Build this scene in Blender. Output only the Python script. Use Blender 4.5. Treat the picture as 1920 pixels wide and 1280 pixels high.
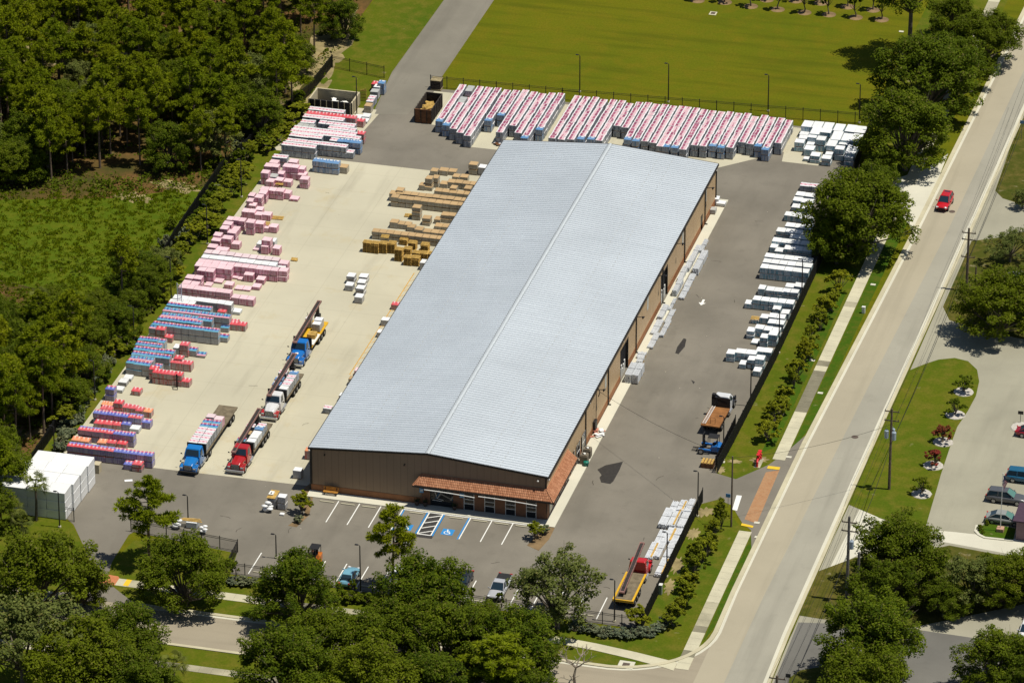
import bpy, math, random
import numpy as np
from mathutils import Vector, Matrix
R = math.radians
PI = math.pi
rng = random.Random(11)
C = bpy.context.scene.collection
for o in list(bpy.data.objects):
    bpy.data.objects.remove(o)

# ------------------------------------------------------------------ camera (aerial survey solution)
FPX, PITCH, ROLL, YAW = 9821.10, 0.469003, -0.00143, -0.259333
CAM = np.array([173.087, -553.949, 314.738])
FW = np.array([math.cos(PITCH)*math.sin(YAW), math.cos(PITCH)*math.cos(YAW), -math.sin(PITCH)])
_r = np.array([math.cos(YAW), -math.sin(YAW), 0.0])
_u = np.cross(_r, FW)
RT = math.cos(ROLL)*_r + math.sin(ROLL)*_u
UP = -math.sin(ROLL)*_r + math.cos(ROLL)*_u
cam = bpy.data.cameras.new('camera')
camo = bpy.data.objects.new('camera', cam); C.objects.link(camo)
cam.sensor_fit = 'HORIZONTAL'; cam.sensor_width = 36.0
cam.lens = FPX/1920*36.0
cam.clip_start = 5.0; cam.clip_end = 5000.0
m = Matrix(((RT[0], UP[0], -FW[0], CAM[0]), (RT[1], UP[1], -FW[1], CAM[1]), (RT[2], UP[2], -FW[2], CAM[2]), (0, 0, 0, 1)))
camo.matrix_world = m
bpy.context.scene.camera = camo

def G(px, py, z=0.0):
    """ground position (at height z) of a surveyed point of the aerial photograph"""
    d = FW + RT*(px-960)/FPX - UP*(py-640)/FPX
    t = (z-CAM[2])/d[2]
    p = CAM + d*t
    return (float(p[0]), float(p[1]))
def HT(px, py0, py1):
    """height of an upright thing whose foot shows at (px,py0) and top at row py1"""
    x, y = G(px, py0)
    lo, hi = 0.0, 60.0
    for _ in range(50):
        mz = (lo+hi)/2
        d = np.array([x, y, mz])-CAM
        v = 640-FPX*(d@UP)/(d@FW)
        if v > py1: lo = mz
        else: hi = mz
    return lo

# ------------------------------------------------------------------ light
SUN = Vector((4.19, 0.29, 11.6)).normalized()
w = bpy.data.worlds.new('World'); bpy.context.scene.world = w
w.use_nodes = True
wn = w.node_tree.nodes; wn.clear()
sky = wn.new('ShaderNodeTexSky'); sky.sky_type = 'NISHITA'; sky.sun_disc = False
sky.sun_elevation = math.asin(SUN.z); sky.sun_rotation = math.atan2(SUN.x, SUN.y)
sky.air_density = 1.0; sky.dust_density = 0.6; sky.ozone_density = 1.0
bg = wn.new('ShaderNodeBackground'); bg.inputs[1].default_value = 0.055
wo = wn.new('ShaderNodeOutputWorld')
w.node_tree.links.new(sky.outputs[0], bg.inputs[0]); w.node_tree.links.new(bg.outputs[0], wo.inputs[0])
sl = bpy.data.lights.new('sun', 'SUN'); sl.energy = 4.4; sl.angle = R(0.53); sl.color = (1.0, 0.945, 0.83)
so = bpy.data.objects.new('sun', sl); C.objects.link(so)
so.rotation_euler = (-SUN).to_track_quat('-Z', 'Y').to_euler(); so.location = SUN*400
sc = bpy.context.scene
sc.view_settings.view_transform = 'Standard'; sc.view_settings.look = 'None'
sc.view_settings.exposure = 0.12; sc.view_settings.gamma = 1.0; sc.view_settings.use_curve_mapping = False
sc.render.engine = 'CYCLES'
sc.cycles.max_bounces = 5; sc.cycles.diffuse_bounces = 2; sc.cycles.glossy_bounces = 2
sc.cycles.transmission_bounces = 2; sc.cycles.transparent_max_bounces = 4
sc.cycles.use_denoising = True
try:
    sc.cycles.denoiser = 'OPENIMAGEDENOISE'; sc.cycles.denoising_input_passes = 'RGB_ALBEDO_NORMAL'; sc.cycles.denoising_prefilter = 'ACCURATE'
except Exception: pass

# ------------------------------------------------------------------ materials
def lin(r, g, b):
    def f(c):
        c /= 255.0
        return c/12.92 if c <= 0.04045 else ((c+0.055)/1.055)**2.4
    return (f(r), f(g), f(b), 1.0)
class NT:
    def __init__(s, name, rough=0.8, spec=0.3, metal=0.0):
        s.m = bpy.data.materials.new(name); s.m.use_nodes = True
        s.t = s.m.node_tree; s.b = s.t.nodes['Principled BSDF']
        s.b.inputs['Roughness'].default_value = rough
        s.b.inputs['Specular IOR Level'].default_value = spec
        s.b.inputs['Metallic'].default_value = metal
        s._c = {}
    def new(s, t): return s.t.nodes.new(t)
    def set(s, sock, v):
        if hasattr(v, 'is_output') or isinstance(v, bpy.types.NodeSocket): s.t.links.new(v, sock)
        elif isinstance(v, (tuple, list)):
            v = tuple(v)
            if sock.type == 'RGBA' and len(v) == 3: v = v+(1.0,)
            if sock.type == 'VECTOR': v = v[:3]
            sock.default_value = v
        else: sock.default_value = v
    def coord(s, k='Object'):
        if k not in s._c: s._c[k] = s.new('ShaderNodeTexCoord').outputs[k]
        return s._c[k]
    def sep(s, v):
        n = s.new('ShaderNodeSeparateXYZ'); s.set(n.inputs[0], v); return n.outputs
    def comb(s, x, y, z):
        n = s.new('ShaderNodeCombineXYZ'); s.set(n.inputs[0], x); s.set(n.inputs[1], y); s.set(n.inputs[2], z); return n.outputs[0]
    def math(s, op, a, b=0.0, c=None, clamp=False):
        n = s.new('ShaderNodeMath'); n.operation = op; n.use_clamp = clamp
        s.set(n.inputs[0], a); s.set(n.inputs[1], b)
        if c is not None: s.set(n.inputs[2], c)
        return n.outputs[0]
    def mix(s, f, a, b, mode='MIX'):
        n = s.new('ShaderNodeMix'); n.data_type = 'RGBA'; n.blend_type = mode
        s.set(n.inputs[0], f); s.set(n.inputs[6], a); s.set(n.inputs[7], b); return n.outputs[2]
    def noise(s, scale, detail=3.0, vec=None, rough=0.55, col=False):
        n = s.new('ShaderNodeTexNoise'); s.set(n.inputs['Vector'], vec if vec is not None else s.coord())
        n.inputs['Scale'].default_value = scale; n.inputs['Detail'].default_value = detail; n.inputs['Roughness'].default_value = rough
        return n.outputs[1 if col else 0]
    def vmul(s, v, k):
        n = s.new('ShaderNodeVectorMath'); n.operation = 'MULTIPLY'; s.set(n.inputs[0], v); n.inputs[1].default_value = k; return n.outputs[0]
    def ramp(s, f, a, b, lo=0.0, hi=1.0):
        n = s.new('ShaderNodeMapRange'); n.clamp = True; s.set(n.inputs[0], f); n.inputs[1].default_value = a; n.inputs[2].default_value = b
        n.inputs[3].default_value = lo; n.inputs[4].default_value = hi; return n.outputs[0]
    def band(s, x, a, b, soft=0.01):
        return s.math('MULTIPLY', s.ramp(x, a-soft, a+soft), s.ramp(x, b-soft, b+soft, 1, 0))
    def rnd(s):
        o = s.new('ShaderNodeObjectInfo').outputs['Random']; g = s.new('ShaderNodeNewGeometry').outputs['Random Per Island']
        return s.math('FRACT', s.math('ADD', o, g))
    def bump(s, h, strength=0.3, dist=0.05):
        n = s.new('ShaderNodeBump'); n.inputs['Strength'].default_value = strength; n.inputs['Distance'].default_value = dist
        s.set(n.inputs['Height'], h); s.t.links.new(n.outputs[0], s.b.inputs['Normal'])
    def out(s, col):
        s.set(s.b.inputs['Base Color'], col); return s.m
def plain(name, col, rough=0.6, spec=0.3, metal=0.0, var=0.12, scale=3.0, coat=0.0):
    n = NT(name, rough, spec, metal)
    c = tuple(col[:3])
    f = n.noise(scale, 4)
    lo = tuple(x*(1-var) for x in c); hi = tuple(min(1, x*(1+var)) for x in c)
    if coat: n.b.inputs['Coat Weight'].default_value = coat; n.b.inputs['Coat Roughness'].default_value = 0.05
    return n.out(n.mix(n.ramp(f, 0.3, 0.7), lo, hi))
K = 0.62   # sunlit picture value -> surface reflectance
def alb(r, g, b, k=K):
    c = lin(r, g, b); return tuple(min(0.86, x*k) for x in c[:3])

# ------------------------------------------------------------------ mesh builder
class MB:
    def __init__(s): s.v = []; s.f = []; s.mi = []; s.uv = []; s.M = None
    def pt(s, p):
        if s.M is not None: p = s.M @ Vector(p)
        s.v.append((p[0], p[1], p[2])); return len(s.v)-1
    def face(s, idx, mat=0, uv=None):
        s.f.append(tuple(idx)); s.mi.append(mat)
        if uv is None: uv = ((0, 0), (1, 0), (1, 1), (0, 1)) if len(idx) == 4 else tuple((0.5, 0.5) for _ in idx)
        s.uv.append(uv)
    def quad(s, a, b, c, d, mat=0, uv=None): s.face([s.pt(a), s.pt(b), s.pt(c), s.pt(d)], mat, uv)
    def poly(s, pts, mat=0): s.face([s.pt(p) for p in pts], mat)
    def bx(s, x0, x1, y0, y1, z0, z1, mat=0, top=None, side=None):
        if x0 > x1: x0, x1 = x1, x0
        if y0 > y1: y0, y1 = y1, y0
        P = [s.pt(p) for p in ((x0, y0, z0), (x1, y0, z0), (x1, y1, z0), (x0, y1, z0), (x0, y0, z1), (x1, y0, z1), (x1, y1, z1), (x0, y1, z1))]
        sd = mat if side is None else side
        s.face([P[0], P[3], P[2], P[1]], mat); s.face([P[4], P[5], P[6], P[7]], mat if top is None else top)
        s.face([P[0], P[1], P[5], P[4]], sd); s.face([P[1], P[2], P[6], P[5]], sd); s.face([P[2], P[3], P[7], P[6]], sd); s.face([P[3], P[0], P[4], P[7]], sd)
    def cb(s, c, d, mat=0, rz=0.0, rx=0.0, ry=0.0):
        old = s.M
        T = Matrix.Translation(c) @ Matrix.Rotation(rz, 4, 'Z') @ Matrix.Rotation(ry, 4, 'Y') @ Matrix.Rotation(rx, 4, 'X')
        s.M = T if old is None else old @ T
        s.bx(-d[0]/2, d[0]/2, -d[1]/2, d[1]/2, -d[2]/2, d[2]/2, mat); s.M = old
    def tube(s, p0, p1, r0, r1=None, n=8, mat=0, caps=True):
        r1 = r0 if r1 is None else r1
        a = Vector(p0); b = Vector(p1); d = (b-a)
        if d.length < 1e-6: return
        d.normalize(); t = d.orthogonal().normalized(); q = d.cross(t)
        A = []; B = []
        for k in range(n):
            an = 2*PI*k/n; e = t*math.cos(an)+q*math.sin(an)
            A.append(s.pt(a+e*r0)); B.append(s.pt(b+e*r1))
        for k in range(n):
            j = (k+1) % n; s.face([A[k], A[j], B[j], B[k]], mat)
        if caps: s.face(A[::-1], mat); s.face(B, mat)
    def path(s, pts, rs, n=6, mat=0):
        rings = []
        P = [Vector(p) for p in pts]
        for i, p in enumerate(P):
            d = (P[min(i+1, len(P)-1)]-P[max(i-1, 0)]).normalized(); t = d.orthogonal().normalized()
            if i and rings: 
                t = (prev_t - d*prev_t.dot(d)).normalized()
            prev_t = t; q = d.cross(t); r = rs[i] if hasattr(rs, '__len__') else rs
            rings.append([s.pt(p+(t*math.cos(2*PI*k/n)+q*math.sin(2*PI*k/n))*r) for k in range(n)])
        for A, B in zip(rings, rings[1:]):
            for k in range(n):
                j = (k+1) % n; s.face([A[k], A[j], B[j], B[k]], mat)
        s.face(rings[0][::-1], mat); s.face(rings[-1], mat)
    def prism(s, pts, z0, z1, mat=0, side=None):
        n = len(pts)
        A = [s.pt((p[0], p[1], z0)) for p in pts]; B = [s.pt((p[0], p[1], z1)) for p in pts]
        s.face(B, mat); s.face(A[::-1], mat)
        for k in range(n):
            j = (k+1) % n; s.face([A[k], A[j], B[j], B[k]], mat if side is None else side)
    def loft(s, secs, mat=0, matf=None, caps=True, closed=True):
        rings = [[s.pt(p) for p in sec] for sec in secs]
        n = len(rings[0])
        for i in range(len(rings)-1):
            for k in range(n if closed else n-1):
                j = (k+1) % n
                s.face([rings[i][k], rings[i][j], rings[i+1][j], rings[i+1][k]], mat if matf is None else matf(i, k))
        if caps: s.face(rings[0][::-1], mat if matf is None else matf(-1, 0)); s.face(rings[-1], mat if matf is None else matf(-2, 0))
    def mesh(s, name, mats, smooth=False):
        me = bpy.data.meshes.new(name)
        me.from_pydata(s.v, [], s.f)
        for mt in (mats if isinstance(mats, (list, tuple)) else [mats]): me.materials.append(mt)
        me.polygons.foreach_set('material_index', s.mi)
        ul = me.uv_layers.new(name='UVMap')
        flat = [c for u in s.uv for p in u for c in p]
        ul.data.foreach_set('uv', flat)
        if smooth: me.polygons.foreach_set('use_smooth', [True]*len(s.f))
        me.update(); return me
    def build(s, name, mats, parent=None, smooth=False, bevel=0.0, sub=0, loc=None, rz=0.0):
        o = bpy.data.objects.new(name, s.mesh(name, mats, smooth)); C.objects.link(o)
        if parent is not None: o.parent = parent
        if loc is not None: o.location = loc
        if rz: o.rotation_euler = (0, 0, rz)
        if bevel:
            b = o.modifiers.new('bevel', 'BEVEL'); b.width = bevel; b.segments = 2; b.limit_method = 'ANGLE'; b.angle_limit = R(40)
        if sub:
            b = o.modifiers.new('sub', 'SUBSURF'); b.levels = sub; b.render_levels = sub
        return o
def tag(o, label=None, cat=None, group=None, kind=None):
    if label: o['label'] = label
    if cat: o['category'] = cat
    if group: o['group'] = group
    if kind: o['kind'] = kind
    return o
def thing(name, label, cat, loc=(0, 0, 0), rz=0.0, group=None):
    o = bpy.data.objects.new(name, None); C.objects.link(o)
    o.location = loc; o.rotation_euler = (0, 0, rz); o.empty_display_size = 0.3
    return tag(o, label, cat, group)
def dup(root, loc, rz=0.0, label=None, group=None, scale=None):
    r = root.copy(); C.objects.link(r); r.location = loc; r.rotation_euler = (0, 0, rz)
    if scale is not None: r.scale = scale
    if label: r['label'] = label
    if group: r['group'] = group
    for ch in list(root.children):
        c = ch.copy(); C.objects.link(c); c.parent = r
        for g in list(ch.children):
            d = g.copy(); C.objects.link(d); d.parent = c
    return r
ORD = ['first', 'second', 'third', 'fourth', 'fifth', 'sixth', 'seventh', 'eighth', 'ninth', 'tenth', 'eleventh', 'twelfth', 'thirteenth', 'fourteenth', 'fifteenth',
       'sixteenth', 'seventeenth', 'eighteenth', 'nineteenth', 'twentieth']
TENS = {2: 'twenty', 3: 'thirty', 4: 'forty', 5: 'fifty', 6: 'sixty', 7: 'seventy', 8: 'eighty', 9: 'ninety'}
def ordw(i):
    n = i+1
    if n <= 20: return ORD[n-1]
    if n >= 100: return 'hundred-and-'+ordw(n-101) if n > 100 else 'hundredth'
    t, u = divmod(n, 10)
    if u == 0: return TENS[t][:-1]+'ieth'
    return TENS[t]+'-'+ORD[u-1]
# ------------------------------------------------------------------ ground, roads, lots
def grass_mat(name, c0, c1, c2, s=1.0, bare=0.0, barec=(0.25, 0.2, 0.1), streak=None):
    n = NT(name, 0.95, 0.08)
    big = n.noise(0.035*s, 4); mid = n.noise(0.32*s, 5); fine = n.noise(3.2, 4)
    c = n.mix(n.ramp(big, 0.35, 0.65), c0, c1)
    c = n.mix(n.math('MULTIPLY', n.ramp(mid, 0.44, 0.72), 0.85), c, c2)
    if streak:
        st = n.noise(1.0, 3, n.vmul(n.coord(), streak))
        c = n.mix(n.math('MULTIPLY', n.ramp(st, 0.48, 0.70), 0.6), c, tuple(x*0.66 for x in c1))
    c = n.mix(n.math('MULTIPLY', n.ramp(fine, 0.35, 0.75), 0.45), c, tuple(x*0.55 for x in c1))
    if bare:
        b = n.noise(0.5, 6); c = n.mix(n.ramp(b, 0.72-bare, 0.80-bare*0.5), c, barec)
    n.bump(n.noise(6.0, 5), 0.5, 0.12)
    return n.out(c)
M_field = grass_mat('field_grass', (0.128, 0.128, 0.004), (0.098, 0.118, 0.004), (0.145, 0.124, 0.006), streak=(0.05, 0.45, 1.0))
M_lawn = grass_mat('lawn_grass', (0.100, 0.118, 0.006), (0.066, 0.105, 0.005), (0.155, 0.132, 0.018), 1.6, 0.05, (0.24, 0.20, 0.10))
M_green = grass_mat('green_grass', (0.052, 0.108, 0.005), (0.042, 0.092, 0.005), (0.100, 0.105, 0.012), 2.0, 0.05, (0.26, 0.22, 0.11))
M_dry = grass_mat('dry_grass', (0.085, 0.082, 0.012), (0.050, 0.066, 0.008), (0.15, 0.115, 0.032), 2.0, 0.10, (0.30, 0.25, 0.15))
M_meadow = grass_mat('meadow_grass', (0.084, 0.120, 0.005), (0.062, 0.100, 0.004), (0.125, 0.132, 0.009), 2.0)
nf = NT('forest_litter', 0.95, 0.1)
c = nf.mix(nf.ramp(nf.noise(0.12, 5), 0.35, 0.62), (0.045, 0.052, 0.010), (0.15, 0.080, 0.028))
c = nf.mix(nf.ramp(nf.noise(0.055, 5), 0.58, 0.68), c, (0.36, 0.31, 0.19))
c = nf.mix(nf.math('MULTIPLY', nf.ramp(nf.noise(1.6, 5), 0.4, 0.7), 0.5), c, (0.05, 0.04, 0.015))
nf.bump(nf.noise(3, 5), 0.5, 0.15)
M_forest = nf.out(c)
def paved(name, c, var=0.12, stain=0.25, sc=1.0, crack=False, track=None, gran=0.25):
    n = NT(name, 0.9, 0.15)
    lo = tuple(x*(1-var) for x in c); hi = tuple(x*(1+var) for x in c)
    k = n.mix(n.ramp(n.noise(0.09*sc, 5), 0.35, 0.65), lo, hi)
    k = n.mix(n.math('MULTIPLY', n.ramp(n.noise(0.45*sc, 6, rough=0.65), 0.55, 0.8), stain), k, tuple(x*0.45 for x in c))
    k = n.mix(n.math('MULTIPLY', n.ramp(n.noise(9.0, 3), 0.45, 0.75), gran), k, tuple(x*0.6 for x in c))
    if track:
        t = n.noise(1.0, 4, n.vmul(n.coord(), track))
        k = n.mix(n.math('MULTIPLY', n.ramp(t, 0.52, 0.72), 0.30), k, tuple(x*0.55 for x in c))
    if crack:
        v = n.new('ShaderNodeTexVoronoi'); v.feature = 'DISTANCE_TO_EDGE'; v.inputs['Scale'].default_value = crack
        n.set(v.inputs['Vector'], n.mix(0.12, n.coord(), n.noise(0.7, 3, col=True)))
        k = n.mix(n.math('MULTIPLY', n.ramp(v.outputs[0], 0.0, 0.008, 1, 0), 0.35), k, tuple(x*0.35 for x in c))
    n.bump(n.noise(12, 4), 0.25, 0.02)
    return n.out(k)
M_asph = paved('yard_asphalt', (0.186, 0.169, 0.138), 0.14, 0.32, 1.0, False, (0.25, 0.04, 1.0))
M_drive = paved('drive_asphalt', (0.200, 0.185, 0.150), 0.12, 0.2, 1.0, False, (0.35, 0.03, 1))
M_lot = paved('lot_asphalt', (0.31, 0.295, 0.225), 0.08, 0.14, 1.2, False, (0.3, 0.04, 1))
M_lotd = paved('south_lot_asphalt', (0.150, 0.145, 0.130), 0.14, 0.3)
M_tan = paved('tan_road', (0.355, 0.318, 0.235), 0.05, 0.10, 1.0, False, (0.5, 0.02, 1), 0.15)
M_grey = paved('grey_road', (0.310, 0.295, 0.240), 0.07, 0.22, 1.0, False, (0.5, 0.03, 1), 0.2)
M_front = paved('front_road', (0.300, 0.262, 0.195), 0.06, 0.16, 1.0, False, (0.03, 0.5, 1), 0.2)
M_kerb = paved('kerb_concrete', (0.47, 0.43, 0.30), 0.1, 0.25, 3)
M_walkc = paved('walk_concrete', (0.50, 0.47, 0.34), 0.1, 0.25, 3)
M_walkd = paved('stained_concrete', (0.20, 0.185, 0.13), 0.25, 0.5, 3)
M_walkm = paved('worn_concrete', (0.36, 0.335, 0.235), 0.2, 0.45, 3)
M_apron = paved('apron_concrete', (0.56, 0.54, 0.44), 0.05, 0.10, 2)
# concrete yard: slab joints, rust and tyre marks
n = NT('yard_concrete', 0.9, 0.2)
cc = (0.475, 0.445, 0.335)
k = n.mix(n.ramp(n.noise(0.06, 5), 0.35, 0.65), tuple(x*0.90 for x in cc), tuple(x*1.06 for x in cc))
k = n.mix(n.math('MULTIPLY', n.ramp(n.noise(0.16, 6, rough=0.7), 0.56, 0.75), 0.45), k, (0.42, 0.32, 0.14))
k = n.mix(n.math('MULTIPLY', n.ramp(n.noise(1.0, 5, n.vmul(n.coord(), (0.4, 0.05, 1))), 0.55, 0.75), 0.30), k, (0.22, 0.20, 0.15))
k = n.mix(n.math('MULTIPLY', n.ramp(n.noise(0.9, 6, rough=0.7), 0.62, 0.78), 0.35), k, (0.20, 0.18, 0.13))
s = n.sep(n.coord())
jx = n.math('PINGPONG', n.math('ADD', s[0], 33.7), 3.05); jy = n.math('PINGPONG', n.math('SUBTRACT', s[1], 0.5), 3.05)
jm = n.math('MAXIMUM', n.ramp(jx, 0.0, 0.07, 1, 0), n.ramp(jy, 0.0, 0.07, 1, 0))
k = n.mix(n.math('MULTIPLY', jm, 0.22), k, (0.18, 0.16, 0.11))
n.bump(n.noise(10, 4), 0.2, 0.02)
M_conc = n.out(k)
M_sand = paved('bare_sand', (0.26, 0.21, 0.10), 0.3, 0.6, 6)
M_mulch = paved('bark_mulch', (0.20, 0.135, 0.07), 0.3, 0.5, 6)
M_brick = NT('brick_paving', 0.9, 0.15)
b = M_brick.new('ShaderNodeTexBrick'); M_brick.set(b.inputs['Vector'], M_brick.coord()); b.inputs['Scale'].default_value = 3.0
b.inputs['Color1'].default_value = (0.40, 0.19, 0.085, 1); b.inputs['Color2'].default_value = (0.31, 0.135, 0.06, 1); b.inputs['Mortar'].default_value = (0.30, 0.22, 0.13, 1); b.inputs['Mortar Size'].default_value = 0.03
M_brick = M_brick.out(M_brick.mix(M_brick.math('MULTIPLY', M_brick.ramp(M_brick.noise(1.2, 5), 0.4, 0.7), 0.4), b.outputs[0], (0.42, 0.28, 0.16)))
M_redp = plain('red_paving', (0.45, 0.17, 0.08), 0.9, 0.1, var=0.15)
M_white = plain('white_paint', (0.74, 0.74, 0.70), 0.7, 0.2, var=0.08, scale=5)
M_yell = plain('yellow_paint', (0.70, 0.46, 0.03), 0.7, 0.2, var=0.12, scale=5)
M_oran = plain('worn_yellow_paint', (0.52, 0.30, 0.06), 0.7, 0.2, var=0.25, scale=4)
M_bluep = plain('blue_paint', (0.03, 0.22, 0.52), 0.7, 0.2, var=0.1)
M_black = plain('black_sealer', (0.045, 0.043, 0.042), 0.8, 0.2, var=0.2)
M_blkm = plain('black_metal', (0.016, 0.016, 0.018), 0.45, 0.4)
M_iron = plain('cast_iron', (0.10, 0.075, 0.06), 0.7, 0.3)

def sheet(name, pts, z, mat, px=True, kind='structure'):
    b = MB(); b.poly([(*(G(*p) if px else p), z) for p in pts])
    o = b.build(name, mat)
    if o.data.polygons[0].normal.z < 0: o.data.flip_normals()
    return tag(o, kind=kind)
def strip(name, pts, w, z0, z1, mat, px=False):
    """kerb / line following a polyline, square section"""
    P = [Vector((*(G(*p) if px else p), 0)) for p in pts]
    b = MB(); secs = []
    for i, p in enumerate(P):
        d0 = (P[i]-P[i-1]).normalized() if i else (P[1]-P[0]).normalized()
        d1 = (P[i+1]-P[i]).normalized() if i+1 < len(P) else d0
        d = (d0+d1).normalized(); q = Vector((-d.y, d.x, 0))/max(0.5, math.sqrt((1+d0.dot(d1))/2))
        secs.append([(p+q*(w/2))[:2]+(z0,), (p-q*(w/2))[:2]+(z0,), (p-q*(w/2))[:2]+(z1,), (p+q*(w/2))[:2]+(z1,)])
    b.loft(secs)
    return tag(b.build(name, mat), kind='structure')
def arc(cx, cy, r, a0, a1, n=10):
    return [(cx+r*math.cos(R(a0+(a1-a0)*i/n)), cy+r*math.sin(R(a0+(a1-a0)*i/n))) for i in range(n+1)]

gb = MB(); gb.quad((-700, -700, 0), (700, -700, 0), (700, 900, 0), (-700, 900, 0))
tag(gb.build('ground', M_field), kind='structure')
# lawns
sheet('driveway_lawn', [(-36, 300), (-36, 131.5), (-24.8, 122.5), (-24.3, 300)], 0.004, M_lawn, False)
sheet('corner_lawn', [(-42, 131.5), (-42, 60), (-38, 20), (-36.5, -9), (-33.2, -9), (-33.2, 96), (-32.3, 102), (-28, 109), (-24, 114), (-23.5, 128), (-26.5, 131.5)], 0.0045, M_lawn, False)
sheet('roadside_lawn', [(48.4, -24), (48.4, 8.9), (50, 10.5), (54.6, 4.0), (56.8, 2.5), (56.8, -22)]+arc(45, -22, 11.6, 0, -90)+[(-13, -33.6), (-19, -27.4), (-17.5, -18), (-3, -18), (-3, -23.2)], 0.004, M_lawn, False)
sheet('roadside_lawn_north', [(48.4, 17.0), (48.4, 126), (46, 126), (46, 330), (57.5, 330), (57.5, 33), (56.4, 28), (54.5, 21), (51, 16)], 0.004, M_lawn, False)
sheet('kerbside_lawn', [(56.1, 24), (56.1, 101), (57.8, 101), (57.2, 33)], 0.008, M_green, False)
sheet('kerbside_lawn_south', [(56.1, 2.5), (56.7, 1), (56.8, -20), (56.1, -24.6)], 0.008, M_green, False)
sheet('hedge_bed', [(52.6, 24), (52.6, 72), (53.9, 72), (53.9, 26)], 0.012, M_green, False)
sheet('south_lawn', [(-80, -41.2), (49, -41.2), (47, -60), (-80, -60)], 0.004, M_lawn, False)
sheet('corner_lawn', [(-37, -8.7), (-37, -33), (-25.6, -33), G(148, 1109), G(176, 1078), G(158, 1030), G(136, 984), (-32.2, -10.6), (-33.8, -8.7)], 0.0065, M_lawn, False)
sheet('meadow', [(-20, 375), (210, 372), (375, 352), (415, 335), (330, 470), (240, 640), (150, 560), (-20, 520)], 0.010, M_meadow)
sheet('forest_floor', [(-140, 330), (-36.2, 330), (-36.2, 126), (-35.8, 112), (-39.6, 86), (-39.2, 64), (-37.3, 30), (-36.8, -9), (-36.8, -34), (-140, -34)], 0.006, M_forest, False)
def blotch(name, px, py, rx, ry, mat, z, seed, n=64):
    r = random.Random(seed); cx, cy = G(px, py)
    pts = []
    for k in range(n):
        q = 0.8+0.35*math.sin(3*k*2*PI/n+seed)*math.sin(5*k*2*PI/n+2*seed)+r.uniform(-0.09, 0.09); pts.append((cx+rx*q*math.cos(2*PI*k/n), cy+ry*q*math.sin(2*PI*k/n)))
    return sheet(name, pts, z, mat, False)
for i, (x, y, a, bb) in enumerate(((60, 90, 4, 9), (55, 40, 3, 8), (560, 120, 5, 9), (620, 110, 2.5, 10), (585, 190, 1.8, 8), (480, 130, 5, 6), (230, 110, 3, 6), (250, 370, 3, 2), (330, 350, 4, 2), (640, 60, 1.2, 9), (590, 90, 3, 6))):
    blotch('bare_sand', x, y, a, bb, M_sand, 0.012+0.0004*i, i)
# paved yard
sheet('yard', [(-24.6, 300), (-25.9, 127), (-24.6, 113), (-24.6, 100), (-33.6, 96), (-33.6, 1), (-33.9, -8.5), (-32, -10.5), G(138, 983), G(160, 1030), G(178, 1078), G(150, 1110), (-25.5, -33.3), (-12, -33.3), (-16.5, -29.5), (-17.7, -27.4), (-18.4, -24), (-18.6, -16.8), (-18.2, -15.9), (-4.2, -17.9), (-3.4, -23.0), (48.2, -23.4), (48.3, 9), (50, 10.6), (52, 9.6), (54.4, 5.2), (55.7, 4.0), (56.9, -1), (57.3, 2), (57.3, 31), (55.6, 25), (54.2, 21.2), (51, 16.4), (48.3, 17.3), (48.4, 88), (47.6, 100), (46.3, 123.5), (-18.3, 123), (-18.3, 300)], 0.010, M_asph, False)
sheet('driveway', [(-25.4, 300), (-25.7, 128), (-24.2, 112), (-19.5, 113), (-18.6, 128), (-18.8, 300)], 0.0153, M_drive, False)
sheet('concrete_yard', [(-33.6, 0.4), (-0.2, 1.0), (-0.2, 95.3), (-33.6, 95.4)], 0.014, M_conc, False)
sheet('concrete_pad', [(-18.0, 110.5), (-18.0, 122), (46.0, 123), (*G(1535, 311),), (*G(1466, 303),), (*G(1470, 285),), (26, 104.5), (-8, 104.5), (-8, 110.5)], 0.014, M_conc, False)
sheet('concrete_strip', [(-35, 96.4), (-24.8, 96.4), (-23.5, 113.5), (-31, 113.5)], 0.014, M_conc, False)
wb = MB(); wb.bx(30.62, 32.0, -1.7, 96.4, 0.0, 0.10)
tag(wb.build('side_walk_slab', M_apron), kind='structure')
wb = MB(); wb.bx(-0.2, 30.62, -1.75, -0.05, 0.0, 0.10)
tag(wb.build('front_walk_slab', M_apron), kind='structure')
# main road
sheet('main_road', [(57.2, -90), (67.2, -90), (65.6, -20), (66.0, 40), (67.6, 180), (70, 400), (64, 400), (60.9, 180), (59.2, 90), (57.5, 28), (57.2, -12)], 0.012, M_grey, False)
sheet('main_road_lane', [(56.9, -90), (60.4, -90), (60.8, -12), (61.5, 15), (62.2, 45), (63.6, 95), (64.4, 150), (67.5, 400), (64, 400), (60.9, 180), (59.3, 90), (57.6, 28), (57.3, -12)], 0.016, M_tan, False)
sheet('front_road', [(-140, -33.2), (46.5, -33.3)]+arc(46.3, -22, 11.4, -88, 0, 10)+[(58.5, -20), (58.5, -60), (50, -60)]+arc(48, -50, 9, 20, 90, 6)+[(-140, -41.0)], 0.010, M_front, False)
strip('road_kerb', [(63.9, 400), (60.75, 180), (59.05, 90), (57.35, 28), (57.0, -12)]+arc(45.9, -21.8, 11.2, 0, -86, 10)+[(-12.6, -33.1)], 0.55, 0.0, 0.11, M_kerb)
strip('road_gutter', [(64.4, 400), (61.2, 180), (59.5, 90), (57.8, 28), (57.4, -12)]+arc(45.9, -21.8, 11.7, 0, -86, 10)+[(-12.6, -33.55)], 0.38, 0.0, 0.022, M_apron)
strip('road_kerb_west', [(-22.6, -33.1), (-140, -33.0)], 0.5, 0.0, 0.11, M_kerb)
strip('road_kerb_south', [(-140, -41.1), (46, -41.2)], 0.5, 0.0, 0.11, M_kerb)
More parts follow.
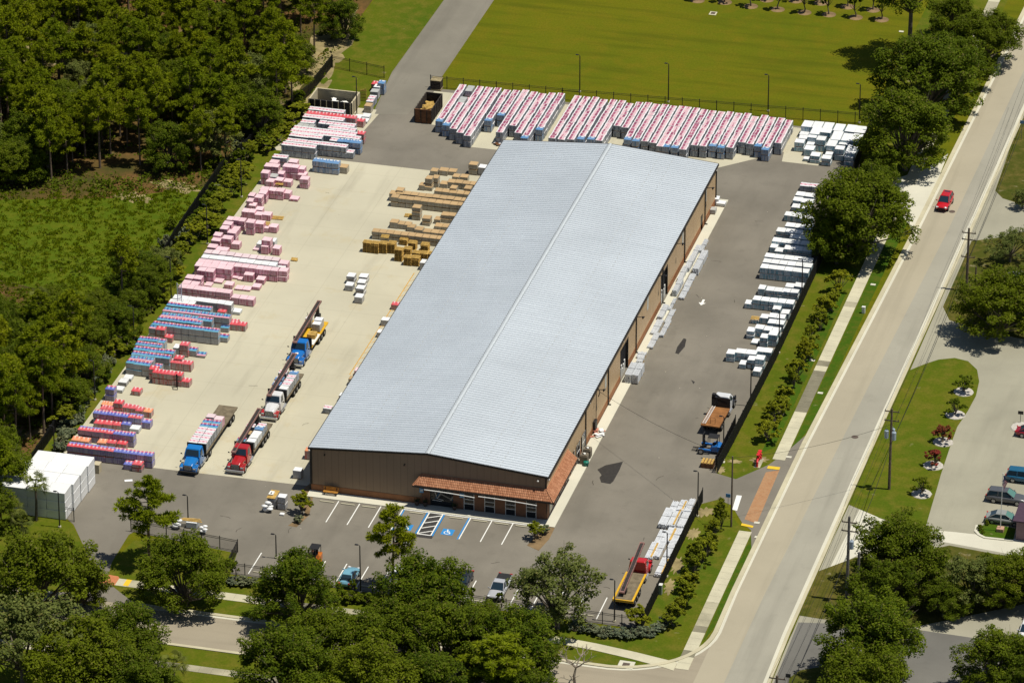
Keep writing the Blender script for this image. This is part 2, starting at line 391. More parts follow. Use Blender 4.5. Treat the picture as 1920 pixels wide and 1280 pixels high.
strip('road_kerb_east', [(66.9, -90), (65.6, -20), (66.0, 40), (67.6, 180), (70, 400)], 0.42, 0.0, 0.10, M_kerb)
strip('road_gutter_east', [(66.3, -90), (65.15, -20), (65.55, 40), (67.15, 180), (69.5, 400)], 0.42, 0.0, 0.022, M_apron)
# pavements: slabs of differing age
def walk(x0, x1, y0, y1, seed, along='y', L=1.5, old=0.45):
    r = random.Random(seed); b = MB(); p = y0; st = 0
    while p < y1:
        if r.random() < 0.22: st = r.choice((0, 0, 1, 1, 2, 2))
        q = min(y1, p+L)
        if along == 'y': b.bx(x0, x1, p, q-0.02, 0.0, 0.05, st)
        else: b.bx(p, q-0.02, x0, x1, 0.0, 0.05, st)
        p = q
    return tag(b.build('pavement', [M_walkc, M_walkm, M_walkd]), kind='structure')
walk(54.35, 55.95, 22.8, 101, 3)
walk(54.35, 55.95, -31.4, 3.4, 8)
walk(54.7, 56.4, 108, 330, 5)
walk(-29.3, -27.6, -16.2, 36, 4, 'x')
walk(-46.6, -45.2, -60, 46, 6, 'x')
sheet('pavement', [(36, -29.3), (40, -29.3), (44, -29.7), (49, -30.6), (53.2, -31.6), (54.3, -32.0), (54.3, -30.0), (49, -28.9), (44, -28.1), (40, -27.7), (36, -27.6)], 0.05, M_walkc, False)
sheet('crosswalk', [(1436, 885), (1461.5, 881), (1419, 981), (1396, 973)], 0.018, M_brick)
sheet('crosswalk', [(205, 1077), (222, 1080), (232, 1098), (195, 1095), (150, 1090), (150, 1070)], 0.018, M_redp)
sheet('tactile_paving', [(1440.5, 873.5), (1463, 876), (1461, 881), (1438, 878.5)], 0.058, M_yell)
sheet('tactile_paving', [(1391, 981), (1413, 986), (1411, 989.5), (1389, 985)], 0.058, M_yell)
sheet('tactile_paving', [(238, 1086), (248, 1087.5), (240, 1099), (230, 1097.5)], 0.058, M_yell)
sheet('stop_line', [(1381, 928), (1391, 929), (1382, 957), (1373, 955)], 0.018, M_white)
# lots beyond the road
sheet('east_lot', [(66.8, 132), (66.8, 106), (66.5, 30), (66.0, 3), (66, -24), (67, -90), (170, -90), (170, 134)], 0.008, M_lot, False)
sheet('south_lot', [(66.2, -17), (77, -15), (170, -18), (170, -100), (67.2, -100)], 0.013, M_lotd, False)
sheet('lot_apron', [(1616, 946), (1648, 971), (1690, 986), (1735, 992), (1790, 997), (1930, 1012), (1930, 1045), (1700, 1003), (1650, 1012), (1605, 1042), (1553, 1070)], 0.016, M_apron)
sheet('north_apron', [(1778, 288), (1740, 315), (1690, 332), (1640, 340), (1640, 370), (1690, 400), (1715, 440), (1710, 460)], 0.013, M_apron)
EK = lambda q: (65.72+0.4*max(0, q[1]+20)/60+0.18, q[1])
sheet('island_lawn', [EK(G(1718, 697)), G(1735, 682), G(1760, 674), G(1790, 671), G(1815, 677), G(1832, 693), G(1836, 715), G(1830, 742), G(1815, 770), G(1795, 800), G(1784, 830), G(1774, 860), G(1764, 890), G(1757, 915), G(1748, 945), G(1735, 990), G(1690, 985), G(1648, 970), EK(G(1611, 948))], 0.0243, M_lawn, False)
sheet('north_lawn', [(1822, 452), (1870, 446), (1940, 430), (1940, 640), (1850, 622), (1780, 600), (1768, 575)], 0.016, M_dry)
sheet('far_lawn', [(1905, 245), (1866, 358), (1880, 372), (1960, 398), (1990, 200), (1960, 60)], 0.016, M_dry)
sheet('south_verge', [EK(G(1550, 1072)), EK(G(1512, 1155)), G(1560, 1163), G(1600, 1180), G(1700, 1178), G(1930, 1130), G(1930, 1050), G(1780, 1022), G(1640, 1052), G(1605, 1044)], 0.0207, M_dry, False)
sheet('corner_verge', [(1480, 1270), (1500, 1256), (1560, 1246), (1620, 1262), (1640, 1330), (1470, 1330)], 0.018, M_dry)
sheet('flag_lawn', [(1834, 990), (1850, 980), (1905, 990), (1900, 1012), (1845, 1006), (1836, 1000)], 0.02, M_green)
strip('lot_kerb', [(1832, 985), (1829, 996), (1836, 1003), (1846, 1008), (1900, 1014)], 0.35, 0.0, 0.12, M_apron, True)
# sand and mulch edges
for i, (x, y, a, bb) in enumerate(((1350, 880, 0.9, 1.0), (1378, 865, 1.2, 0.5), (1424, 862, 1.3, 1.0), (1320, 960, 1.2, 1.6), (1300, 1000, 0.8, 2), (1270, 1060, 0.8, 2.5), (1255, 1100, 0.8, 2))):
    blotch('bare_sand', x, y, a, bb, M_sand, 0.022+0.0004*i, 40+i)
sheet('planting_bed', [(540, 985), (556, 988), (580, 965), (588, 925), (583, 905), (566, 918), (566, 945), (572, 962)], 0.02, M_mulch)
sheet('planting_bed', [(988, 1022), (1010, 1032), (1030, 1010), (1040, 990), (1030, 978), (1018, 990), (1000, 1010)], 0.02, M_mulch)
# ------------------------------------------------------------------ painted markings and small ground fittings
def lineq(b, p, q, w, z, mat=0):
    a = Vector((*p, 0)); c = Vector((*q, 0)); d = (c-a).normalized(); n_ = Vector((-d.y, d.x, 0))*(w/2)
    b.quad((a.x+n_.x, a.y+n_.y, z), (a.x-n_.x, a.y-n_.y, z), (c.x-n_.x, c.y-n_.y, z), (c.x+n_.x, c.y+n_.y, z), mat)
bm = MB(); Z = 0.016
tops = [(636.5, 937), (675.8, 941.9), (715.7, 946.6), (883.4, 969.5), (923.3, 974.2), (963.1, 978.9)]
for t in tops:
    x, y = G(*t); lineq(bm, (x, -1.85), (x, -7.5), 0.13, Z)
lineq(bm, (G(757, 952)[0], -1.85), (30.0, -1.85), 0.16, Z+0.002)
for px in (806.9, 830.3):
    pass
xa, xb = G(806.9, 957.8)[0], G(832, 961)[0]; xl = G(757, 952)[0]; xr = G(883.4, 969.5)[0]
M_hc = [M_white, M_bluep, M_black]
sq = MB()
sq.quad((xa-0.35, -8.3, Z), (xb+0.35, -8.3, Z), (xb+0.35, -1.8, Z), (xa-0.35, -1.8, Z), 2)
o = sq.build('access_aisle', M_hc); tag(o, kind='structure')
for x in (xa, xb): lineq(bm, (x, -1.93), (x, -7.5), 0.16, Z+0.006)
lineq(bm, (xa, -7.5), (xb, -7.5), 0.16, Z+0.010)
for k in range(4):
    y0 = -7.3+1.35*k; lineq(bm, (xa+0.1, y0), (xb-0.1, y0+0.95), 0.15, Z+0.006)
lineq(bm, (xl, -1.93), (xl, -7.5), 0.13, Z)
bmo = bm.build('parking_marking', M_white); tag(bmo, kind='structure')
bl = MB()
for x in (xl+0.2, xa-0.22, xb+0.22, xr-0.2): lineq(bl, (x, -1.95), (x, -7.6), 0.17, Z+0.004)
def wheelchair(cx, cy):
    bl.quad((cx-0.75, cy-0.75, Z), (cx+0.75, cy-0.75, Z), (cx+0.75, cy+0.75, Z), (cx-0.75, cy+0.75, Z), 0)
    z = Z+0.004
    pts = arc(cx-0.05, cy-0.17, 0.36, 120, 380, 14)
    for p, q in zip(pts, pts[1:]): lineq(bl, p, q, 0.11, z, 1)
    hd = arc(cx-0.13, cy+0.52, 0.11, 0, 330, 8); bl.poly([(p[0], p[1], z) for p in hd], 1)
    lineq(bl, (cx-0.12, cy+0.40), (cx-0.06, cy-0.02), 0.13, z, 1)
    lineq(bl, (cx-0.06, cy-0.02), (cx+0.22, cy-0.04), 0.12, z+0.002, 1)
    lineq(bl, (cx+0.22, cy-0.04), (cx+0.38, cy-0.44), 0.12, z+0.004, 1)
    lineq(bl, (cx-0.1, cy+0.22), (cx+0.2, cy+0.2), 0.09, z+0.006, 1)
hc1 = G(762, 988); hc2 = G(839.5, 997)
wheelchair(*hc1); wheelchair(*hc2)
tag(bl.build('accessible_marking', [M_bluep, M_white]), kind='structure')
# front row
bm = MB()
xs0 = G(667, 1102)[0]
FRONT_X = [xs0+2.74*k for k in range(-8, 12)]
FRONT_X = [x for x in FRONT_X if -3.0 < x < 43.5]
for x in FRONT_X: lineq(bm, (x, -17.0), (x, -22.4), 0.13, Z)
for pts in (((738, 1013), (770, 1016)), ((700, 1036), (740, 1044))):
    pass
# white arrows
def arrow(cx, cy, ang, L=1.8):
    T = Matrix.Translation((cx, cy, 0)) @ Matrix.Rotation(ang, 4, 'Z')
    bm.M = T
    bm.quad((-0.16, -L/2, Z), (0.16, -L/2, Z), (0.16, 0.1, Z), (-0.16, 0.1, Z)); bm.poly([(-0.5, 0.1, Z), (0.5, 0.1, Z), (0, L/2, Z)])
    bm.M = None
ax, ay = G(1317, 567); arrow(ax, ay, PI)
ax, ay = G(757, 1016); arrow(ax, ay, PI/2, 2.6)
tag(bm.build('parking_marking', M_white), kind='structure')
bm = MB()
p0 = G(779, 512); p1 = G(653, 702)
xx = (p0[0]+p1[0])/2
lineq(bm, (xx, p0[1]), (xx, p1[1]), 0.13, 0.018)
yy = p1[1]
while yy < p0[1]-1.5:
    lineq(bm, (xx+0.1, yy), (xx+1.6, yy+1.5), 0.10, 0.022); yy += 1.6
tag(bm.build('hatched_marking', M_oran), kind='structure')
# wet patches and skid marks
M_wet = plain('damp_asphalt', (0.034, 0.030, 0.025), 0.5, 0.4, var=0.3)
sheet('damp_patch', [(1120, 880), (1135, 872), (1168, 865), (1162, 880), (1150, 902), (1144, 907), (1127, 904), (1124, 895), (1128, 890)], 0.016, M_wet)
sheet('damp_patch', [(1270, 650), (1282, 634), (1287, 636), (1284, 650), (1272, 664), (1266, 662)], 0.016, M_wet)
sheet('damp_patch', [(1296, 712), (1303, 716), (1300, 720)], 0.016, M_wet)
sk = MB()
r = random.Random(5)
for k in range(26):
    x = r.uniform(33, 47); y = r.uniform(-15, 95)
    if r.random() < 0.45: x = r.uniform(-31, -4); y = r.uniform(3, 92)
    if r.random() < 0.2: x = r.uniform(-20, 40); y = r.uniform(-15, -9)
    a = r.uniform(-0.5, 0.5)+(PI/2 if r.random() < 0.7 else 0.3); L = r.uniform(0.4, 1.6)
    p = (x, y)
    for j in range(4):
        q = (p[0]+L/4*math.cos(a), p[1]+L/4*math.sin(a)); lineq(sk, p, q, r.uniform(0.04, 0.10), 0.0185+0.0002*k+0.00003*j); p = q; a += r.uniform(-0.5, 0.5)
tag(sk.build('tyre_scrap', plain('rubber_marks', (0.07, 0.06, 0.05), 0.9, 0.1)), 'dark rubber scraps and skid marks scattered over the paved yard', kind='stuff')
lt = MB()
for k in range(26):
    x = r.uniform(-30, 47); y = r.uniform(-15, 97)
    if 0 < x < 30.5 and y > 0: x = r.uniform(33, 47)
    lt.cb((x, y, 0.04), (r.uniform(0.05, 0.16), r.uniform(0.04, 0.12), 0.03), 0, rz=r.uniform(0, 3))
tag(lt.build('litter', plain('pale_scrap', (0.55, 0.5, 0.4), 0.8)), 'small pale scraps of litter strewn across the yard', kind='stuff')
# wheel stops, one per bay
b = MB(); b.bx(-0.9, 0.9, -0.08, 0.08, 0, 0.12)
ws = b.build('wheel_stop', M_walkc, bevel=0.02)
first = True
def wstop(x, y, lab):
    global first
    o = ws if first else ws.copy()
    if not first: C.objects.link(o)
    first = False
    o.location = (x, y, 0.012); tag(o, lab, 'wheel stop', 'concrete wheel stops in the parking bays')
bx_ = [G(636.5, 937)[0]-1.37]+[G(*t)[0]+1.37 for t in tops[:3]]+[xl+1.9, xb+1.9]+[G(*t)[0]+1.37 for t in tops[3:]]
for i, x in enumerate(bx_): wstop(x, -2.5, 'pale concrete wheel stop in the %s parking bay from left along the storefront' % ordw(i))
for i, x in enumerate(FRONT_X[:-1]): wstop(x+1.37, -21.9, 'pale concrete wheel stop in the %s bay from left by the front fence' % ordw(i))
def disc(name, px, py, r_, mat, label, cat, z=0.018, h=0.012):
    x, y = G(px, py); b = MB(); b.tube((0, 0, 0), (0, 0, h), r_, r_, 18); o = b.build(name, mat, loc=(x, y, z)); return tag(o, label, cat)
disc('manhole_cover', 1603, 819, 0.45, M_iron, 'round rusty manhole cover in the road near the transformer pole', 'manhole cover')
disc('manhole_cover', 1785, 397, 0.45, M_iron, 'round dark manhole cover in the road below the red car', 'manhole cover')
def boxset(name, px, py, sx, sy, mat, label, cat, lid=None):
    x, y = G(px, py); b = MB(); b.bx(-sx/2, sx/2, -sy/2, sy/2, 0, 0.06); o = b.build(name, mat, bevel=0.02, loc=(x, y, 0.02)); tag(o, label, cat)
    if lid: b = MB(); b.bx(-sx*lid/2, sx*lid/2, -sy*lid/2, sy*lid/2, 0.06, 0.08); b.build('grate', M_iron, o)
    return o
boxset('storm_drain', 1174, 1246, 1.9, 1.7, M_apron, 'square pale storm drain top with dark lid by the front road', 'drain', 0.45)
boxset('storm_drain', 1337, 26, 1.1, 1.3, M_walkc, 'square pale drain with dark grate out in the field lawn', 'drain', 0.6)
for px, py, lab in ((1637, 534, 'small white utility lid in the kerbside lawn beside the stained pavement'), (1538, 737, 'small white utility lid in the lawn near the middle of the kerbside strip'),
                    (1523, 676, 'pale utility lid in the grass left of the pavement'), (1419, 980, 'pale utility lid at the edge of the brick crosswalk'), (1479, 857, 'pale utility lid in the lawn right of the pavement by the upper crosswalk end'),
                    (1420, 1007, 'small white lid in the grass below the brick crosswalk'), (1354, 866, 'pale concrete lid at the foot of the gate post'), (1690, 60, 'white marker lid under the large oaks by the field')):
    boxset('utility_hatch', px, py, 0.7, 0.5, M_apron, lab, 'utility hatch')
# ------------------------------------------------------------------ warehouse
W_, L_, HE, HR = 30.5, 94.8, 6.17, 7.40
def cladding(name, c, axis):
    n = NT(name, 0.55, 0.3)
    s = n.sep(n.coord())
    t = n.math('PINGPONG', s[axis], 0.45)
    k = n.mix(n.ramp(n.noise(0.25, 4), 0.3, 0.7), tuple(x*0.93 for x in c), tuple(x*1.06 for x in c))
    st = n.noise(1.0, 4, n.vmul(n.coord(), (1.2, 1.2, 0.06)))
    k = n.mix(n.math('MULTIPLY', n.ramp(st, 0.55, 0.8), 0.25), k, tuple(x*0.6 for x in c))
    k = n.mix(n.math("MULTIPLY", n.ramp(t, 0.02, 0.09, 1, 0), 0.30), k, tuple(x*0.45 for x in c))
    return n.out(k)
M_cladx = cladding('tan_cladding_shaded', (0.28, 0.195, 0.125), 0)  # darker copy of the cladding: gable shade put into the colour
M_clady = cladding('tan_cladding_sunlit', (0.50, 0.355, 0.205), 1)  # lighter copy of the cladding: sunlight on the side put into the colour
M_wains = plain('brown_wainscot', (0.30, 0.135, 0.062), 0.7, 0.2, var=0.12, scale=1.0)
nr = NT('roof_metal', 0.53, 0.5, 0.80)
c0 = (0.88, 0.93, 0.96)
k = nr.mix(nr.ramp(nr.noise(0.08, 4), 0.35, 0.65), tuple(x*0.93 for x in c0), tuple(x*1.05 for x in c0))
s = nr.sep(nr.coord())
pid = nr.math('FLOOR', nr.math('DIVIDE', s[1], 0.61))
wn_ = nr.new('ShaderNodeTexWhiteNoise'); wn_.noise_dimensions = '1D'; nr.set(wn_.inputs['W'], pid)
k = nr.mix(nr.math('MULTIPLY', wn_.outputs[0], 0.16), k, (0.74, 0.79, 0.82))
st = nr.noise(1.0, 5, nr.vmul(nr.coord(), (0.12, 1.3, 1)))
k = nr.mix(nr.math('MULTIPLY', nr.ramp(st, 0.5, 0.75), 0.3), k, (0.70, 0.75, 0.78))
M_roof = nr.out(k)
M_rib = plain('roof_rib_shade', (0.46, 0.50, 0.53), 0.5, 0.4, var=0.05)  # toned below the panels, standing in for the ribs' unlit faces
M_ridge = plain('ridge_metal', (0.47, 0.51, 0.54), 0.5, 0.4, var=0.06)
M_trim = plain('bronze_trim', (0.022, 0.019, 0.016), 0.5, 0.4)
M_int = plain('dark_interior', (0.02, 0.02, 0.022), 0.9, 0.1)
M_glass = NT('dark_glass', 0.08, 0.6); M_glass = M_glass.out((0.012, 0.014, 0.018, 1))
M_skyl = plain('translucent_panel', (0.50, 0.50, 0.45), 0.5, 0.4)
M_alu = plain('white_trim', (0.66, 0.66, 0.63), 0.5, 0.4)
nt_ = NT('clay_tile', 0.8, 0.2)
kk = nt_.mix(nt_.rnd(), (0.31, 0.130, 0.065), (0.46, 0.225, 0.125))
M_tile = nt_.out(nt_.mix(nt_.math('MULTIPLY', nt_.ramp(nt_.noise(1.5, 4), 0.5, 0.75), 0.4), kk, (0.25, 0.10, 0.05)))
bd = thing('warehouse', 'long metal warehouse with pale ribbed gable roof and clay tile canopy over its storefront', 'building')
def roofside(sgn):
    b = MB(); x0 = W_/2; x1 = (-0.25 if sgn < 0 else W_+0.25)
    t = 0.10
    b.loft([[(x0, -0.2, HR-t), (x1, -0.2, HE-t), (x1, -0.2, HE), (x0, -0.2, HR)], [(x0, L_+0.2, HR-t), (x1, L_+0.2, HE-t), (x1, L_+0.2, HE), (x0, L_+0.2, HR)]], 0)
    k = 0
    y = -0.1
    while y < L_+0.2:
        for (a, c) in ((0.012, 0.055),):
            xa, xb = (x0-0.2 if sgn < 0 else x0+0.2), x1
            za = HR-(HR-HE)*abs(xa-x0)/abs(x1-x0)
            b.loft([[(xa, y-0.035, za), (xa, y-0.03, za+0.06), (xa, y+0.03, za+0.06), (xa, y+0.035, za)], [(xb, y-0.035, HE), (xb, y-0.03, HE+0.06), (xb, y+0.03, HE+0.06), (xb, y+0.035, HE)]], 1, caps=True)
        # end laps of the panels, staggered
        for q in ((0.42,) if k % 2 else (0.60,)):
            f = q+(0.05 if k % 2 else 0)
            if (k//1) % 2 == (0 if q < 0.5 else 1) or True:
                xl_ = x0+(x1-x0)*f; zl = HR+(HE-HR)*f
                b.quad((xl_-0.05, y+0.06, zl+0.004-sgn*0.05*(HE-HR)/15.5), (xl_+0.05, y+0.06, zl+0.004+sgn*0.05*(HE-HR)/15.5), (xl_+0.05, y+0.55, zl+0.004+sgn*0.05*(HE-HR)/15.5), (xl_-0.05, y+0.55, zl+0.004-sgn*0.05*(HE-HR)/15.5), 2)
        # ridge closure
        xa = x0+sgn*0.25; za = HR-(HR-HE)*0.25/15.5
        b.bx(min(xa, xa+sgn*0.10), max(xa, xa+sgn*0.07), y+0.2, y+0.42, za-0.02, za+0.05, 3)
        y += 0.61; k += 1
    return b.build('roof_panel', [M_roof, M_rib, plain('lap_joint', (0.40, 0.42, 0.43), 0.7), plain('closure_piece', (0.20, 0.21, 0.22), 0.7)], bd)  # lap joints and ridge closure pieces in plain greys
roofside(-1); roofside(1)
b = MB(); b.loft([[(W_/2-0.17, y, HR-0.0), (W_/2-0.17, y, HR+0.045), (W_/2, y, HR+0.10), (W_/2+0.17, y, HR+0.045), (W_/2+0.17, y, HR-0.0)] for y in (-0.22, L_+0.22)], 0)
b.build('ridge_cap', M_ridge, bd)
# walls
def gable(y, name):
    b = MB()
    yo = y
    b.poly([(0.0, yo, 0.95), (W_, yo, 0.95), (W_, yo, HE-0.12), (W_/2, yo, HR-0.12), (0, yo, HE-0.12)], 0)
    b.poly([(0.0, yo+0.2, 0.95), (W_, yo+0.2, 0.95), (W_, yo+0.2, HE-0.12), (W_/2, yo+0.2, HR-0.12), (0, yo+0.2, HE-0.12)], 0)
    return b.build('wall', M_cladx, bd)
gable(0.0, 'front'); gable(L_-0.2, 'back')
# side doors along the right wall (y0,y1,height): the dark open bays
bays = [(U0, U1) for U0, U1 in ((38.6, 43.0), (61.5, 65.5))]
def sidewall(x, sgn, openings):
    b = MB(); ys = [0.2]
    for a, c in openings: ys += [a, c]
    ys.append(L_-0.2)
    for i in range(0, len(ys), 2):
        b.bx(x-0.1 if sgn > 0 else x-0.1, x+0.1, ys[i], ys[i+1], 0.95, HE-0.12)
    for a, c in openings: b.bx(x-0.1, x+0.1, a, c, 4.4, HE-0.12)
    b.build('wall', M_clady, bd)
    b = MB()
    for i in range(0, len(ys), 2):
        b.bx(x-0.13, x+0.13, ys[i], ys[i+1], 0.0, 0.948)
    b.build('wainscot', M_wains, bd)
sidewall(W_-0.1, 1, bays); sidewall(0.1, -1, [])
b = MB(); b.bx(-0.03, G(788.9, 891.4, 4.35)[0]-0.002, -0.04, 0.2, 0.0, 0.948); b.build('wainscot', M_wains, bd)
b = MB(); b.bx(0, W_, L_-0.24, L_+0.03, 0, 0.948); b.build('wainscot', M_wains, bd)
for a, c in bays:
    d = MB(); d.bx(W_-0.35, W_-0.30, a, c, 0, 4.4); do = d.build('bay_shade_panel', M_int, bd)  # dark sheet behind the open bay, standing in for its unlit inside
    f = MB(); f.bx(W_-0.3, W_+0.04, a, a+0.12, 0, 4.4); f.bx(W_-0.3, W_+0.04, c-0.12, c, 0, 4.4); f.bx(W_-0.3, W_+0.05, a, c, 4.39, 4.52); f.build('door_frame', M_trim, do)
    cl = MB()
    for k in range(6): cl.cb((W_-0.22, a+0.5+0.55*k, 0.5+0.18*(k % 3)), (0.12, 0.4, 1.0+0.35*(k % 3)), 0)
    cl.build('stored_goods', M_alu, do)
d = MB(); d.bx(W_-0.02, W_+0.03, 85.5, 86.6, 0.1, 2.3); d.build('door', M_trim, bd)
# trims: rake, eave gutters, corner posts, downspouts
for y in (-0.27, L_+0.20):
    for x1 in (-0.25, W_+0.25):
        b = MB(); b.loft([[(W_/2, y, HR-0.22), (W_/2, y, HR+0.03), (W_/2, y+0.07, HR+0.03), (W_/2, y+0.07, HR-0.22)], [(x1, y, HE-0.22), (x1, y, HE+0.03), (x1, y+0.07, HE+0.03), (x1, y+0.07, HE-0.22)]]); b.build('rake_trim', M_trim, bd)
for x in (-0.33, W_+0.27):
    b = MB(); b.bx(x, x+0.07+0.08*0, -0.27, L_+0.27, HE-0.20, HE+0.02); b.bx(x-0.06, x+0.13, -0.2, L_+0.2, HE-0.22, HE-0.18); b.build('gutter', M_trim, bd)
for x in (0.02, W_-0.02):
    for y in (-0.03, L_+0.03): b = MB(); b.bx(x-0.1, x+0.1, y-0.05, y+0.05, 0.95, HE-0.1); b.build('corner_trim', M_trim, bd)
for px, py in ((1091, 838), (1140.7, 760), (1192.3, 662.5), (1242.8, 569.6), (1281.7, 493), (1321.9, 421.9)):
    y = G(px, py)[1]
    b = MB(); b.bx(W_+0.04, W_+0.17, y-0.08, y+0.08, 0.15, HE-0.15); b.bx(W_+0.04, W_+0.45, y-0.08, y+0.08, 0.12, 0.24); b.build('downspout', M_trim, bd)
b = MB(); b.bx(W_+0.04, W_+0.15, L_-0.1, L_+0.02, 0.15, HE-0.15); b.build('downspout', M_trim, bd)
b = MB(); b.bx(-0.17, -0.04, 0.02, 0.18, 0.0, HE-0.15); b.build('downspout', M_trim, bd)
# translucent wall panels and wall lamps on the right side
for y in (30.2, 53.5, 74.0, 88.0):
    b = MB(); b.bx(W_+0.005, W_+0.025, y, y+0.9, 3.2, 5.5); b.build('light_panel', M_skyl, bd)
for y in (26, 47.5, 60.3, 70.5, 88.8):
    b = MB(); b.tube((W_, y, 5.2), (W_+0.9, y, 5.35), 0.05, 0.05, 6); b.tube((W_+0.8, y, 5.38), (W_+1.0, y, 5.22), 0.08, 0.26, 10); b.build('wall_lamp', M_blkm, bd)
b = MB()
for p in ((-0.15, -0.12, 5.9), (W_-1.0, -0.15, 5.55), (W_+0.25, 0.3, 5.7), (W_+0.2, 39.5, 5.7), (W_+0.2, 94.2, 5.6), (W_+0.2, 21.5, 5.7)):
    b = MB(); b.tube(p, (p[0], p[1]-0.22, p[2]-0.1), 0.1, 0.13, 8); b.build('security_camera', M_alu, bd)
b = MB()
for x in (1.8, 12.2): b = MB(); b.tube((x, -0.02, 5.35), (x, -0.20, 5.3), 0.10, 0.10, 8); b.build('wall_vent', M_trim, bd)
# storefront: tile canopy wrapping the front right corner
CX0, CY1 = G(788.9, 891.4, 4.35)[0], G(1065.9, 841.8, 4.35)[1]      # canopy extent along the front, and up the right side
cz0, cz1, co = 3.25, 4.35, 1.25
def canopy(name, u0, u1, tofn, hip0, hip1):
    """clay barrel tiles in courses: tofn(u, d, z) -> point"""
    b = MB(); b.poly([tofn(u0-hip0, co, cz0-0.02), tofn(u1+hip1, co, cz0-0.02), tofn(u1, 0, cz1-0.02), tofn(u0, 0, cz1-0.02)], 0)
    nrow = 5; w = 0.235
    uu = u0-hip0
    while uu < u1+hip1:
        for rr in range(nrow):
            f0, f1 = rr/nrow, (rr+1.12)/nrow
            d0, d1 = co*(1-f0), co*max(0.0, 1-f1)
            # stay inside the hips
            lo = u0-hip0*(d1/co); hi = u1+hip1*(d1/co)
            if uu < lo-0.02 or uu+w > hi+0.04: continue
            z0_, z1_ = cz0+(cz1-cz0)*f0+0.045, cz0+(cz1-cz0)*min(1, f1)
            secs = []
            for dd, zz, rad in ((d0, z0_, 0.115), (d1, z1_, 0.10)):
                ring = []
                for a in range(6):
                    an = PI*a/5; ring.append(tofn(uu+w/2-rad*math.cos(an), dd, zz+0.075*math.sin(an)))
                secs.append(ring)
            b.loft(secs, 0, caps=False, closed=False)
            # front lip
        uu += w
    return b
cn = canopy('front', CX0, W_, lambda u, d, z: (u, -d, z), 0.9, co).build('tile_canopy', M_tile, bd)
cs = canopy('side', 0.0, CY1, lambda u, d, z: (W_+d, u, z), co, 0.0).build('tile_canopy', M_tile, bd)
b = MB()
b.bx(CX0-0.9, W_+co, -co-0.05, -co+0.06, cz0-0.22, cz0-0.03); b.bx(W_+co-0.06, W_+co+0.05, -co, CY1, cz0-0.22, cz0-0.03)
b.bx(CX0-0.6, W_+co-0.07, -co+0.07, -0.02, cz0-0.16, cz0-0.10); b.bx(W_+0.02, W_+co-0.07, 0.0, CY1, cz0-0.16, cz0-0.10)
b.build('canopy_fascia', M_trim, bd)
b = MB(); p = [(CX0+0.0, 0, cz1+0.04), (W_, 0, cz1+0.04)]
b.tube((CX0-0.1, -0.06, cz1), (W_+0.06, -0.06, cz1), 0.08, 0.08, 6); b.tube((W_+0.06, 0, cz1), (W_+0.06, CY1, cz1), 0.08, 0.08, 6); b.tube((W_+0.04, -0.06, cz1), (W_+co, -co, cz0+0.02), 0.08, 0.08, 6); b.tube((CX0, -0.06, cz1), (CX0-0.9, -co, cz0+0.02), 0.07, 0.07, 6)
b.build('ridge_tile', M_tile, bd)
# storefront wall, windows and doors below the canopy (front)
M_stuc = plain('brown_stucco', (0.20, 0.10, 0.058), 0.8, 0.2, var=0.1)
def fx(px): return G(760+px*0.15625, 850+640*0.15625+px*0.02)[0]
wins = [(270, 548), (672, 800), (920, 1048), (1170, 1296), (1420, 1545)]
ws_ = [(fx(a), fx(c)) for a, c in wins]
b = MB(); edges = [CX0]+[e for wv in ws_ for e in wv]+[W_+0.02]
for i in range(0, len(edges), 2): b.bx(edges[i], edges[i+1], -0.14, 0.0-0.005, 0.0, 3.1)
b.bx(CX0, W_+0.02, -0.13, -0.005, 2.85, 3.12)
b.build('storefront_wall', M_stuc, bd)
for i, (a, c) in enumerate(ws_):
    g = MB(); g.bx(a, c, -0.06, -0.03, 0.1, 2.85); go = g.build('glass_door' if i == 0 else 'window', M_glass, bd)
    f = MB()
    for x in (a+0.05, c-0.05): f.bx(x-0.04, x+0.04, -0.12, -0.02, 0.1, 2.85)
    for z in ((1.0,) if i == 0 else (0.95, 1.55)): f.bx(a, c, -0.11, -0.02, z-0.04, z+0.04)
    f.build('frame', M_alu if i else M_trim, go)
    if i == 0:
        f = MB()
        for x0_, z0_, x1_, z1_ in ((0.55, 2.3, 0.95, 1.2), (0.95, 1.2, 1.7, 1.0), (1.0, 2.4, 1.9, 2.1), (0.3, 0.9, 1.5, 0.85)):
            f.tube((a+x0_, -0.13, z0_), (a+x1_, -0.13, z1_), 0.035, 0.035, 6)
        f.build('pull_handle', M_alu, go)
for a, c in ((fx(232), fx(835)), (fx(880), fx(1580))):
    f = MB(); n_ = 12
    pts = []
    for k in range(n_+1):
        t = k/n_; pts.append((a+(c-a)*t, -co-0.12, cz0-0.36-0.25*(t**2)))
    f.path(pts, 0.06, 6); f.build('sign_light_rail', M_alu, bd)
M_sgn = plain('blue_sign', (0.12, 0.34, 0.58), 0.5)
for px in (168, 650):
    x = fx(px); b = MB(); b.bx(x-0.25, x+0.25, -0.19, -0.15, 1.75, 2.35); o = b.build('accessible_sign', M_sgn, bd)
    q = MB(); q.bx(x-0.17, x+0.17, -0.197, -0.192, 1.95, 2.2); q.build('sign_symbol', M_alu, o)
for px in (205, 598):
    x = fx(px); b = MB(); b.tube((x, -0.2, 2.35), (x, -0.2, 2.75), 0.12, 0.09, 8); b.build('wall_lantern', plain('copper', (0.18, 0.06, 0.035), 0.5, 0.4), bd)
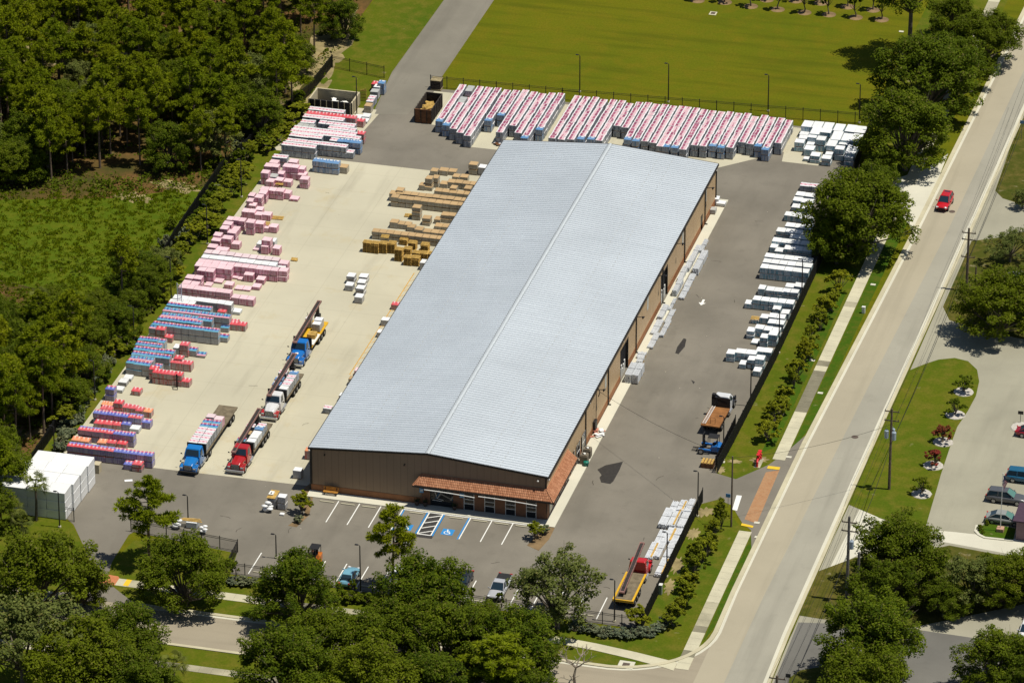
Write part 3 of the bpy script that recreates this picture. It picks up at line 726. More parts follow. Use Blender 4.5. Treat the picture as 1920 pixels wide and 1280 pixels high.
# right side below the canopy: columns and windows
b = MB(); b.bx(W_+0.03, W_+0.12, 0.02, CY1, 0.0, 3.1); b.build('storefront_wall', M_stuc, bd)
for k in range(7):
    y = 1.2+2.75*k; g = MB(); g.bx(W_+0.121, W_+0.15, y, y+1.4, 0.4, 2.8); go = g.build('window', M_glass, bd)
    f = MB(); f.bx(W_+0.13, W_+0.19, y-0.08, y, 0.35, 2.85); f.bx(W_+0.13, W_+0.19, y+1.4, y+1.48, 0.35, 2.85); f.bx(W_+0.13, W_+0.18, y, y+1.4, 1.55, 1.63); f.build('frame', M_alu, go)
# electrical mast on the side wall
b = MB(); y = 24.6
b.tube((W_+0.25, y, 0.4), (W_+0.25, y, 6.1), 0.05, 0.05, 6); b.path([(W_+0.25, y, 5.9), (W_+0.55, y, 6.15), (W_+0.75, y-0.1, 5.7), (W_+0.6, y-0.2, 5.1)], 0.06, 6)
b.bx(W_+0.05, W_+0.4, y-0.9, y+0.1, 0.5, 1.7); b.build('service_mast', M_blkm, bd)

# ------------------------------------------------------------------ front: bench, planters, bins, plants' tubs
M_wood = plain('varnished_wood', (0.42, 0.19, 0.03), 0.6, 0.3, var=0.2)
bx0 = G(624, 922)[0]
t = thing('bench', 'long orange wooden bench against the brown front wall', 'bench', (bx0, -0.55, 0.1))
b = MB()
for k in range(3): b.bx(-0.95, 0.95, -0.42+0.16*k, -0.29+0.16*k, 0.43, 0.47)
b.build('seat', M_wood, t)
b = MB()
for k in range(3): b.bx(-0.95, 0.95, 0.08+0.03*k, 0.12+0.03*k, 0.55+0.16*k, 0.68+0.16*k)
b.build('backrest', M_wood, t)
for x in (-0.75, 0.75):
    b = MB(); b.bx(x-0.04, x+0.04, -0.4, -0.32, 0, 0.43); b.bx(x-0.04, x+0.04, 0.06, 0.14, 0, 0.95); b.bx(x-0.04, x+0.04, -0.4, 0.1, 0.36, 0.42); b.build('leg', M_blkm, t)
M_pot = plain('dark_pot', (0.05, 0.035, 0.03), 0.5, 0.4)
for i, (px, lab) in enumerate(((122, 'dark planter pot farthest left of the storefront doors'), (222, 'dark planter pot just left of the glass doors'), (572, 'dark planter pot right of the glass doors'))):
    x = fx(px); t = thing('planter_pot', lab, 'planter', (x, -0.55, 0.1), group='dark pots by the storefront doors')
    b = MB(); b.loft([[(r_*math.cos(2*PI*k/12), r_*math.sin(2*PI*k/12), z) for k in range(12)] for r_, z in ((0.18, 0), (0.27, 0.25), (0.26, 0.5), (0.30, 0.6), (0.24, 0.6), (0.2, 0.5))]); b.build('pot', M_pot, t, smooth=True)
    b = MB(); r = random.Random(i)
    for k in range(40):
        a = r.uniform(0, 6.28); e = r.uniform(0.3, 1.3); p = Vector((math.cos(a)*math.cos(e), math.sin(a)*math.cos(e), math.sin(e)))*r.uniform(0.2, 0.5); b.cb((p.x, p.y, 0.5+p.z), (0.12, 0.08, 0.02), 0, rz=a, rx=r.uniform(-1, 1))
    b.build('foliage', plain('pot_leaf', (0.03, 0.05, 0.015), 0.6), t)
M_conb = plain('aggregate_concrete', (0.17, 0.145, 0.11), 0.9, 0.1, var=0.25, scale=8)
for (px, py, lab) in ((1093, 868, 'grey square litter bin with round opening nearest the tile canopy end'), (1100, 857, 'grey square litter bin behind another bin by the side wall')):
    x, y = G(px, py); t = thing('litter_bin', lab, 'litter bin', (W_+0.95, y, 0.1))
    b = MB(); b.bx(-0.5, 0.5, -0.5, 0.5, 0, 1.15); b.build('body', M_conb, t, bevel=0.05)
    b = MB(); b.bx(-0.45, 0.45, -0.45, 0.45, 1.15, 1.3); b.build('lid', M_conb, t, bevel=0.05)
    b = MB(); b.tube((0, 0, 1.3), (0, 0, 1.31), 0.3, 0.3, 16); b.build('opening', M_int, t); b = MB(); b.tube((0.05, 0.02, 1.31), (0.07, 0.03, 1.38), 0.2, 0.12, 10); b.build('bin_liner', M_white, t)
x, y = G(1096, 868)
b = MB(); b.loft([[(r_*math.cos(2*PI*k/12), r_*math.sin(2*PI*k/12), z) for k in range(12)] for r_, z in ((0.3, 0), (0.38, 0.5), (0.36, 0.55), (0.1, 0.62))]); 
tag(b.build('plastic_tub', plain('green_plastic', (0.01, 0.16, 0.12), 0.4), loc=(W_+1.35, y-0.7, 0.1), smooth=True), 'round green plastic tub in front of the grey litter bins', 'tub')
# ------------------------------------------------------------------ wrapped pallet loads
def wrap_side(name, c, layers=7, dark=0.5, band=None, vert=0.3, tint=None):
    """shrink-wrapped bundle sides: layers, wrinkles, optional vertical print bands"""
    n = NT(name, 0.35, 0.4)
    u, v, _ = n.sep(n.coord('UV')); r = n.rnd()
    k = n.mix(r, tuple(x*0.85 for x in c), tuple(min(0.9, x*1.12) for x in c))
    if band:
        t = n.noise(1.0, 2, n.comb(n.math('ADD', n.math('MULTIPLY', u, 7), n.math('MULTIPLY', r, 37)), n.math('MULTIPLY', v, 0.3), r))
        k = n.mix(n.ramp(t, 0.46, 0.58), k, band)
    lay = n.math('PINGPONG', n.math('MULTIPLY', v, layers), 0.5)
    k = n.mix(n.math('MULTIPLY', n.ramp(lay, 0.0, 0.16, 1, 0), dark), k, tuple(x*0.30 for x in c))
    wv = n.noise(1.0, 3, n.comb(n.math('ADD', n.math('MULTIPLY', u, 13), n.math('MULTIPLY', r, 91)), n.math('MULTIPLY', v, 1.5), r))
    k = n.mix(n.math('MULTIPLY', n.ramp(wv, 0.5, 0.7), vert), k, (0.72, 0.73, 0.74))
    edge = n.math('MAXIMUM', n.ramp(u, 0.0, 0.07, 1, 0), n.ramp(u, 0.93, 1.0, 0, 1))
    k = n.mix(n.math('MULTIPLY', edge, 0.35), k, tuple(x*0.5 for x in c))
    return n.out(k)
def top_plain(name, c, c2=None, text=0.35, seams=2):
    n = NT(name, 0.35, 0.4)
    u, v, _ = n.sep(n.coord('UV')); r = n.rnd()
    k = n.mix(r, tuple(x*0.93 for x in c), tuple(min(0.88, x*1.06) for x in c))
    sm = n.math('PINGPONG', n.math('MULTIPLY', u, seams), 0.5)
    k = n.mix(n.math('MULTIPLY', n.ramp(sm, 0.0, 0.05, 1, 0), 0.45), k, tuple(x*0.45 for x in c))
    if c2:
        t = n.noise(1.0, 2, n.comb(n.math('MULTIPLY', u, 9), n.math('MULTIPLY', v, 7), n.math('MULTIPLY', r, 50)))
        k = n.mix(n.math('MULTIPLY', n.ramp(t, 0.56, 0.64), text), k, c2)
    w_ = n.noise(1.0, 4, n.comb(n.math('MULTIPLY', u, 3), n.math('MULTIPLY', v, 3), n.math('MULTIPLY', r, 77)))
    k = n.mix(n.math('MULTIPLY', n.ramp(w_, 0.45, 0.75), 0.25), k, tuple(x*0.7 for x in c))
    return n.out(k)
def top_print(name, front, midA, midB, backA, backB, cyc=2.0, frame=(0.70, 0.71, 0.72), axis=0):
    """printed bundle wrappers: a front band, a middle band alternating A/B and a back band alternating A/B"""
    n = NT(name, 0.35, 0.4)
    uv = n.sep(n.coord('UV')); u, v = (uv[0], uv[1]) if axis == 0 else (uv[1], uv[0]); r = n.rnd()
    ph = n.math('ADD', n.math('MULTIPLY', u, cyc), n.math('MULTIPLY', v, 0.35))
    alt = n.math('GREATER_THAN', n.math('FRACT', ph), 0.5)
    alt2 = n.math('GREATER_THAN', n.math('FRACT', n.math('ADD', ph, 0.05)), 0.62)
    mid = n.mix(alt, midA, midB); back = n.mix(alt2, backA, backB)
    k = n.mix(n.math('GREATER_THAN', v, 0.30), front, mid)
    k = n.mix(n.math('GREATER_THAN', v, 0.66), k, back)
    k = n.mix(n.math('MULTIPLY', n.math('GREATER_THAN', v, 0.95), 0.6), k, frame)
    t = n.noise(1.0, 3, n.comb(n.math('MULTIPLY', u, 6), n.math('MULTIPLY', v, 6), n.math('MULTIPLY', r, 60)))
    k = n.mix(n.math('MULTIPLY', n.ramp(t, 0.58, 0.70), 0.18), k, (0.60, 0.55, 0.57))
    k = n.mix(n.math('MULTIPLY', r, 0.10), k, (0.55, 0.55, 0.60))
    return n.out(k)
def top_rowpink(name):
    """two bundle columns: purple-red band and pink band with white print, white wrap at the sides"""
    n = NT(name, 0.35, 0.4)
    u, v, _ = n.sep(n.coord('UV')); r = n.rnd()
    gp = n.new('ShaderNodeNewGeometry').outputs['Position']
    flip = n.math('GREATER_THAN', n.noise(1.0, 1, n.vmul(gp, (0.75, 0.16, 0.0))), 0.54)
    uu = n.math('ADD', n.math('MULTIPLY', u, n.math('SUBTRACT', 1.0, flip)), n.math('MULTIPLY', n.math('SUBTRACT', 1.0, u), flip))
    dark = n.mix(n.ramp(r, 0.3, 0.7), (0.25, 0.050, 0.105), (0.34, 0.085, 0.15))
    st = n.math('GREATER_THAN', n.math('FRACT', n.math('MULTIPLY', v, 3.0)), 0.62)
    pink = n.mix(st, (0.60, 0.30, 0.35), (0.72, 0.62, 0.63))
    k = n.mix(n.math('GREATER_THAN', uu, 0.50), dark, pink)
    edge = n.math('MAXIMUM', n.math('LESS_THAN', uu, 0.15), n.math('GREATER_THAN', uu, 0.86))
    k = n.mix(edge, k, (0.72, 0.71, 0.72))
    t = n.noise(1.0, 3, n.comb(n.math('MULTIPLY', u, 5), n.math('MULTIPLY', v, 5), n.math('MULTIPLY', r, 60)))
    k = n.mix(n.math('MULTIPLY', n.ramp(t, 0.54, 0.70), 0.25), k, (0.66, 0.50, 0.54))
    return n.out(k)
S_grey = wrap_side('grey_wrap_side', (0.36, 0.36, 0.37), 8, 0.55, None, 0.35)
S_dark = wrap_side('dark_wrap_side', (0.30, 0.33, 0.37), 9, 0.65, (0.10, 0.13, 0.19), 0.45)
S_pink = wrap_side('pink_wrap_side', (0.62, 0.36, 0.44), 4, 0.35, (0.46, 0.12, 0.20), 0.30)
S_red = wrap_side('red_wrap_side', (0.40, 0.30, 0.29), 4, 0.5, (0.42, 0.10, 0.09), 0.35)
S_white = wrap_side('white_wrap_side', (0.52, 0.55, 0.57), 3, 0.3, None, 0.4)
S_teal = wrap_side('teal_wrap_side', (0.40, 0.47, 0.51), 3, 0.35, (0.10, 0.28, 0.36), 0.45)
S_blue = wrap_side('blue_wrap_side', (0.33, 0.36, 0.42), 8, 0.6, (0.10, 0.20, 0.36), 0.4)
S_tan = wrap_side('tan_board_side', (0.36, 0.33, 0.27), 2, 0.35, (0.30, 0.26, 0.19), 0.15)
S_purp = wrap_side('purple_wrap_side', (0.32, 0.30, 0.38), 8, 0.6, (0.22, 0.16, 0.34), 0.3)
T_pink = top_plain('pink_wrap_top', (0.78, 0.56, 0.60), (0.62, 0.28, 0.38), 0.30, 2)
T_pale = top_plain('pale_pink_top', (0.72, 0.58, 0.60), (0.55, 0.42, 0.46), 0.3, 1)
T_white = top_plain('white_wrap_top', (0.76, 0.77, 0.77), (0.62, 0.64, 0.66), 0.25, 2)
T_grey = top_plain('grey_sheet_top', (0.42, 0.43, 0.41), None, 0, 1)
T_red = top_print('red_print_top', (0.60, 0.055, 0.07), (0.60, 0.05, 0.065), (0.66, 0.16, 0.17), (0.58, 0.04, 0.06), (0.72, 0.50, 0.50), 2.0)
T_oran = top_print('orange_print_top', (0.72, 0.27, 0.11), (0.72, 0.25, 0.10), (0.74, 0.36, 0.20), (0.70, 0.18, 0.08), (0.74, 0.50, 0.38), 2.0)
T_cyan = top_print('cyan_stripe_top', (0.10, 0.34, 0.48), (0.020, 0.045, 0.26), (0.10, 0.20, 0.46), (0.50, 0.025, 0.055), (0.62, 0.34, 0.38), 2.0)
T_cyan2 = top_print('teal_stripe_top', (0.62, 0.30, 0.36), (0.025, 0.07, 0.28), (0.12, 0.30, 0.48), (0.03, 0.18, 0.32), (0.12, 0.36, 0.48), 2.0)
T_purp = top_print('violet_stripe_top', (0.60, 0.07, 0.08), (0.60, 0.07, 0.08), (0.66, 0.38, 0.42), (0.09, 0.10, 0.44), (0.20, 0.22, 0.54), 2.0)
T_purp2 = top_print('violet_red_top', (0.10, 0.13, 0.46), (0.08, 0.09, 0.42), (0.36, 0.36, 0.58), (0.58, 0.06, 0.07), (0.66, 0.38, 0.40), 2.0)
T_rowp = top_rowpink('row_pink_top')
T_rose = top_print('rose_stripe_top', (0.70, 0.69, 0.70), (0.58, 0.17, 0.24), (0.70, 0.45, 0.50), (0.70, 0.69, 0.70), (0.66, 0.60, 0.62), 2.0)
T_blue = top_print('blue_print_top', (0.10, 0.24, 0.44), (0.06, 0.18, 0.40), (0.10, 0.24, 0.46), (0.60, 0.64, 0.68), (0.07, 0.20, 0.42), 1.5)
T_tan = top_plain('tan_board_top', (0.48, 0.33, 0.165), (0.33, 0.22, 0.11), 0.25, 1)
M_plk = plain('pallet_wood', (0.30, 0.20, 0.10), 0.8, 0.1, var=0.3)
STY = {'pink': ('pink_wrapped_pallet', 'shingle pallet', [S_pink, T_pink, M_plk]), 'pale': ('pink_wrapped_pallet', 'shingle pallet', [S_pink, T_pale, M_plk]),
       'white': ('white_wrapped_pallet', 'wrapped pallet', [S_white, T_white, M_plk]), 'teal': ('white_topped_pallet', 'wrapped pallet', [S_teal, T_white, M_plk]),
       'wgrey': ('white_wrapped_pallet', 'wrapped pallet', [S_grey, T_white, M_plk]),
       'grey': ('grey_sheet_pallet', 'wrapped pallet', [S_grey, T_grey, M_plk]), 'red': ('red_printed_pallet', 'shingle pallet', [S_red, T_red, M_plk]),
       'oran': ('orange_printed_pallet', 'shingle pallet', [S_red, T_oran, M_plk]), 'cyan': ('striped_pallet', 'shingle pallet', [S_grey, T_cyan, M_plk]),
       'cyan2': ('striped_pallet', 'shingle pallet', [S_grey, T_cyan2, M_plk]), 'purp': ('violet_striped_pallet', 'shingle pallet', [S_purp, T_purp, M_plk]),
       'purp2': ('violet_striped_pallet', 'shingle pallet', [S_purp, T_purp2, M_plk]), 'rowp': ('row_shingle_pallet', 'shingle pallet', [S_dark, T_rowp, M_plk]),
       'rose': ('rose_striped_pallet', 'shingle pallet', [S_dark, T_rose, M_plk]), 'blue': ('blue_topped_pallet', 'shingle pallet', [S_blue, T_blue, M_plk]),
       'tan': ('brown_board_pallet', 'board pallet', [S_tan, T_tan, M_plk])}
LOOK = {'pink': 'pink wrapped', 'pale': 'pale pink wrapped', 'white': 'white wrapped', 'teal': 'white topped', 'wgrey': 'white topped grey', 'grey': 'grey sheeted', 'red': 'red printed', 'oran': 'orange printed',
        'cyan': 'blue red striped', 'cyan2': 'teal blue striped', 'purp': 'violet red striped', 'purp2': 'red violet striped', 'rowp': 'maroon topped', 'rose': 'rose striped', 'blue': 'blue topped', 'tan': 'brown board'}
def load_into(b, x0, x1, y0, y1, z0, z1, r, woodbase=True):
    """one load: wooden deck, bundle stack with soft uneven upper edge"""
    j = lambda s=0.018: r.uniform(-s, s)
    if woodbase:
        b.bx(x0+0.05, x1-0.05, y0+0.04, y1-0.04, z0+0.004, z0+0.12, 2)
    zb = z0+0.115 if woodbase else z0+0.01; zt = z1+j(0.02); e = 0.035
    bot = [(x0+j(), y0+j()), (x1+j(), y0+j()), (x1+j(), y1+j()), (x0+j(), y1+j())]
    mid = [(p[0]+j(0.012), p[1]+j(0.012)) for p in bot]
    zz = [zt-e+j(0.02) for _ in range(4)]
    cx, cy = (x0+x1)/2, (y0+y1)/2
    top = [(p[0]+(e if p[0] < cx else -e), p[1]+(e if p[1] < cy else -e)) for p in mid]
    B = [b.pt((p[0], p[1], zb)) for p in bot]; Mm = [b.pt((p[0], p[1], z)) for p, z in zip(mid, zz)]; T = [b.pt((p[0], p[1], z+e)) for p, z in zip(top, zz)]
    for k in range(4):
        q = (k+1) % 4
        b.face([B[k], B[q], Mm[q], Mm[k]], 0); b.face([Mm[k], Mm[q], T[q], T[k]], 1, ((0.02, 0.02), (0.02, 0.02), (0.02, 0.02), (0.02, 0.02)))
    b.face(T, 1); b.face(B[::-1], 0)
_meshes = {}
def load_mesh(sty, sx, sy, h, variant):
    key = (sty, round(sx, 2), round(sy, 2), round(h, 2), variant)
    if key not in _meshes:
        b = MB(); r = random.Random(hash((sty, int(sx*100), int(sy*100), int(h*100), variant)) & 0xffff)
        load_into(b, -sx/2, sx/2, -sy/2, sy/2, 0, h, r)
        _meshes[key] = b.mesh(STY[sty][0], STY[sty][2])
    return _meshes[key]
def put_load(sty, x, y, z, sx, sy, h, label, group=None, rz=0.0):
    q = lambda v, s: round(v/s)*s
    me = load_mesh(sty, q(sx, 0.02), q(sy, 0.05), q(h, 0.05), rng.randrange(5))
    o = bpy.data.objects.new(STY[sty][0], me); C.objects.link(o)
    o.location = (x, y, z); o.rotation_euler = (0, 0, rz+rng.uniform(-0.012, 0.012))
    return tag(o, label, STY[sty][1], group)
# --- the stock rows of the concrete yard: (zoom frame, left x, y, right x, y | front top edge, height, levels, looks, description)
FR = {'A': (460, 270, 8.0), 'B': (340, 400, 8.0), 'C': (260, 530, 8.0), 'D': (120, 660, 5.564), 'E': (520, 130, 7.1125), 'F': (660, 280, 5.335), 'W': (1340, 320, 5.333), 'V': (1340, 520, 6.4), 'X': (1460, 200, 9.145)}
def fp(fr, x, y): a = FR[fr]; return (a[0]+x/a[2], a[1]+y/a[2])
def shorten(lab):
    for a, c in ((' tier', ''), (' and red ', ' red '), (' and blue ', ' blue '), (' in the ', ' in '), (' of the ', ' of '), (' from the ', ' from '), (' before the ', ' before '), (' at the ', ' at '), (' by the ', ' by '), (' beside the ', ' beside '), (' the ', ' ')):
        if len(lab.split()) <= 16: break
        lab = lab.replace(a, c)
    return lab
def by_depth(rows, fi):
    return sorted(rows, key=lambda t: -G(*fp(*(t[:3] if fi else (fi_frame[0],)+t[:2])), 1.0)[1])
fi_frame = ['F']
def row(fr, xl, yl, xr, H, lev, looks, phrase, group, pw=1.0, depth=1.22, z0=0.0):
    """a row of pallets along X. looks: one style or list of (style, share)"""
    x0, y0 = G(*fp(fr, xl, yl), H); x1 = G(*fp(fr, xr, yl+(xr-xl)*0.095), H)[0]
    n = max(1, round((x1-x0)/pw)); s = (x1-x0)/n
    if isinstance(looks, str): looks = [(looks, 1.0)]
    seq = []
    for st, sh in looks: seq += [st]*max(1, round(sh*n))
    seq = (seq+[looks[-1][0]]*n)[:n]
    h = (H-z0)/lev
    for k in range(n):
        st = seq[k]
        for l in range(lev):
            tier = '' if lev == 1 else (', upper tier' if l == lev-1 else ', lower tier')
            pos = '' if n == 1 else '%s from left ' % ordw(k) if k else 'leftmost '
            lab = shorten('%s pallet, %s%s%s' % (LOOK[st], pos, phrase, tier))
            put_load(st, x0+s*(k+0.5), y0+depth/2+rng.uniform(-0.05, 0.05)*(0 if n > 4 else 1), z0+l*h, s-0.025, depth, h, lab, group)
    return x0, y0, x1
gP = 'pink wrapped pallets along the left edge of the yard'; gS = 'striped shingle pallets in rows on the left of the yard'; gR = 'red printed pallets in the left yard'
gW = 'white wrapped pallets in the left yard'; gK = 'shingle pallet rows below the beige container'; gV = 'violet and red striped rows at the near end of the yard'
# far pink block (frame A)
row('A', 395, 195, 620, 1.5, 2, 'rose', 'short row at the far end of pink stacks', gP)
row('A', 350, 275, 485, 1.3, 1, 'pink', 'by the hedge, farthest of the pink stacks', gP)
row('A', 275, 332, 400, 1.4, 1, 'pink', 'by the hedge, second farthest of the pink stacks', gP)
row('A', 390, 340, 490, 1.5, 2, 'pink', 'in the tall stack beside the farthest pink block', gP)
row('A', 225, 428, 345, 1.9, 2, 'pink', 'in the tall stack at the hedge corner', gP)
row('A', 300, 558, 420, 1.0, 1, 'pink', 'below the hedge corner stack', gP)
row('A', 352, 488, 470, 1.1, 1, 'grey', 'with dark torn sheet among the far pink stacks', gP)
row('A', 480, 442, 575, 1.2, 1, 'pink', 'left of the big far pink block', gP)
row('A', 432, 542, 555, 0.9, 1, 'pink', 'with scrap lumber on top in front of the far pink block', gP)
row('A', 555, 335, 790, 1.9, 2, 'pink', 'in the big far pink block', gP)
row('A', 795, 375, 880, 1.6, 2, 'pink', 'at the right end of the big far pink block', gP)
row('A', 780, 460, 905, 1.0, 1, 'pink', 'low at the right front of the far pink block', gP)
row('A', 640, 268, 770, 1.2, 1, 'pink', 'behind the big far pink block', gP)
row('A', 565, 562, 685, 0.85, 1, 'pink', 'alone in front of the far pink block', gP)
row('A', 432, 606, 500, 0.35, 1, 'pink', 'flat one beside the loose wooden pallet', gP)
row('A', 810, 522, 940, 1.5, 2, 'pink', 'in the lone two-pallet tower out on the concrete', gP)
row('A', 210, 682, 335, 1.6, 2, 'pink', 'in the column by the hedge, back one', gP)
row('A', 190, 735, 310, 1.6, 2, 'pink', 'in the column by the hedge, second one', gP)
row('A', 130, 800, 245, 1.6, 2, 'pink', 'in the column by the hedge, front one', gP)
row('A', 335, 690, 570, 1.4, 2, 'pink', 'in the short row right of the hedge column', gP)
row('A', 550, 730, 670, 1.0, 1, 'pink', 'at the right end of the short row', gP)
row('A', 655, 822, 785, 0.38, 1, 'pink', 'flat one at the right end of the short row', gP)
row('A', 12, 858, 110, 1.1, 1, 'pink', 'left of the hedge column, low', gP)
row('A', 35, 770, 130, 1.2, 1, 'pink', 'left of the hedge column, higher', gP)
row('A', 45, 915, 155, 0.8, 1, 'pink', 'with loose sheet on top before the hedge column', gP)
row('A', -60, 1010, 140, 1.2, 1, 'pink', 'in the row of three behind the wide pink front', gP)
row('A', 140, 985, 250, 1.0, 1, 'pink', 'behind the pair near the flat wooden pallets', gP)
row('A', 135, 1058, 245, 0.95, 1, 'pink', 'left of the pair beside the flat wooden pallets', gP)
row('A', 248, 1055, 375, 0.95, 1, 'pink', 'right of the pair beside the flat wooden pallets', gP)
# blue topped row at the edge of concrete
row('A', 1000, 255, 1400, 1.8, 2, 'blue', 'in the blue topped row at the concrete edge', 'blue topped pallets at the concrete edge')
row('A', 1402, 345, 1525, 1.0, 1, 'tan', 'at the right end of the blue topped row', 'blue topped pallets at the concrete edge')
# frame B
row('B', 670, 92, 950, 1.5, 2, 'pink', 'in the back row behind the dark gap', gP)
row('B', 960, 132, 1085, 1.95, 2, 'pink', 'in the tall tower left of the wooden pallet stack', gP)
row('B', 1095, 150, 1230, 1.5, 2, 'pink', 'behind the pallet that carries loose wood', gP)
row('B', 1200, 210, 1310, 0.75, 1, 'pink', 'with loose wood on top', gP)
row('B', 1310, 200, 1430, 0.95, 1, 'pink', 'right of the pallet that carries loose wood', gP)
row('B', 615, 158, 750, 1.7, 2, 'pink', 'at the hedge, back of the middle pink group', gP)
row('B', 570, 228, 690, 1.6, 2, 'pink', 'at the hedge, second of the middle pink group', gP)
row('B', 680, 288, 815, 1.8, 2, 'pink', 'in the stack right of the middle hedge group', gP)
row('B', 470, 328, 590, 1.7, 2, 'pink', 'at the hedge, third of the middle pink group', gP)
row('B', 600, 368, 750, 1.6, 2, 'pink', 'with a curled top sheet', gP)
row('B', 440, 405, 580, 1.4, 2, 'pink', 'at the hedge, fourth of the middle pink group', gP)
row('B', 750, 240, 860, 0.9, 1, 'pink', 'low behind the tall pink tower', gP)
row('B', 380, 503, 520, 1.5, 2, 'pink', 'at the hedge, nearest of the middle pink group', gP)
row('B', 500, 543, 690, 1.3, 1, 'pink', 'behind the long pale row', gP)
row('B', 745, 458, 870, 0.85, 1, 'pink', 'alone behind the long pale row', gP)
row('B', 1065, 538, 1180, 0.25, 1, 'pink', 'flat one left of the pink and white tower', gP)
row('B', 1200, 402, 1335, 1.95, 2, 'pink', 'in the tall tower behind the long pale row', gP)
row('B', 1190, 490, 1300, 1.25, 1, 'pink', 'in front of the tall tower', gP)
row('B', 1360, 524, 1470, 1.1, 1, 'pink', 'right of the tall tower', gP)
row('B', 1125, 452, 1195, 0.9, 1, 'white', 'left of the tall pink tower', gW)
row('B', 1345, 420, 1400, 1.0, 1, 'white', 'right of the tall pink tower', gW)
row('B', 330, 588, 1470, 1.9, 2, 'pale', 'in the long pale row', gP, 1.06)
row('B', 290, 658, 1430, 1.9, 2, 'white', 'in the long white row between pink rows', gW, 1.06)
row('B', 1450, 742, 1590, 1.85, 2, 'pink', 'at the right end behind the white row end', gP)
row('B', 1440, 800, 1560, 1.5, 1, 'white', 'low at the right end of the long white row', gW)
row('B', 1450, 862, 1580, 1.6, 2, 'pink', 'at the right front corner of the long pink row', gP)
row('B', 230, 727, 1455, 1.7, 2, 'pink', 'in the long pink row before the white row', gP, 1.03)
row('B', 190, 782, 755, 1.7, 2, 'pink', 'in the second long pink row', gP, 1.03)
row('B', 230, 852, 485, 1.7, 2, 'pink', 'in the short block before the pink rows', gP)
row('B', 52, 962, 300, 1.5, 2, 'pink', 'in the hedge side pair row', gP)
row('B', 0, 1048, 250, 1.3, 1, 'pink', 'in the low hedge side row', gP)
row('B', 480, 1022, 610, 0.3, 1, 'pink', 'flat one before the short block', gP)
row('B', 730, 952, 850, 0.3, 1, 'pink', 'flat one before the second long pink row', gP)
row('B', 842, 985, 930, 0.25, 1, 'pink', 'small flat one left of the lone pink stack', gP)
row('B', 930, 914, 1075, 1.1, 1, 'pink', 'standing alone before the long pink row', gP)
row('B', 1112, 984, 1240, 0.8, 1, 'pink', 'standing alone near the right end', gP)
row('B', 635, 1064, 765, 0.65, 1, 'pink', 'standing beside the yellow board', gP)
row('B', 340, 1075, 450, 0.3, 1, 'pink', 'flat one left of the yellow board', gP)
row('B', 792, 1122, 1035, 0.3, 1, 'pink', 'flat in the pair of flattened loads', gP)
row('B', 1052, 1098, 1175, 0.5, 1, 'pink', 'tilted one right of the flattened loads', gP)
# frame C
row('C', 590, 68, 1385, 1.6, 2, 'pink', 'in the nearest long pink row', gP, 1.03)
row('C', 1385, 222, 1725, 1.05, 1, 'pink', 'in the short row at the right of the nearest pink row', gP)
row('C', 500, 233, 1400, 1.75, 2, 'wgrey', 'in the white row before the pink rows', gW, 1.0)
row('C', 440, 292, 830, 1.75, 2, 'wgrey', 'in the short white row carrying the ladder', gW, 1.0)
row('C', 1395, 428, 1520, 0.5, 1, 'white', 'alone at the right end of the white row', gW)
row('C', 1172, 432, 1300, 1.0, 1, 'red', 'sitting before the white row', gR)
row('C', 410, 336, 1085, 1.8, 2, 'cyan', 'in the first striped row from the back', gS)
row('C', 355, 415, 1370, 1.9, 2, 'cyan2', 'in the second striped row from the back', gS)
row('C', 320, 492, 1105, 1.8, 2, [('cyan2', 0.7), ('cyan', 0.3)], 'in the third striped row from the back', gS)
row('C', 270, 548, 940, 1.8, 2, 'cyan', 'in the fourth striped row from the back', gS)
row('C', 190, 625, 1205, 1.95, 2, 'cyan', 'in the long fifth striped row from the back', gS, 0.98)
row('C', 150, 672, 250, 1.85, 2, 'cyan2', 'left of the long fifth striped row', gS)
row('C', 250, 695, 390, 1.85, 2, 'red', 'at the left before the long fifth striped row', gR)
row('C', 360, 815, 500, 0.8, 1, 'red', 'low before the long fifth striped row', gR)
row('C', 1220, 668, 1350, 0.7, 1, 'cyan', 'alone right of the long fifth striped row', gS)
row('C', 1187, 815, 1330, 0.75, 1, 'cyan', 'torn, at the right front of the fifth striped row', gS)
row('C', 1365, 592, 1480, 0.9, 1, 'red', 'in the red group right of the striped rows, back', gR)
row('C', 1355, 622, 1600, 0.9, 1, 'red', 'in the red group right of the striped rows, front', gR)
row('C', -20, 850, 275, 1.7, 2, 'cyan', 'in the sixth striped row, by the hedge', gS)
row('C', 255, 885, 390, 1.4, 2, 'cyan', 'at the right end of the sixth striped row', gS)
row('C', -60, 925, 340, 1.7, 2, 'cyan', 'in the seventh striped row, by the hedge', gS)
row('C', -90, 1000, 380, 1.75, 2, 'cyan', 'in the eighth striped row, by the hedge', gS)
row('C', 385, 1048, 520, 1.6, 2, 'cyan', 'at the right end of the eighth striped row', gS)
row('C', -120, 1070, 470, 1.8, 2, 'cyan', 'in the ninth striped row, by the hedge', gS)
row('C', -150, 1140, 215, 1.8, 2, 'cyan2', 'in the tenth striped row, by the hedge', gS)
row('C', 510, 968, 605, 1.2, 1, 'wgrey', 'left of the tall red stack', gW)
row('C', 608, 934, 740, 1.75, 2, 'red', 'in the tall red stack amid the yard', gR)
row('C', 740, 1014, 860, 0.9, 1, 'cyan', 'right of the tall red stack', gS)
row('C', 865, 1078, 995, 0.42, 1, 'cyan2', 'flat one right of the tall red stack', gS)
row('C', 520, 1134, 650, 1.4, 2, 'red', 'in the pair behind the red block', gR)
row('C', 445, 1186, 580, 1.1, 1, 'red', 'at the left of the red block', gR)
row('C', 550, 1205, 790, 1.1, 1, 'red', 'in the red block', gR)
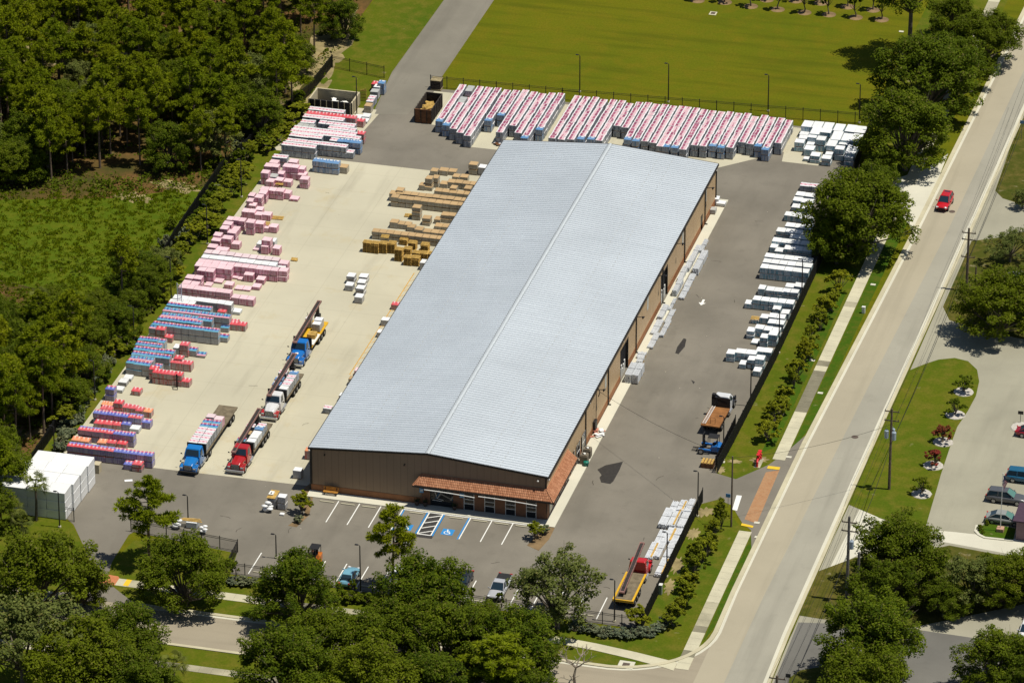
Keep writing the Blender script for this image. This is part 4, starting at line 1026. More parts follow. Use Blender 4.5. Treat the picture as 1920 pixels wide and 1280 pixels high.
# frame D
row('D', 640, 112, 895, 1.75, 2, 'cyan', 'in the nearest blue and red row', gS)
row('D', 930, 150, 1010, 1.5, 2, 'cyan', 'behind the long red row', gS)
row('D', 882, 174, 975, 1.6, 2, 'red', 'at the left end behind the long red row', gR)
row('D', 918, 208, 1230, 1.7, 2, 'red', 'in the long red row', gR)
row('D', 1225, 302, 1310, 0.85, 1, 'red', 'at the right end before the long red row', gR)
row('D', 612, 268, 700, 0.5, 1, 'white', 'by the hedge, back of three white ones', gW)
row('D', 562, 312, 650, 0.6, 1, 'wgrey', 'by the hedge, middle of three white ones', gW)
row('D', 525, 388, 608, 0.5, 1, 'white', 'by the hedge, front of three white ones', gW)
row('D', 425, 384, 520, 1.7, 2, 'purp2', 'in the lone tower by the hedge', gV)
row('D', 698, 402, 795, 0.65, 1, 'red', 'standing alone on open concrete', gR)
row('D', 380, 545, 500, 0.9, 1, 'oran', 'at the left of the red row', gR)
row('D', 510, 528, 605, 1.5, 2, 'red', 'in the tower amid the near red row', gR)
row('D', 585, 572, 760, 0.9, 1, 'red', 'in the near red row', gR)
row('D', 738, 605, 820, 0.8, 1, 'red', 'beside the yellow topped one', gR)
row('D', 820, 620, 908, 0.9, 1, 'oran', 'at the right end of the near red row', gR)
row('D', 370, 588, 500, 0.9, 1, 'red', 'at the left of the near red row', gR)
row('D', 300, 632, 815, 1.6, 2, [('purp2', 0.75), ('purp', 0.25)], 'in the farthest violet row', gV)
row('D', 790, 728, 898, 0.95, 1, 'purp2', 'low at the right end of the farthest violet row', gV)
row('D', 305, 738, 400, 0.8, 1, 'red', 'white sheeted, first of the four between violet rows', gR)
row('D', 402, 745, 500, 0.8, 1, 'red', 'second of the four between violet rows', gR)
row('D', 502, 755, 590, 0.8, 1, 'red', 'third of the four between violet rows', gR)
row('D', 592, 745, 690, 0.95, 1, 'purp2', 'fourth of the four between violet rows', gV)
row('D', 680, 795, 780, 0.65, 1, 'white', 'right of the four between violet rows', gW)
row('D', 140, 805, 735, 1.7, 2, [('purp', 0.6), ('purp2', 0.4)], 'in the middle violet row', gV)
row('D', 70, 912, 260, 0.9, 1, 'oran', 'at the hedge between the near violet rows', gR)
row('D', 340, 940, 435, 0.85, 1, 'oran', 'centre one between the near violet rows', gR)
row('D', 440, 942, 535, 0.85, 1, 'red', 'white sheeted, between the near violet rows', gR)
row('D', 545, 950, 650, 0.9, 1, 'red', 'right one between the near violet rows', gR)
row('D', 25, 972, 935, 1.85, 2, [('purp', 0.55), ('purp2', 0.45)], 'in the nearest violet row', gV)
row('D', 615, 1168, 705, 0.8, 1, 'purp2', 'left of two at the front edge of the concrete', gV)
row('D', 705, 1165, 808, 1.1, 2, 'red', 'right of two at the front edge of the concrete', gR)
# frame E: rows below the container
for i, (xl, yl, xr, H, lk) in enumerate(((405, 532, 885, 1.7, 'rose'), (380, 592, 1045, 1.75, 'red'), (330, 637, 880, 1.75, 'rose'), (300, 706, 490, 1.8, 'rose'), (540, 722, 1030, 1.75, 'rose'), (250, 757, 480, 1.7, 'grey'),
                                         (665, 786, 1040, 1.7, 'rose'), (200, 792, 1050, 1.75, 'rose'), (160, 832, 1100, 1.8, 'rose'), (150, 882, 590, 1.8, 'rose'), (690, 945, 790, 1.8, 'rose'), (792, 955, 1110, 1.85, 'blue'), (110, 952, 925, 1.85, 'rose'), (50, 1003, 505, 1.9, 'rose'))):
    row('E', xl, yl, xr, H, 2, lk, 'in the %s row below the beige container' % ordw(i), gK, 1.0)
row('E', 1045, 690, 1150, 1.0, 1, 'red', 'at the right end of the container rows, back', gK)
row('E', 1050, 858, 1155, 1.6, 2, 'red', 'at the right end of the container rows, middle', gK)
row('E', 905, 1105, 1010, 1.0, 1, 'rose', 'alone before the container rows', gK)
gD = 'mixed pallets beside the back driveway'
for i, (xl, yl, xr, H, lev, lk) in enumerate(((1335, 182, 1425, 1.9, 2, 'blue'), (1250, 195, 1335, 1.2, 1, 'red'), (1280, 232, 1365, 1.4, 1, 'white'), (1235, 295, 1340, 1.3, 1, 'grey'), (1205, 385, 1300, 1.2, 1, 'rose'), (1180, 425, 1275, 1.1, 1, 'rose'), (1155, 482, 1250, 1.2, 1, 'tan'), (1120, 625, 1225, 0.6, 1, 'white'), (1100, 690, 1200, 0.35, 1, 'white'), (1020, 640, 1110, 0.6, 1, 'white'))):
    row('E', xl, yl, xr, H, lev, lk, '%s from back beside the driveway' % ordw(i), gD)
# brown board stacks by the building (frame F)
gT = 'brown board pallets beside the warehouse'
for i, (xl, yl, xr, H, lev) in enumerate(by_depth(((1165, 150, 1250, 1.6, 2), (865, 210, 955, 0.8, 1), (780, 215, 855, 0.7, 1), (960, 220, 1040, 0.6, 1), (1000, 270, 1070, 0.7, 1), (1075, 275, 1155, 0.9, 1), (730, 290, 800, 1.8, 2), (800, 285, 860, 1.5, 2), (665, 360, 725, 0.8, 1), (725, 375, 800, 0.6, 1),
                                          (875, 345, 950, 0.8, 1), (950, 325, 1250, 1.0, 1), (820, 415, 1190, 0.9, 1), (975, 385, 1045, 1.2, 1), (1115, 390, 1190, 1.2, 1), (435, 408, 510, 1.5, 2), (370, 440, 440, 1.2, 1), (440, 440, 1165, 1.3, 2), (385, 475, 460, 1.5, 2), (460, 490, 1130, 1.4, 2),
                                          (597, 582, 682, 1.9, 3), (375, 725, 455, 1.0, 1), (455, 745, 585, 0.8, 1), (545, 775, 625, 0.7, 1), (698, 690, 780, 1.1, 2), (885, 655, 965, 1.2, 2), (957, 660, 1040, 1.2, 2), (820, 765, 975, 0.5, 1), (705, 820, 945, 0.8, 1), (625, 800, 705, 0.8, 1), (820, 700, 880, 0.7, 1), (195, 820, 920, 1.2, 2)), False)):
    row('F', xl, yl, xr, H, lev, 'tan', '%s brown group from back by the warehouse' % ordw(i), gT, 1.02, 1.15)
row('F', 1260, 180, 1340, 1.2, 1, 'wgrey', 'behind the brown stacks by the roof edge', gW)
row('F', 675, 1130, 765, 1.2, 1, 'wgrey', 'beside the wooden pallet stacks', gW)
# six pallets alone in the yard
gM = 'six grey pallets in mid yard'
for i, (px, py, px2, H, lev) in enumerate(((649, 517, 664, 1.2, 2), (672, 518, 688, 1.1, 2), (669, 529, 684, 1.1, 2), (646, 534, 661, 0.9, 1), (666, 540, 682, 1.2, 2), (664, 556, 679, 1.0, 1))):
    FR['0'] = (0, 0, 1.0); row('0', px, py, px2, H, lev, 'wgrey', 'in the small mid-yard group, stack %s from back' % ordw(i), gM)
# white pallets along the right fence
gF = 'white topped pallets along the right fence'
row('W', 848, 148, 1040, 0.95, 1, 'rose', 'farthest back along the right fence', gF, 1.25)
WR = [('W', 805, 242, 990, 1.0, 1), ('W', 778, 293, 870, 1.0, 1), ('W', 855, 310, 980, 0.9, 1), ('W', 765, 362, 820, 0.7, 1), ('W', 818, 368, 960, 1.0, 1), ('W', 693, 443, 850, 1.0, 1), ('W', 840, 470, 980, 1.5, 2), ('W', 700, 552, 990, 1.3, 2), ('W', 612, 602, 980, 1.2, 2), ('W', 745, 668, 960, 1.1, 1),
      ('W', 568, 702, 950, 1.3, 2), ('W', 550, 762, 625, 0.9, 1), ('W', 597, 800, 685, 0.8, 1), ('W', 690, 778, 970, 1.2, 2), ('W', 495, 857, 980, 1.7, 2), ('W', 475, 913, 970, 1.75, 2), ('W', 450, 968, 940, 1.75, 2),
      ('V', 515, 132, 602, 1.1, 1), ('V', 610, 148, 1000, 1.2, 2), ('V', 840, 108, 955, 0.8, 1), ('V', 950, 102, 1060, 1.2, 1), ('V', 450, 262, 950, 1.5, 2), ('V', 355, 312, 445, 0.8, 1), ('V', 688, 375, 790, 1.0, 1), ('V', 790, 425, 890, 1.0, 1),
      ('V', 540, 478, 640, 1.0, 1), ('V', 632, 540, 830, 1.2, 2), ('V', 640, 470, 840, 1.2, 2), ('V', 440, 512, 530, 0.55, 1), ('V', 380, 640, 475, 1.2, 2), ('V', 475, 608, 585, 1.3, 2), ('V', 582, 628, 780, 1.4, 2), ('V', 540, 715, 635, 1.5, 2), ('V', 638, 682, 750, 1.8, 2), ('V', 430, 780, 520, 0.35, 1),
      ('V', 135, 908, 238, 1.3, 2), ('V', 240, 893, 500, 1.4, 2), ('V', 490, 880, 680, 1.4, 2), ('V', 390, 982, 490, 1.4, 2), ('V', 482, 975, 590, 1.8, 2), ('V', 288, 1034, 375, 0.75, 1), ('V', 455, 1118, 550, 0.85, 1)]
for i, (fr, xl, yl, xr, H, lev) in enumerate(by_depth(WR, True)):
    row(fr, xl, yl, xr, H, lev, 'teal', '%s row from back along the right fence' % ordw(i), gF, 1.22, 1.28)
# white block in the back right corner
gX = 'white pallets in the back right corner'
for i, (xl, yl, xr, H, lev, dep) in enumerate(((385, 330, 560, 1.8, 2, 2.2), (350, 472, 505, 1.0, 1, 1.2), (335, 535, 490, 1.1, 1, 1.2), (265, 608, 430, 1.5, 2, 1.3), (565, 345, 735, 1.8, 2, 2.2), (525, 460, 690, 1.8, 2, 2.4), (492, 518, 645, 1.6, 2, 1.4), (468, 642, 620, 0.9, 1, 1.2), (430, 725, 600, 1.1, 1, 1.5), (415, 892, 525, 0.45, 1, 0.9),
                                          (745, 365, 915, 1.8, 2, 2.2), (705, 432, 890, 1.8, 2, 1.4), (640, 563, 795, 1.9, 2, 1.4), (535, 838, 700, 1.2, 2, 1.4), (925, 405, 1100, 1.8, 2, 2.4), (880, 555, 1050, 1.8, 2, 3.0), (808, 665, 975, 1.7, 2, 2.4), (790, 815, 930, 0.8, 1, 1.2), (728, 885, 890, 1.2, 2, 1.3),
                                          (1125, 420, 1300, 1.8, 2, 2.4), (1062, 572, 1230, 1.8, 2, 2.6), (1020, 638, 1190, 1.5, 1, 1.2), (955, 722, 1115, 1.9, 2, 1.3), (1290, 440, 1480, 1.8, 2, 2.4), (1225, 590, 1390, 1.8, 2, 2.8), (1130, 790, 1310, 1.8, 2, 3.0), (1120, 860, 1280, 1.4, 2, 1.3))[0:99]):
    row('X', xl, yl, xr, H, lev, 'teal', '%s stack in the back right corner group' % ordw(i), gX, 1.7, dep)
# --- the 38 long rows along the back fence: near 300 pallets as things, the far rest one mass
Hb = 1.9
starts = [(658+50*i, 470+3*i) for i in range(5)]+[(912+49.3*i, 489+4.6*i) for i in range(7)]+[(1302+49*i, 527+6*i) for i in range(4)]
fA = [(503, 672), (548, 695), (590, 715), (635, 738), (670, 755)]
backs = [(640+x/2.977, y/2.977) for x, y in starts]+[(640+(1505+47.3*i)/2.977, (547+5.2*i)/2.977) for i in range(9)]+[(1280+(10+47.4*i)/2.977, (592+5.6*i)/2.977) for i in range(13)]
xb_ = [G(x, y, Hb) for x, y in backs]
fronts = [G(640+x/2.977, y/2.977, Hb)[1] for x, y in fA]
fr2 = [(778, 670), (845, 640), (868, 738), (945, 700), (965, 740), (1000, 770), (1078, 722), (1140, 768), (1190, 775), (1240, 775), (1290, 772), (1400, 780), (1445, 785), (1560, 705), (1605, 715), (1605, 780), (1655, 790), (1700, 790), (1760, 800), (1810, 820)]
fronts += [G(640+x/2.977, y/2.977, Hb)[1] for x, y in fr2]
fr3 = [(-5, 830), (35, 835), (90, 845), (150, 820), (198, 825), (245, 825), (290, 832), (335, 832), (385, 800), (415, 808), (455, 820), (500, 840), (545, 800)]
fronts += [G(1280+x/2.977, y/2.977, Hb)[1] for x, y in fr3]
cand = []
pitch = 1.03
for i, (x, y) in enumerate(xb_):
    yb = 121.6; yf = fronts[i] if i < len(fronts) else 101.0
    n = max(3, round((yb-yf)/pitch))
    wid = 1.22
    for k in range(n):
        yc = yf+pitch*(k+0.5)
        blue = (k == 0 and (i*7) % 5 in (0, 2))
        grey = (i == 1 and k in (n-1, n-2, n-5, n-6))
        hh = Hb if not (i == 1 and n-5 < k < n-2) else 1.0
        for l in range(2):
            if hh < 1.5 and l == 1: continue
            cand.append((i, k, n, l, x+wid/2, yc, 'blue' if blue else 'grey' if grey else 'rowp'))
cand.sort(key=lambda c: (c[5]-101.0)*1.0+(3.2 if c[3] == 0 and c[1] > 0 else 0.0))
gB = 'long shingle rows along the back fence'
far = MB(); far_r = random.Random(9); cnt = 0
for (i, k, n, l, x, y, st) in cand:
    if cnt < 290 or st != 'rowp':
        lab = '%s pallet, %s, %s back fence row from left, %s' % ({'rowp': 'maroon topped', 'blue': 'blue topped', 'grey': 'grey sheeted'}[st], 'foremost' if k == 0 else '%s from front' % ordw(k), ordw(i), 'upper' if l else 'lower')
        put_load(st, x+rng.uniform(-.03, .03), y, l*0.95, 1.04, 0.98, 0.95, lab, gB); cnt += st == 'rowp'
    else:
        load_into(far, x-0.52+far_r.uniform(-0.03, 0.03), x+0.52+far_r.uniform(-0.03, 0.03), y-0.49, y+0.49, l*0.95, l*0.95+0.95, far_r)
tag(far.build('row_shingle_pallets', STY['rowp'][2]), 'far mass of pink and maroon topped shingle pallets reaching to the back fence', 'shingle pallets', kind='stuff')
# --- empty wooden pallets, each one a thing
M_pal = plain('raw_pallet_wood', (0.48, 0.31, 0.09), 0.8, 0.1, var=0.35, scale=2)
b = MB()
for k in range(7): b.bx(-0.55, 0.55, -0.5+0.155*k, -0.40+0.155*k, 0.115, 0.135)
for x in (-0.53, -0.02, 0.49): b.bx(x, x+0.045, -0.5, 0.53, 0.02, 0.115)
for k in range(3): b.bx(-0.55, 0.55, -0.5+0.46*k, -0.40+0.46*k, 0.0, 0.02)
pal_me = b.mesh('wooden_pallet', M_pal)
def pal(x, y, z, lab, group, rz=0.0, rx=0.0):
    o = bpy.data.objects.new('wooden_pallet', pal_me); C.objects.link(o); o.location = (x, y, z); o.rotation_euler = (rx, 0, rz); return tag(o, lab, 'pallet', group)
gE = 'empty wooden pallets stacked beside the warehouse'
for i, (xl, yl, xr, cnt_) in enumerate(((105, 935, 180, 11), (183, 945, 262, 11), (265, 945, 345, 11), (348, 945, 430, 11), (465, 908, 555, 6), (418, 1005, 500, 13), (505, 1000, 585, 7), (512, 1085, 590, 9), (590, 1090, 665, 9), (555, 940, 640, 8), (675, 1045, 755, 8), (690, 960, 750, 8), (600, 1040, 670, 8), (760, 1050, 800, 8))):
    H = cnt_*0.14; x, y = G(*fp('F', (xl+xr)/2, yl), H)
    for k in range(cnt_):
        lab = 'empty wooden pallet, %s from bottom in pallet stack %s from left' % (ordw(k), ordw(i))
        pal(x+rng.uniform(-0.04, 0.04), y+0.55+rng.uniform(-0.04, 0.04), 0.014+k*0.137, lab, gE, rng.uniform(-0.03, 0.03))
x, y = G(*fp('F', 330, 865), 1.4); pal(x, y, 1.22, 'empty wooden pallet lying on the near brown board row', gE, 0.1)
for px, py, lab in ((510, 409, 'right one of two loose wooden pallets flat on the concrete by the pink stacks'), (524, 410, 'loose wooden pallet lying apart on the concrete by the pink stacks'), (766, 405, 'loose yellow wooden pallet on the concrete left of the three-high brown stack')):
    x, y = G(px, py); pal(x, y, 0.016, lab, None, 0.1)
for fr, px, py, z, lab in (('A', 515, 600, 0.42, 'wooden pallet among the far pink stacks'), ('B', 1265, 160, 0.78, 'wooden pallet on top of a pink load'), ('V', 485, 495, 0.58, 'yellow wooden pallet on top of a low white load by the right fence')):
    x, y = G(*fp(fr, px, py), z); pal(x, y, z, lab, None, 0.05)
# ------------------------------------------------------------------ vegetation
def leaf_mat(name, dark, light, trans=0.22, rough=0.5, hue=0.25):
    n = NT(name, 0.65, 0.08)
    u, v, _ = n.sep(n.coord('UV'))
    oi = n.new('ShaderNodeObjectInfo').outputs['Random']
    k = n.mix(u, dark, light)
    k = n.mix(n.math('MULTIPLY', oi, hue*1.7), k, tuple(x*y for x, y in zip(light, (1.18, 1.0, 0.8))))
    o2 = n.math('FRACT', n.math('MULTIPLY', oi, 7.31))
    k = n.mix(n.math('MULTIPLY', o2, 0.40), k, tuple(x*y for x, y in zip(dark, (0.95, 1.05, 1.6))))
    k = n.mix(n.math('MULTIPLY', n.math('GREATER_THAN', v, 0.94), 0.6), k, (0.20, 0.17, 0.05))
    n.set(n.b.inputs['Base Color'], k)
    tr = n.new('ShaderNodeBsdfTranslucent'); n.set(tr.inputs[0], n.mix(0.5, k, (0.16, 0.23, 0.01)))
    mx = n.new('ShaderNodeMixShader'); mx.inputs[0].default_value = trans
    out = [x for x in n.t.nodes if x.type == 'OUTPUT_MATERIAL'][0]
    n.t.links.new(n.b.outputs[0], mx.inputs[1]); n.t.links.new(tr.outputs[0], mx.inputs[2]); n.t.links.new(mx.outputs[0], out.inputs[0])
    return n.m
L_oak = leaf_mat('oak_leaf', (0.040, 0.070, 0.003), (0.150, 0.195, 0.008), 0.32)
L_oak2 = leaf_mat('dusty_leaf', (0.070, 0.095, 0.020), (0.200, 0.230, 0.055), 0.3)
L_pine = leaf_mat('pine_needle', (0.105, 0.150, 0.004), (0.300, 0.350, 0.010), 0.36)
L_yng = leaf_mat('bright_leaf', (0.120, 0.150, 0.007), (0.300, 0.320, 0.015), 0.36)
L_shr = leaf_mat('grey_shrub_leaf', (0.080, 0.105, 0.055), (0.21, 0.24, 0.14), 0.1)
L_palm = leaf_mat('palm_leaf', (0.045, 0.070, 0.012), (0.17, 0.19, 0.035), 0.2, 0.4)
L_red = leaf_mat('red_blossom', (0.09, 0.05, 0.012), (0.30, 0.035, 0.035), 0.2)
L_grs = leaf_mat('tall_grass_blade', (0.13, 0.185, 0.004), (0.25, 0.30, 0.010), 0.5)
M_bark = plain('grey_bark', (0.125, 0.105, 0.08), 0.9, 0.1, var=0.35, scale=4)
M_pbark = plain('pine_bark', (0.17, 0.125, 0.09), 0.9, 0.1, var=0.4, scale=4)

def quads_mesh(name, P, N, S, tint, mat, seed, aspect=1.0, U=None, wd=0.62):
    """many leaf-sized faces: centres P, normals N, sizes S; tint stored in UV"""
    g = np.random.default_rng(seed); n = len(P)
    N = N/np.maximum(1e-6, np.linalg.norm(N, axis=1, keepdims=True))
    if U is None:
        a = g.normal(size=(n, 3)); U = np.cross(N, a)
    U = U/np.maximum(1e-6, np.linalg.norm(U, axis=1, keepdims=True)); Vv = np.cross(N, U)
    S = S[:, None]; h = S*0.5
    bend = N*h*0.35
    v = np.stack([P-U*h*aspect-bend*0.5, P+Vv*h*wd, P+U*h*aspect-bend, P-Vv*h*wd], axis=1).reshape(-1, 3)
    me = bpy.data.meshes.new(name)
    me.vertices.add(4*n); me.vertices.foreach_set('co', v.astype(np.float32).ravel())
    me.loops.add(4*n); me.loops.foreach_set('vertex_index', np.arange(4*n, dtype=np.int32))
    me.polygons.add(n); me.polygons.foreach_set('loop_start', np.arange(0, 4*n, 4, dtype=np.int32)); me.polygons.foreach_set('loop_total', np.full(n, 4, dtype=np.int32))
    ul = me.uv_layers.new(name='UVMap')
    uv = np.repeat(np.stack([np.clip(tint, 0, 1), g.random(n)], axis=1), 4, axis=0)
    ul.data.foreach_set('uv', uv.astype(np.float32).ravel())
    me.materials.append(mat); me.update(); me.validate()
    return me
def clumps(g, centers, rad, per, size, upb=1.15, flat=0.75):
    """leaves spread through a set of leaf clumps"""
    P = []; N = []; T = []; S = []
    for (c, r) in zip(centers, rad):
        k = max(6, int(per*(r/np.mean(rad))**2))
        d = g.normal(size=(k, 3)); d /= np.linalg.norm(d, axis=1, keepdims=True)
        rr = r*(0.55+0.45*g.random((k, 1))**0.6)*(1+0.25*g.normal(size=(k, 1))*0.6)
        p = c+d*rr*np.array([1, 1, flat])
        P.append(p); N.append(d*0.6+g.normal(size=(k, 3))*0.55+np.array([0, 0, upb])); T.append(np.clip(g.normal(0.47+0.26*g.normal(), 0.22, k), 0, 1)); S.append(size*(0.6+0.8*g.random(k)))
    return np.concatenate(P), np.concatenate(N), np.concatenate(S), np.concatenate(T)
def oak_variant(seed, R_=5.0, H=8.0, base=2.2, leaf=0.40, nl=15, sub=9, per=62, mat=None, sparse=0.0, name='crown'):
    g = np.random.default_rng(seed)
    lobes = []; zc = (H+base)/2; hz = (H-base)/2
    for i in range(nl):
        a = 2*PI*(i*0.618+g.random()*0.2); t = g.random()**0.75
        rr = R_*(0.08+0.76*t); z = zc+hz*(0.80*(1-t*t)+0.34*g.normal()*0.6-0.32)
        lobes.append((np.array([rr*math.cos(a), rr*math.sin(a), min(z, H-R_*0.18)]), R_*(0.25+0.13*g.random())))
    ex, ey = 1+0.14*g.normal(), 1+0.14*g.normal()
    if R_ > 3:
        for i in range(nl//3):
            a = 2*PI*(i*0.618+g.random()*0.3); rr = R_*(0.45+0.40*g.random()); lobes.append((np.array([rr*math.cos(a), rr*math.sin(a), base+R_*0.20+R_*0.22*g.random()]), R_*(0.20+0.10*g.random())))
    lobes = [(c*np.array([ex, ey, 1]), r) for c, r in lobes]
    cs = []; rs = []
    for c, r in lobes:
        for k in range(sub):
            d = g.normal(size=3); d /= np.linalg.norm(d); d[2] = d[2]*0.7+0.12
            if g.random() < sparse: continue
            cs.append(c+d*r*(0.55+0.6*g.random())); rs.append(r*(0.26+0.26*g.random()))
    P, N, S, T = clumps(g, cs, rs, per, leaf)
    me = quads_mesh(name, P, N, S, T, mat or L_oak, seed)
    b = MB(); r = random.Random(seed)
    top = Vector((r.uniform(-.3, .3), r.uniform(-.3, .3), base*0.9)); tr = 0.045*R_+0.05
    b.path([(0, 0, -0.1), (r.uniform(-.1, .1), r.uniform(-.1, .1), base*0.45), top], [tr*1.35, tr, tr*0.85], 8)
    for c, q in lobes:
        m1 = top.lerp(Vector(c), 0.5)+Vector((r.uniform(-.4, .4), r.uniform(-.4, .4), r.uniform(-.1, .5)))
        b.path([top, m1, Vector(c)], [tr*0.55, tr*0.3, tr*0.10], 5)
        for k in range(2):
            e = Vector(c)+Vector((r.uniform(-1, 1), r.uniform(-1, 1), r.uniform(-.2, 1)))*q
            b.path([m1.lerp(Vector(c), 0.6), e], [tr*0.14, tr*0.04], 4)
    tm = b.mesh('trunk', M_bark)
    return me, tm
def pine_variant(seed, H=14.0, R_=2.6, base=0.45, tuft=0.62, nb=30, mat=None, per=58):
    g = np.random.default_rng(seed); r = random.Random(seed)
    b = MB(); lean = (r.uniform(-.5, .5), r.uniform(-.5, .5))
    ax = lambda z: Vector((lean[0]*(z/H)**2, lean[1]*(z/H)**2, z))
    b.path([ax(-0.1), ax(H*0.35), ax(H*0.7), ax(H*0.97)], [0.20, 0.16, 0.10, 0.03], 7)
    cs = []; rs = []
    for i in range(nb):
        t = i/(nb-1); z = H*(base+(0.97-base)*t+0.015*g.normal()); a = i*2.4+g.normal()*0.4
        prof = (1-t)**0.55*(0.62+0.38*min(1, t*4)); L = R_*prof*(0.65+0.55*g.random())+0.25
        d = Vector((math.cos(a), math.sin(a), 0)); s = ax(z); e = s+d*L+Vector((0, 0, L*(0.12+0.25*t)))
        b.path([s, s.lerp(e, 0.55)+Vector((0, 0, -0.06*L)), e], [0.055, 0.035, 0.012], 4)
        m_ = max(2, int(L*2.3))
        for k in range(m_):
            q = s.lerp(e, 0.42+0.58*(k+g.random())/m_); cs.append(np.array(q)+g.normal(size=3)*np.array([.25, .25, .16])*min(1, L*0.6)); rs.append(tuft*(0.7+0.6*g.random()))
    cs.append(np.array(ax(H))); rs.append(tuft)
    P = []; N = []; T = []; S = []; UU = []
    for c, q in zip(cs, rs):
        d = g.normal(size=(per, 3)); d[:, 2] = d[:, 2]*0.8+0.25; d /= np.linalg.norm(d, axis=1, keepdims=True)
        P.append(c+d*q*0.55); UU.append(d); n_ = np.cross(d, g.normal(size=(per, 3))); N.append(n_*np.sign(n_[:, 2:3]+1e-9)); T.append(np.clip(g.normal(0.45+0.15*g.normal(), 0.2, per), 0, 1)); S.append(np.full(per, q*0.9))
    me = quads_mesh('crown', np.concatenate(P), np.concatenate(N), np.concatenate(S), np.concatenate(T), mat or L_pine, seed, 1.0, np.concatenate(UU), 0.22)
    me2 = None
    return me, b.mesh('trunk', M_pbark)
OAK = [oak_variant(100+i, 5.0, 8.2+0.5*(i % 3), 0.9, 0.25, 27, 11, 70) for i in range(6)]
OAKD = [oak_variant(140+i, 5.0, 9.0, 1.8, 0.30, 20, 9, 48, L_oak2, 0.22) for i in range(3)]
PINE = [pine_variant(200+i, 13.0+(i % 3)*0.8, 3.3, 0.42+0.06*(i % 3)) for i in range(6)]
YNG = [oak_variant(300+i, 1.45, 3.4, 0.3, 0.22, 14, 7, 36, L_yng) for i in range(4)]
YNGD = [oak_variant(320+i, 1.45, 3.6, 0.3, 0.22, 14, 7, 36, L_yng) for i in range(3)]
SLIM = [oak_variant(340+i, 1.1, 5.0, 1.3, 0.28, 10, 6, 30, L_oak) for i in range(3)]
SHRB = [oak_variant(360+i, 1.0, 1.1, 0.1, 0.24, 8, 5, 30, L_shr, name='foliage') for i in range(3)]
DSHR = [oak_variant(380+i, 1.0, 1.2, 0.1, 0.26, 8, 5, 30, L_oak, name='foliage') for i in range(3)]
RSHR = [oak_variant(400+i, 0.95, 2.0, 0.35, 0.15, 12, 7, 26, L_red if i else L_oak, 0.1, name='foliage') for i in range(3)]
def plant(kind, name, var, x, y, label, cat, group=None, s=1.0, sz=None, rz=None, z=0.0):
    me, tm = var
    t = bpy.data.objects.new(name, None); C.objects.link(t); t.location = (x, y, z); t.rotation_euler = (0, 0, rng.uniform(0, 6.28) if rz is None else rz); t.scale = (s, s, sz if sz else s)
    tag(t, label, cat, group)
    a = bpy.data.objects.new('trunk' if kind != 'shrub' else 'stem', tm); C.objects.link(a); a.parent = t
    c = bpy.data.objects.new('crown' if kind != 'shrub' else 'foliage', me); C.objects.link(c); c.parent = t
    return t
_taken = []
def tree_px(px, py, rad_px, label, group=None, var=None, name='oak_tree', cat='tree', hk=1.0, kind='tree'):
    """oak whose crown centre shows at (px,py) with the given crown radius in photo pixels"""
    R_ = rad_px/14.0; s = R_/5.1
    H = 8.6*s*hk; zc = 5.2*s*hk
    x, y = G(px, py, zc)
    _taken.append((x, y, R_))
    return plant(kind, name, var or rng.choice(OAK), x, y, label, cat, group, s, s*hk)
gO = 'large oaks and roadside trees'
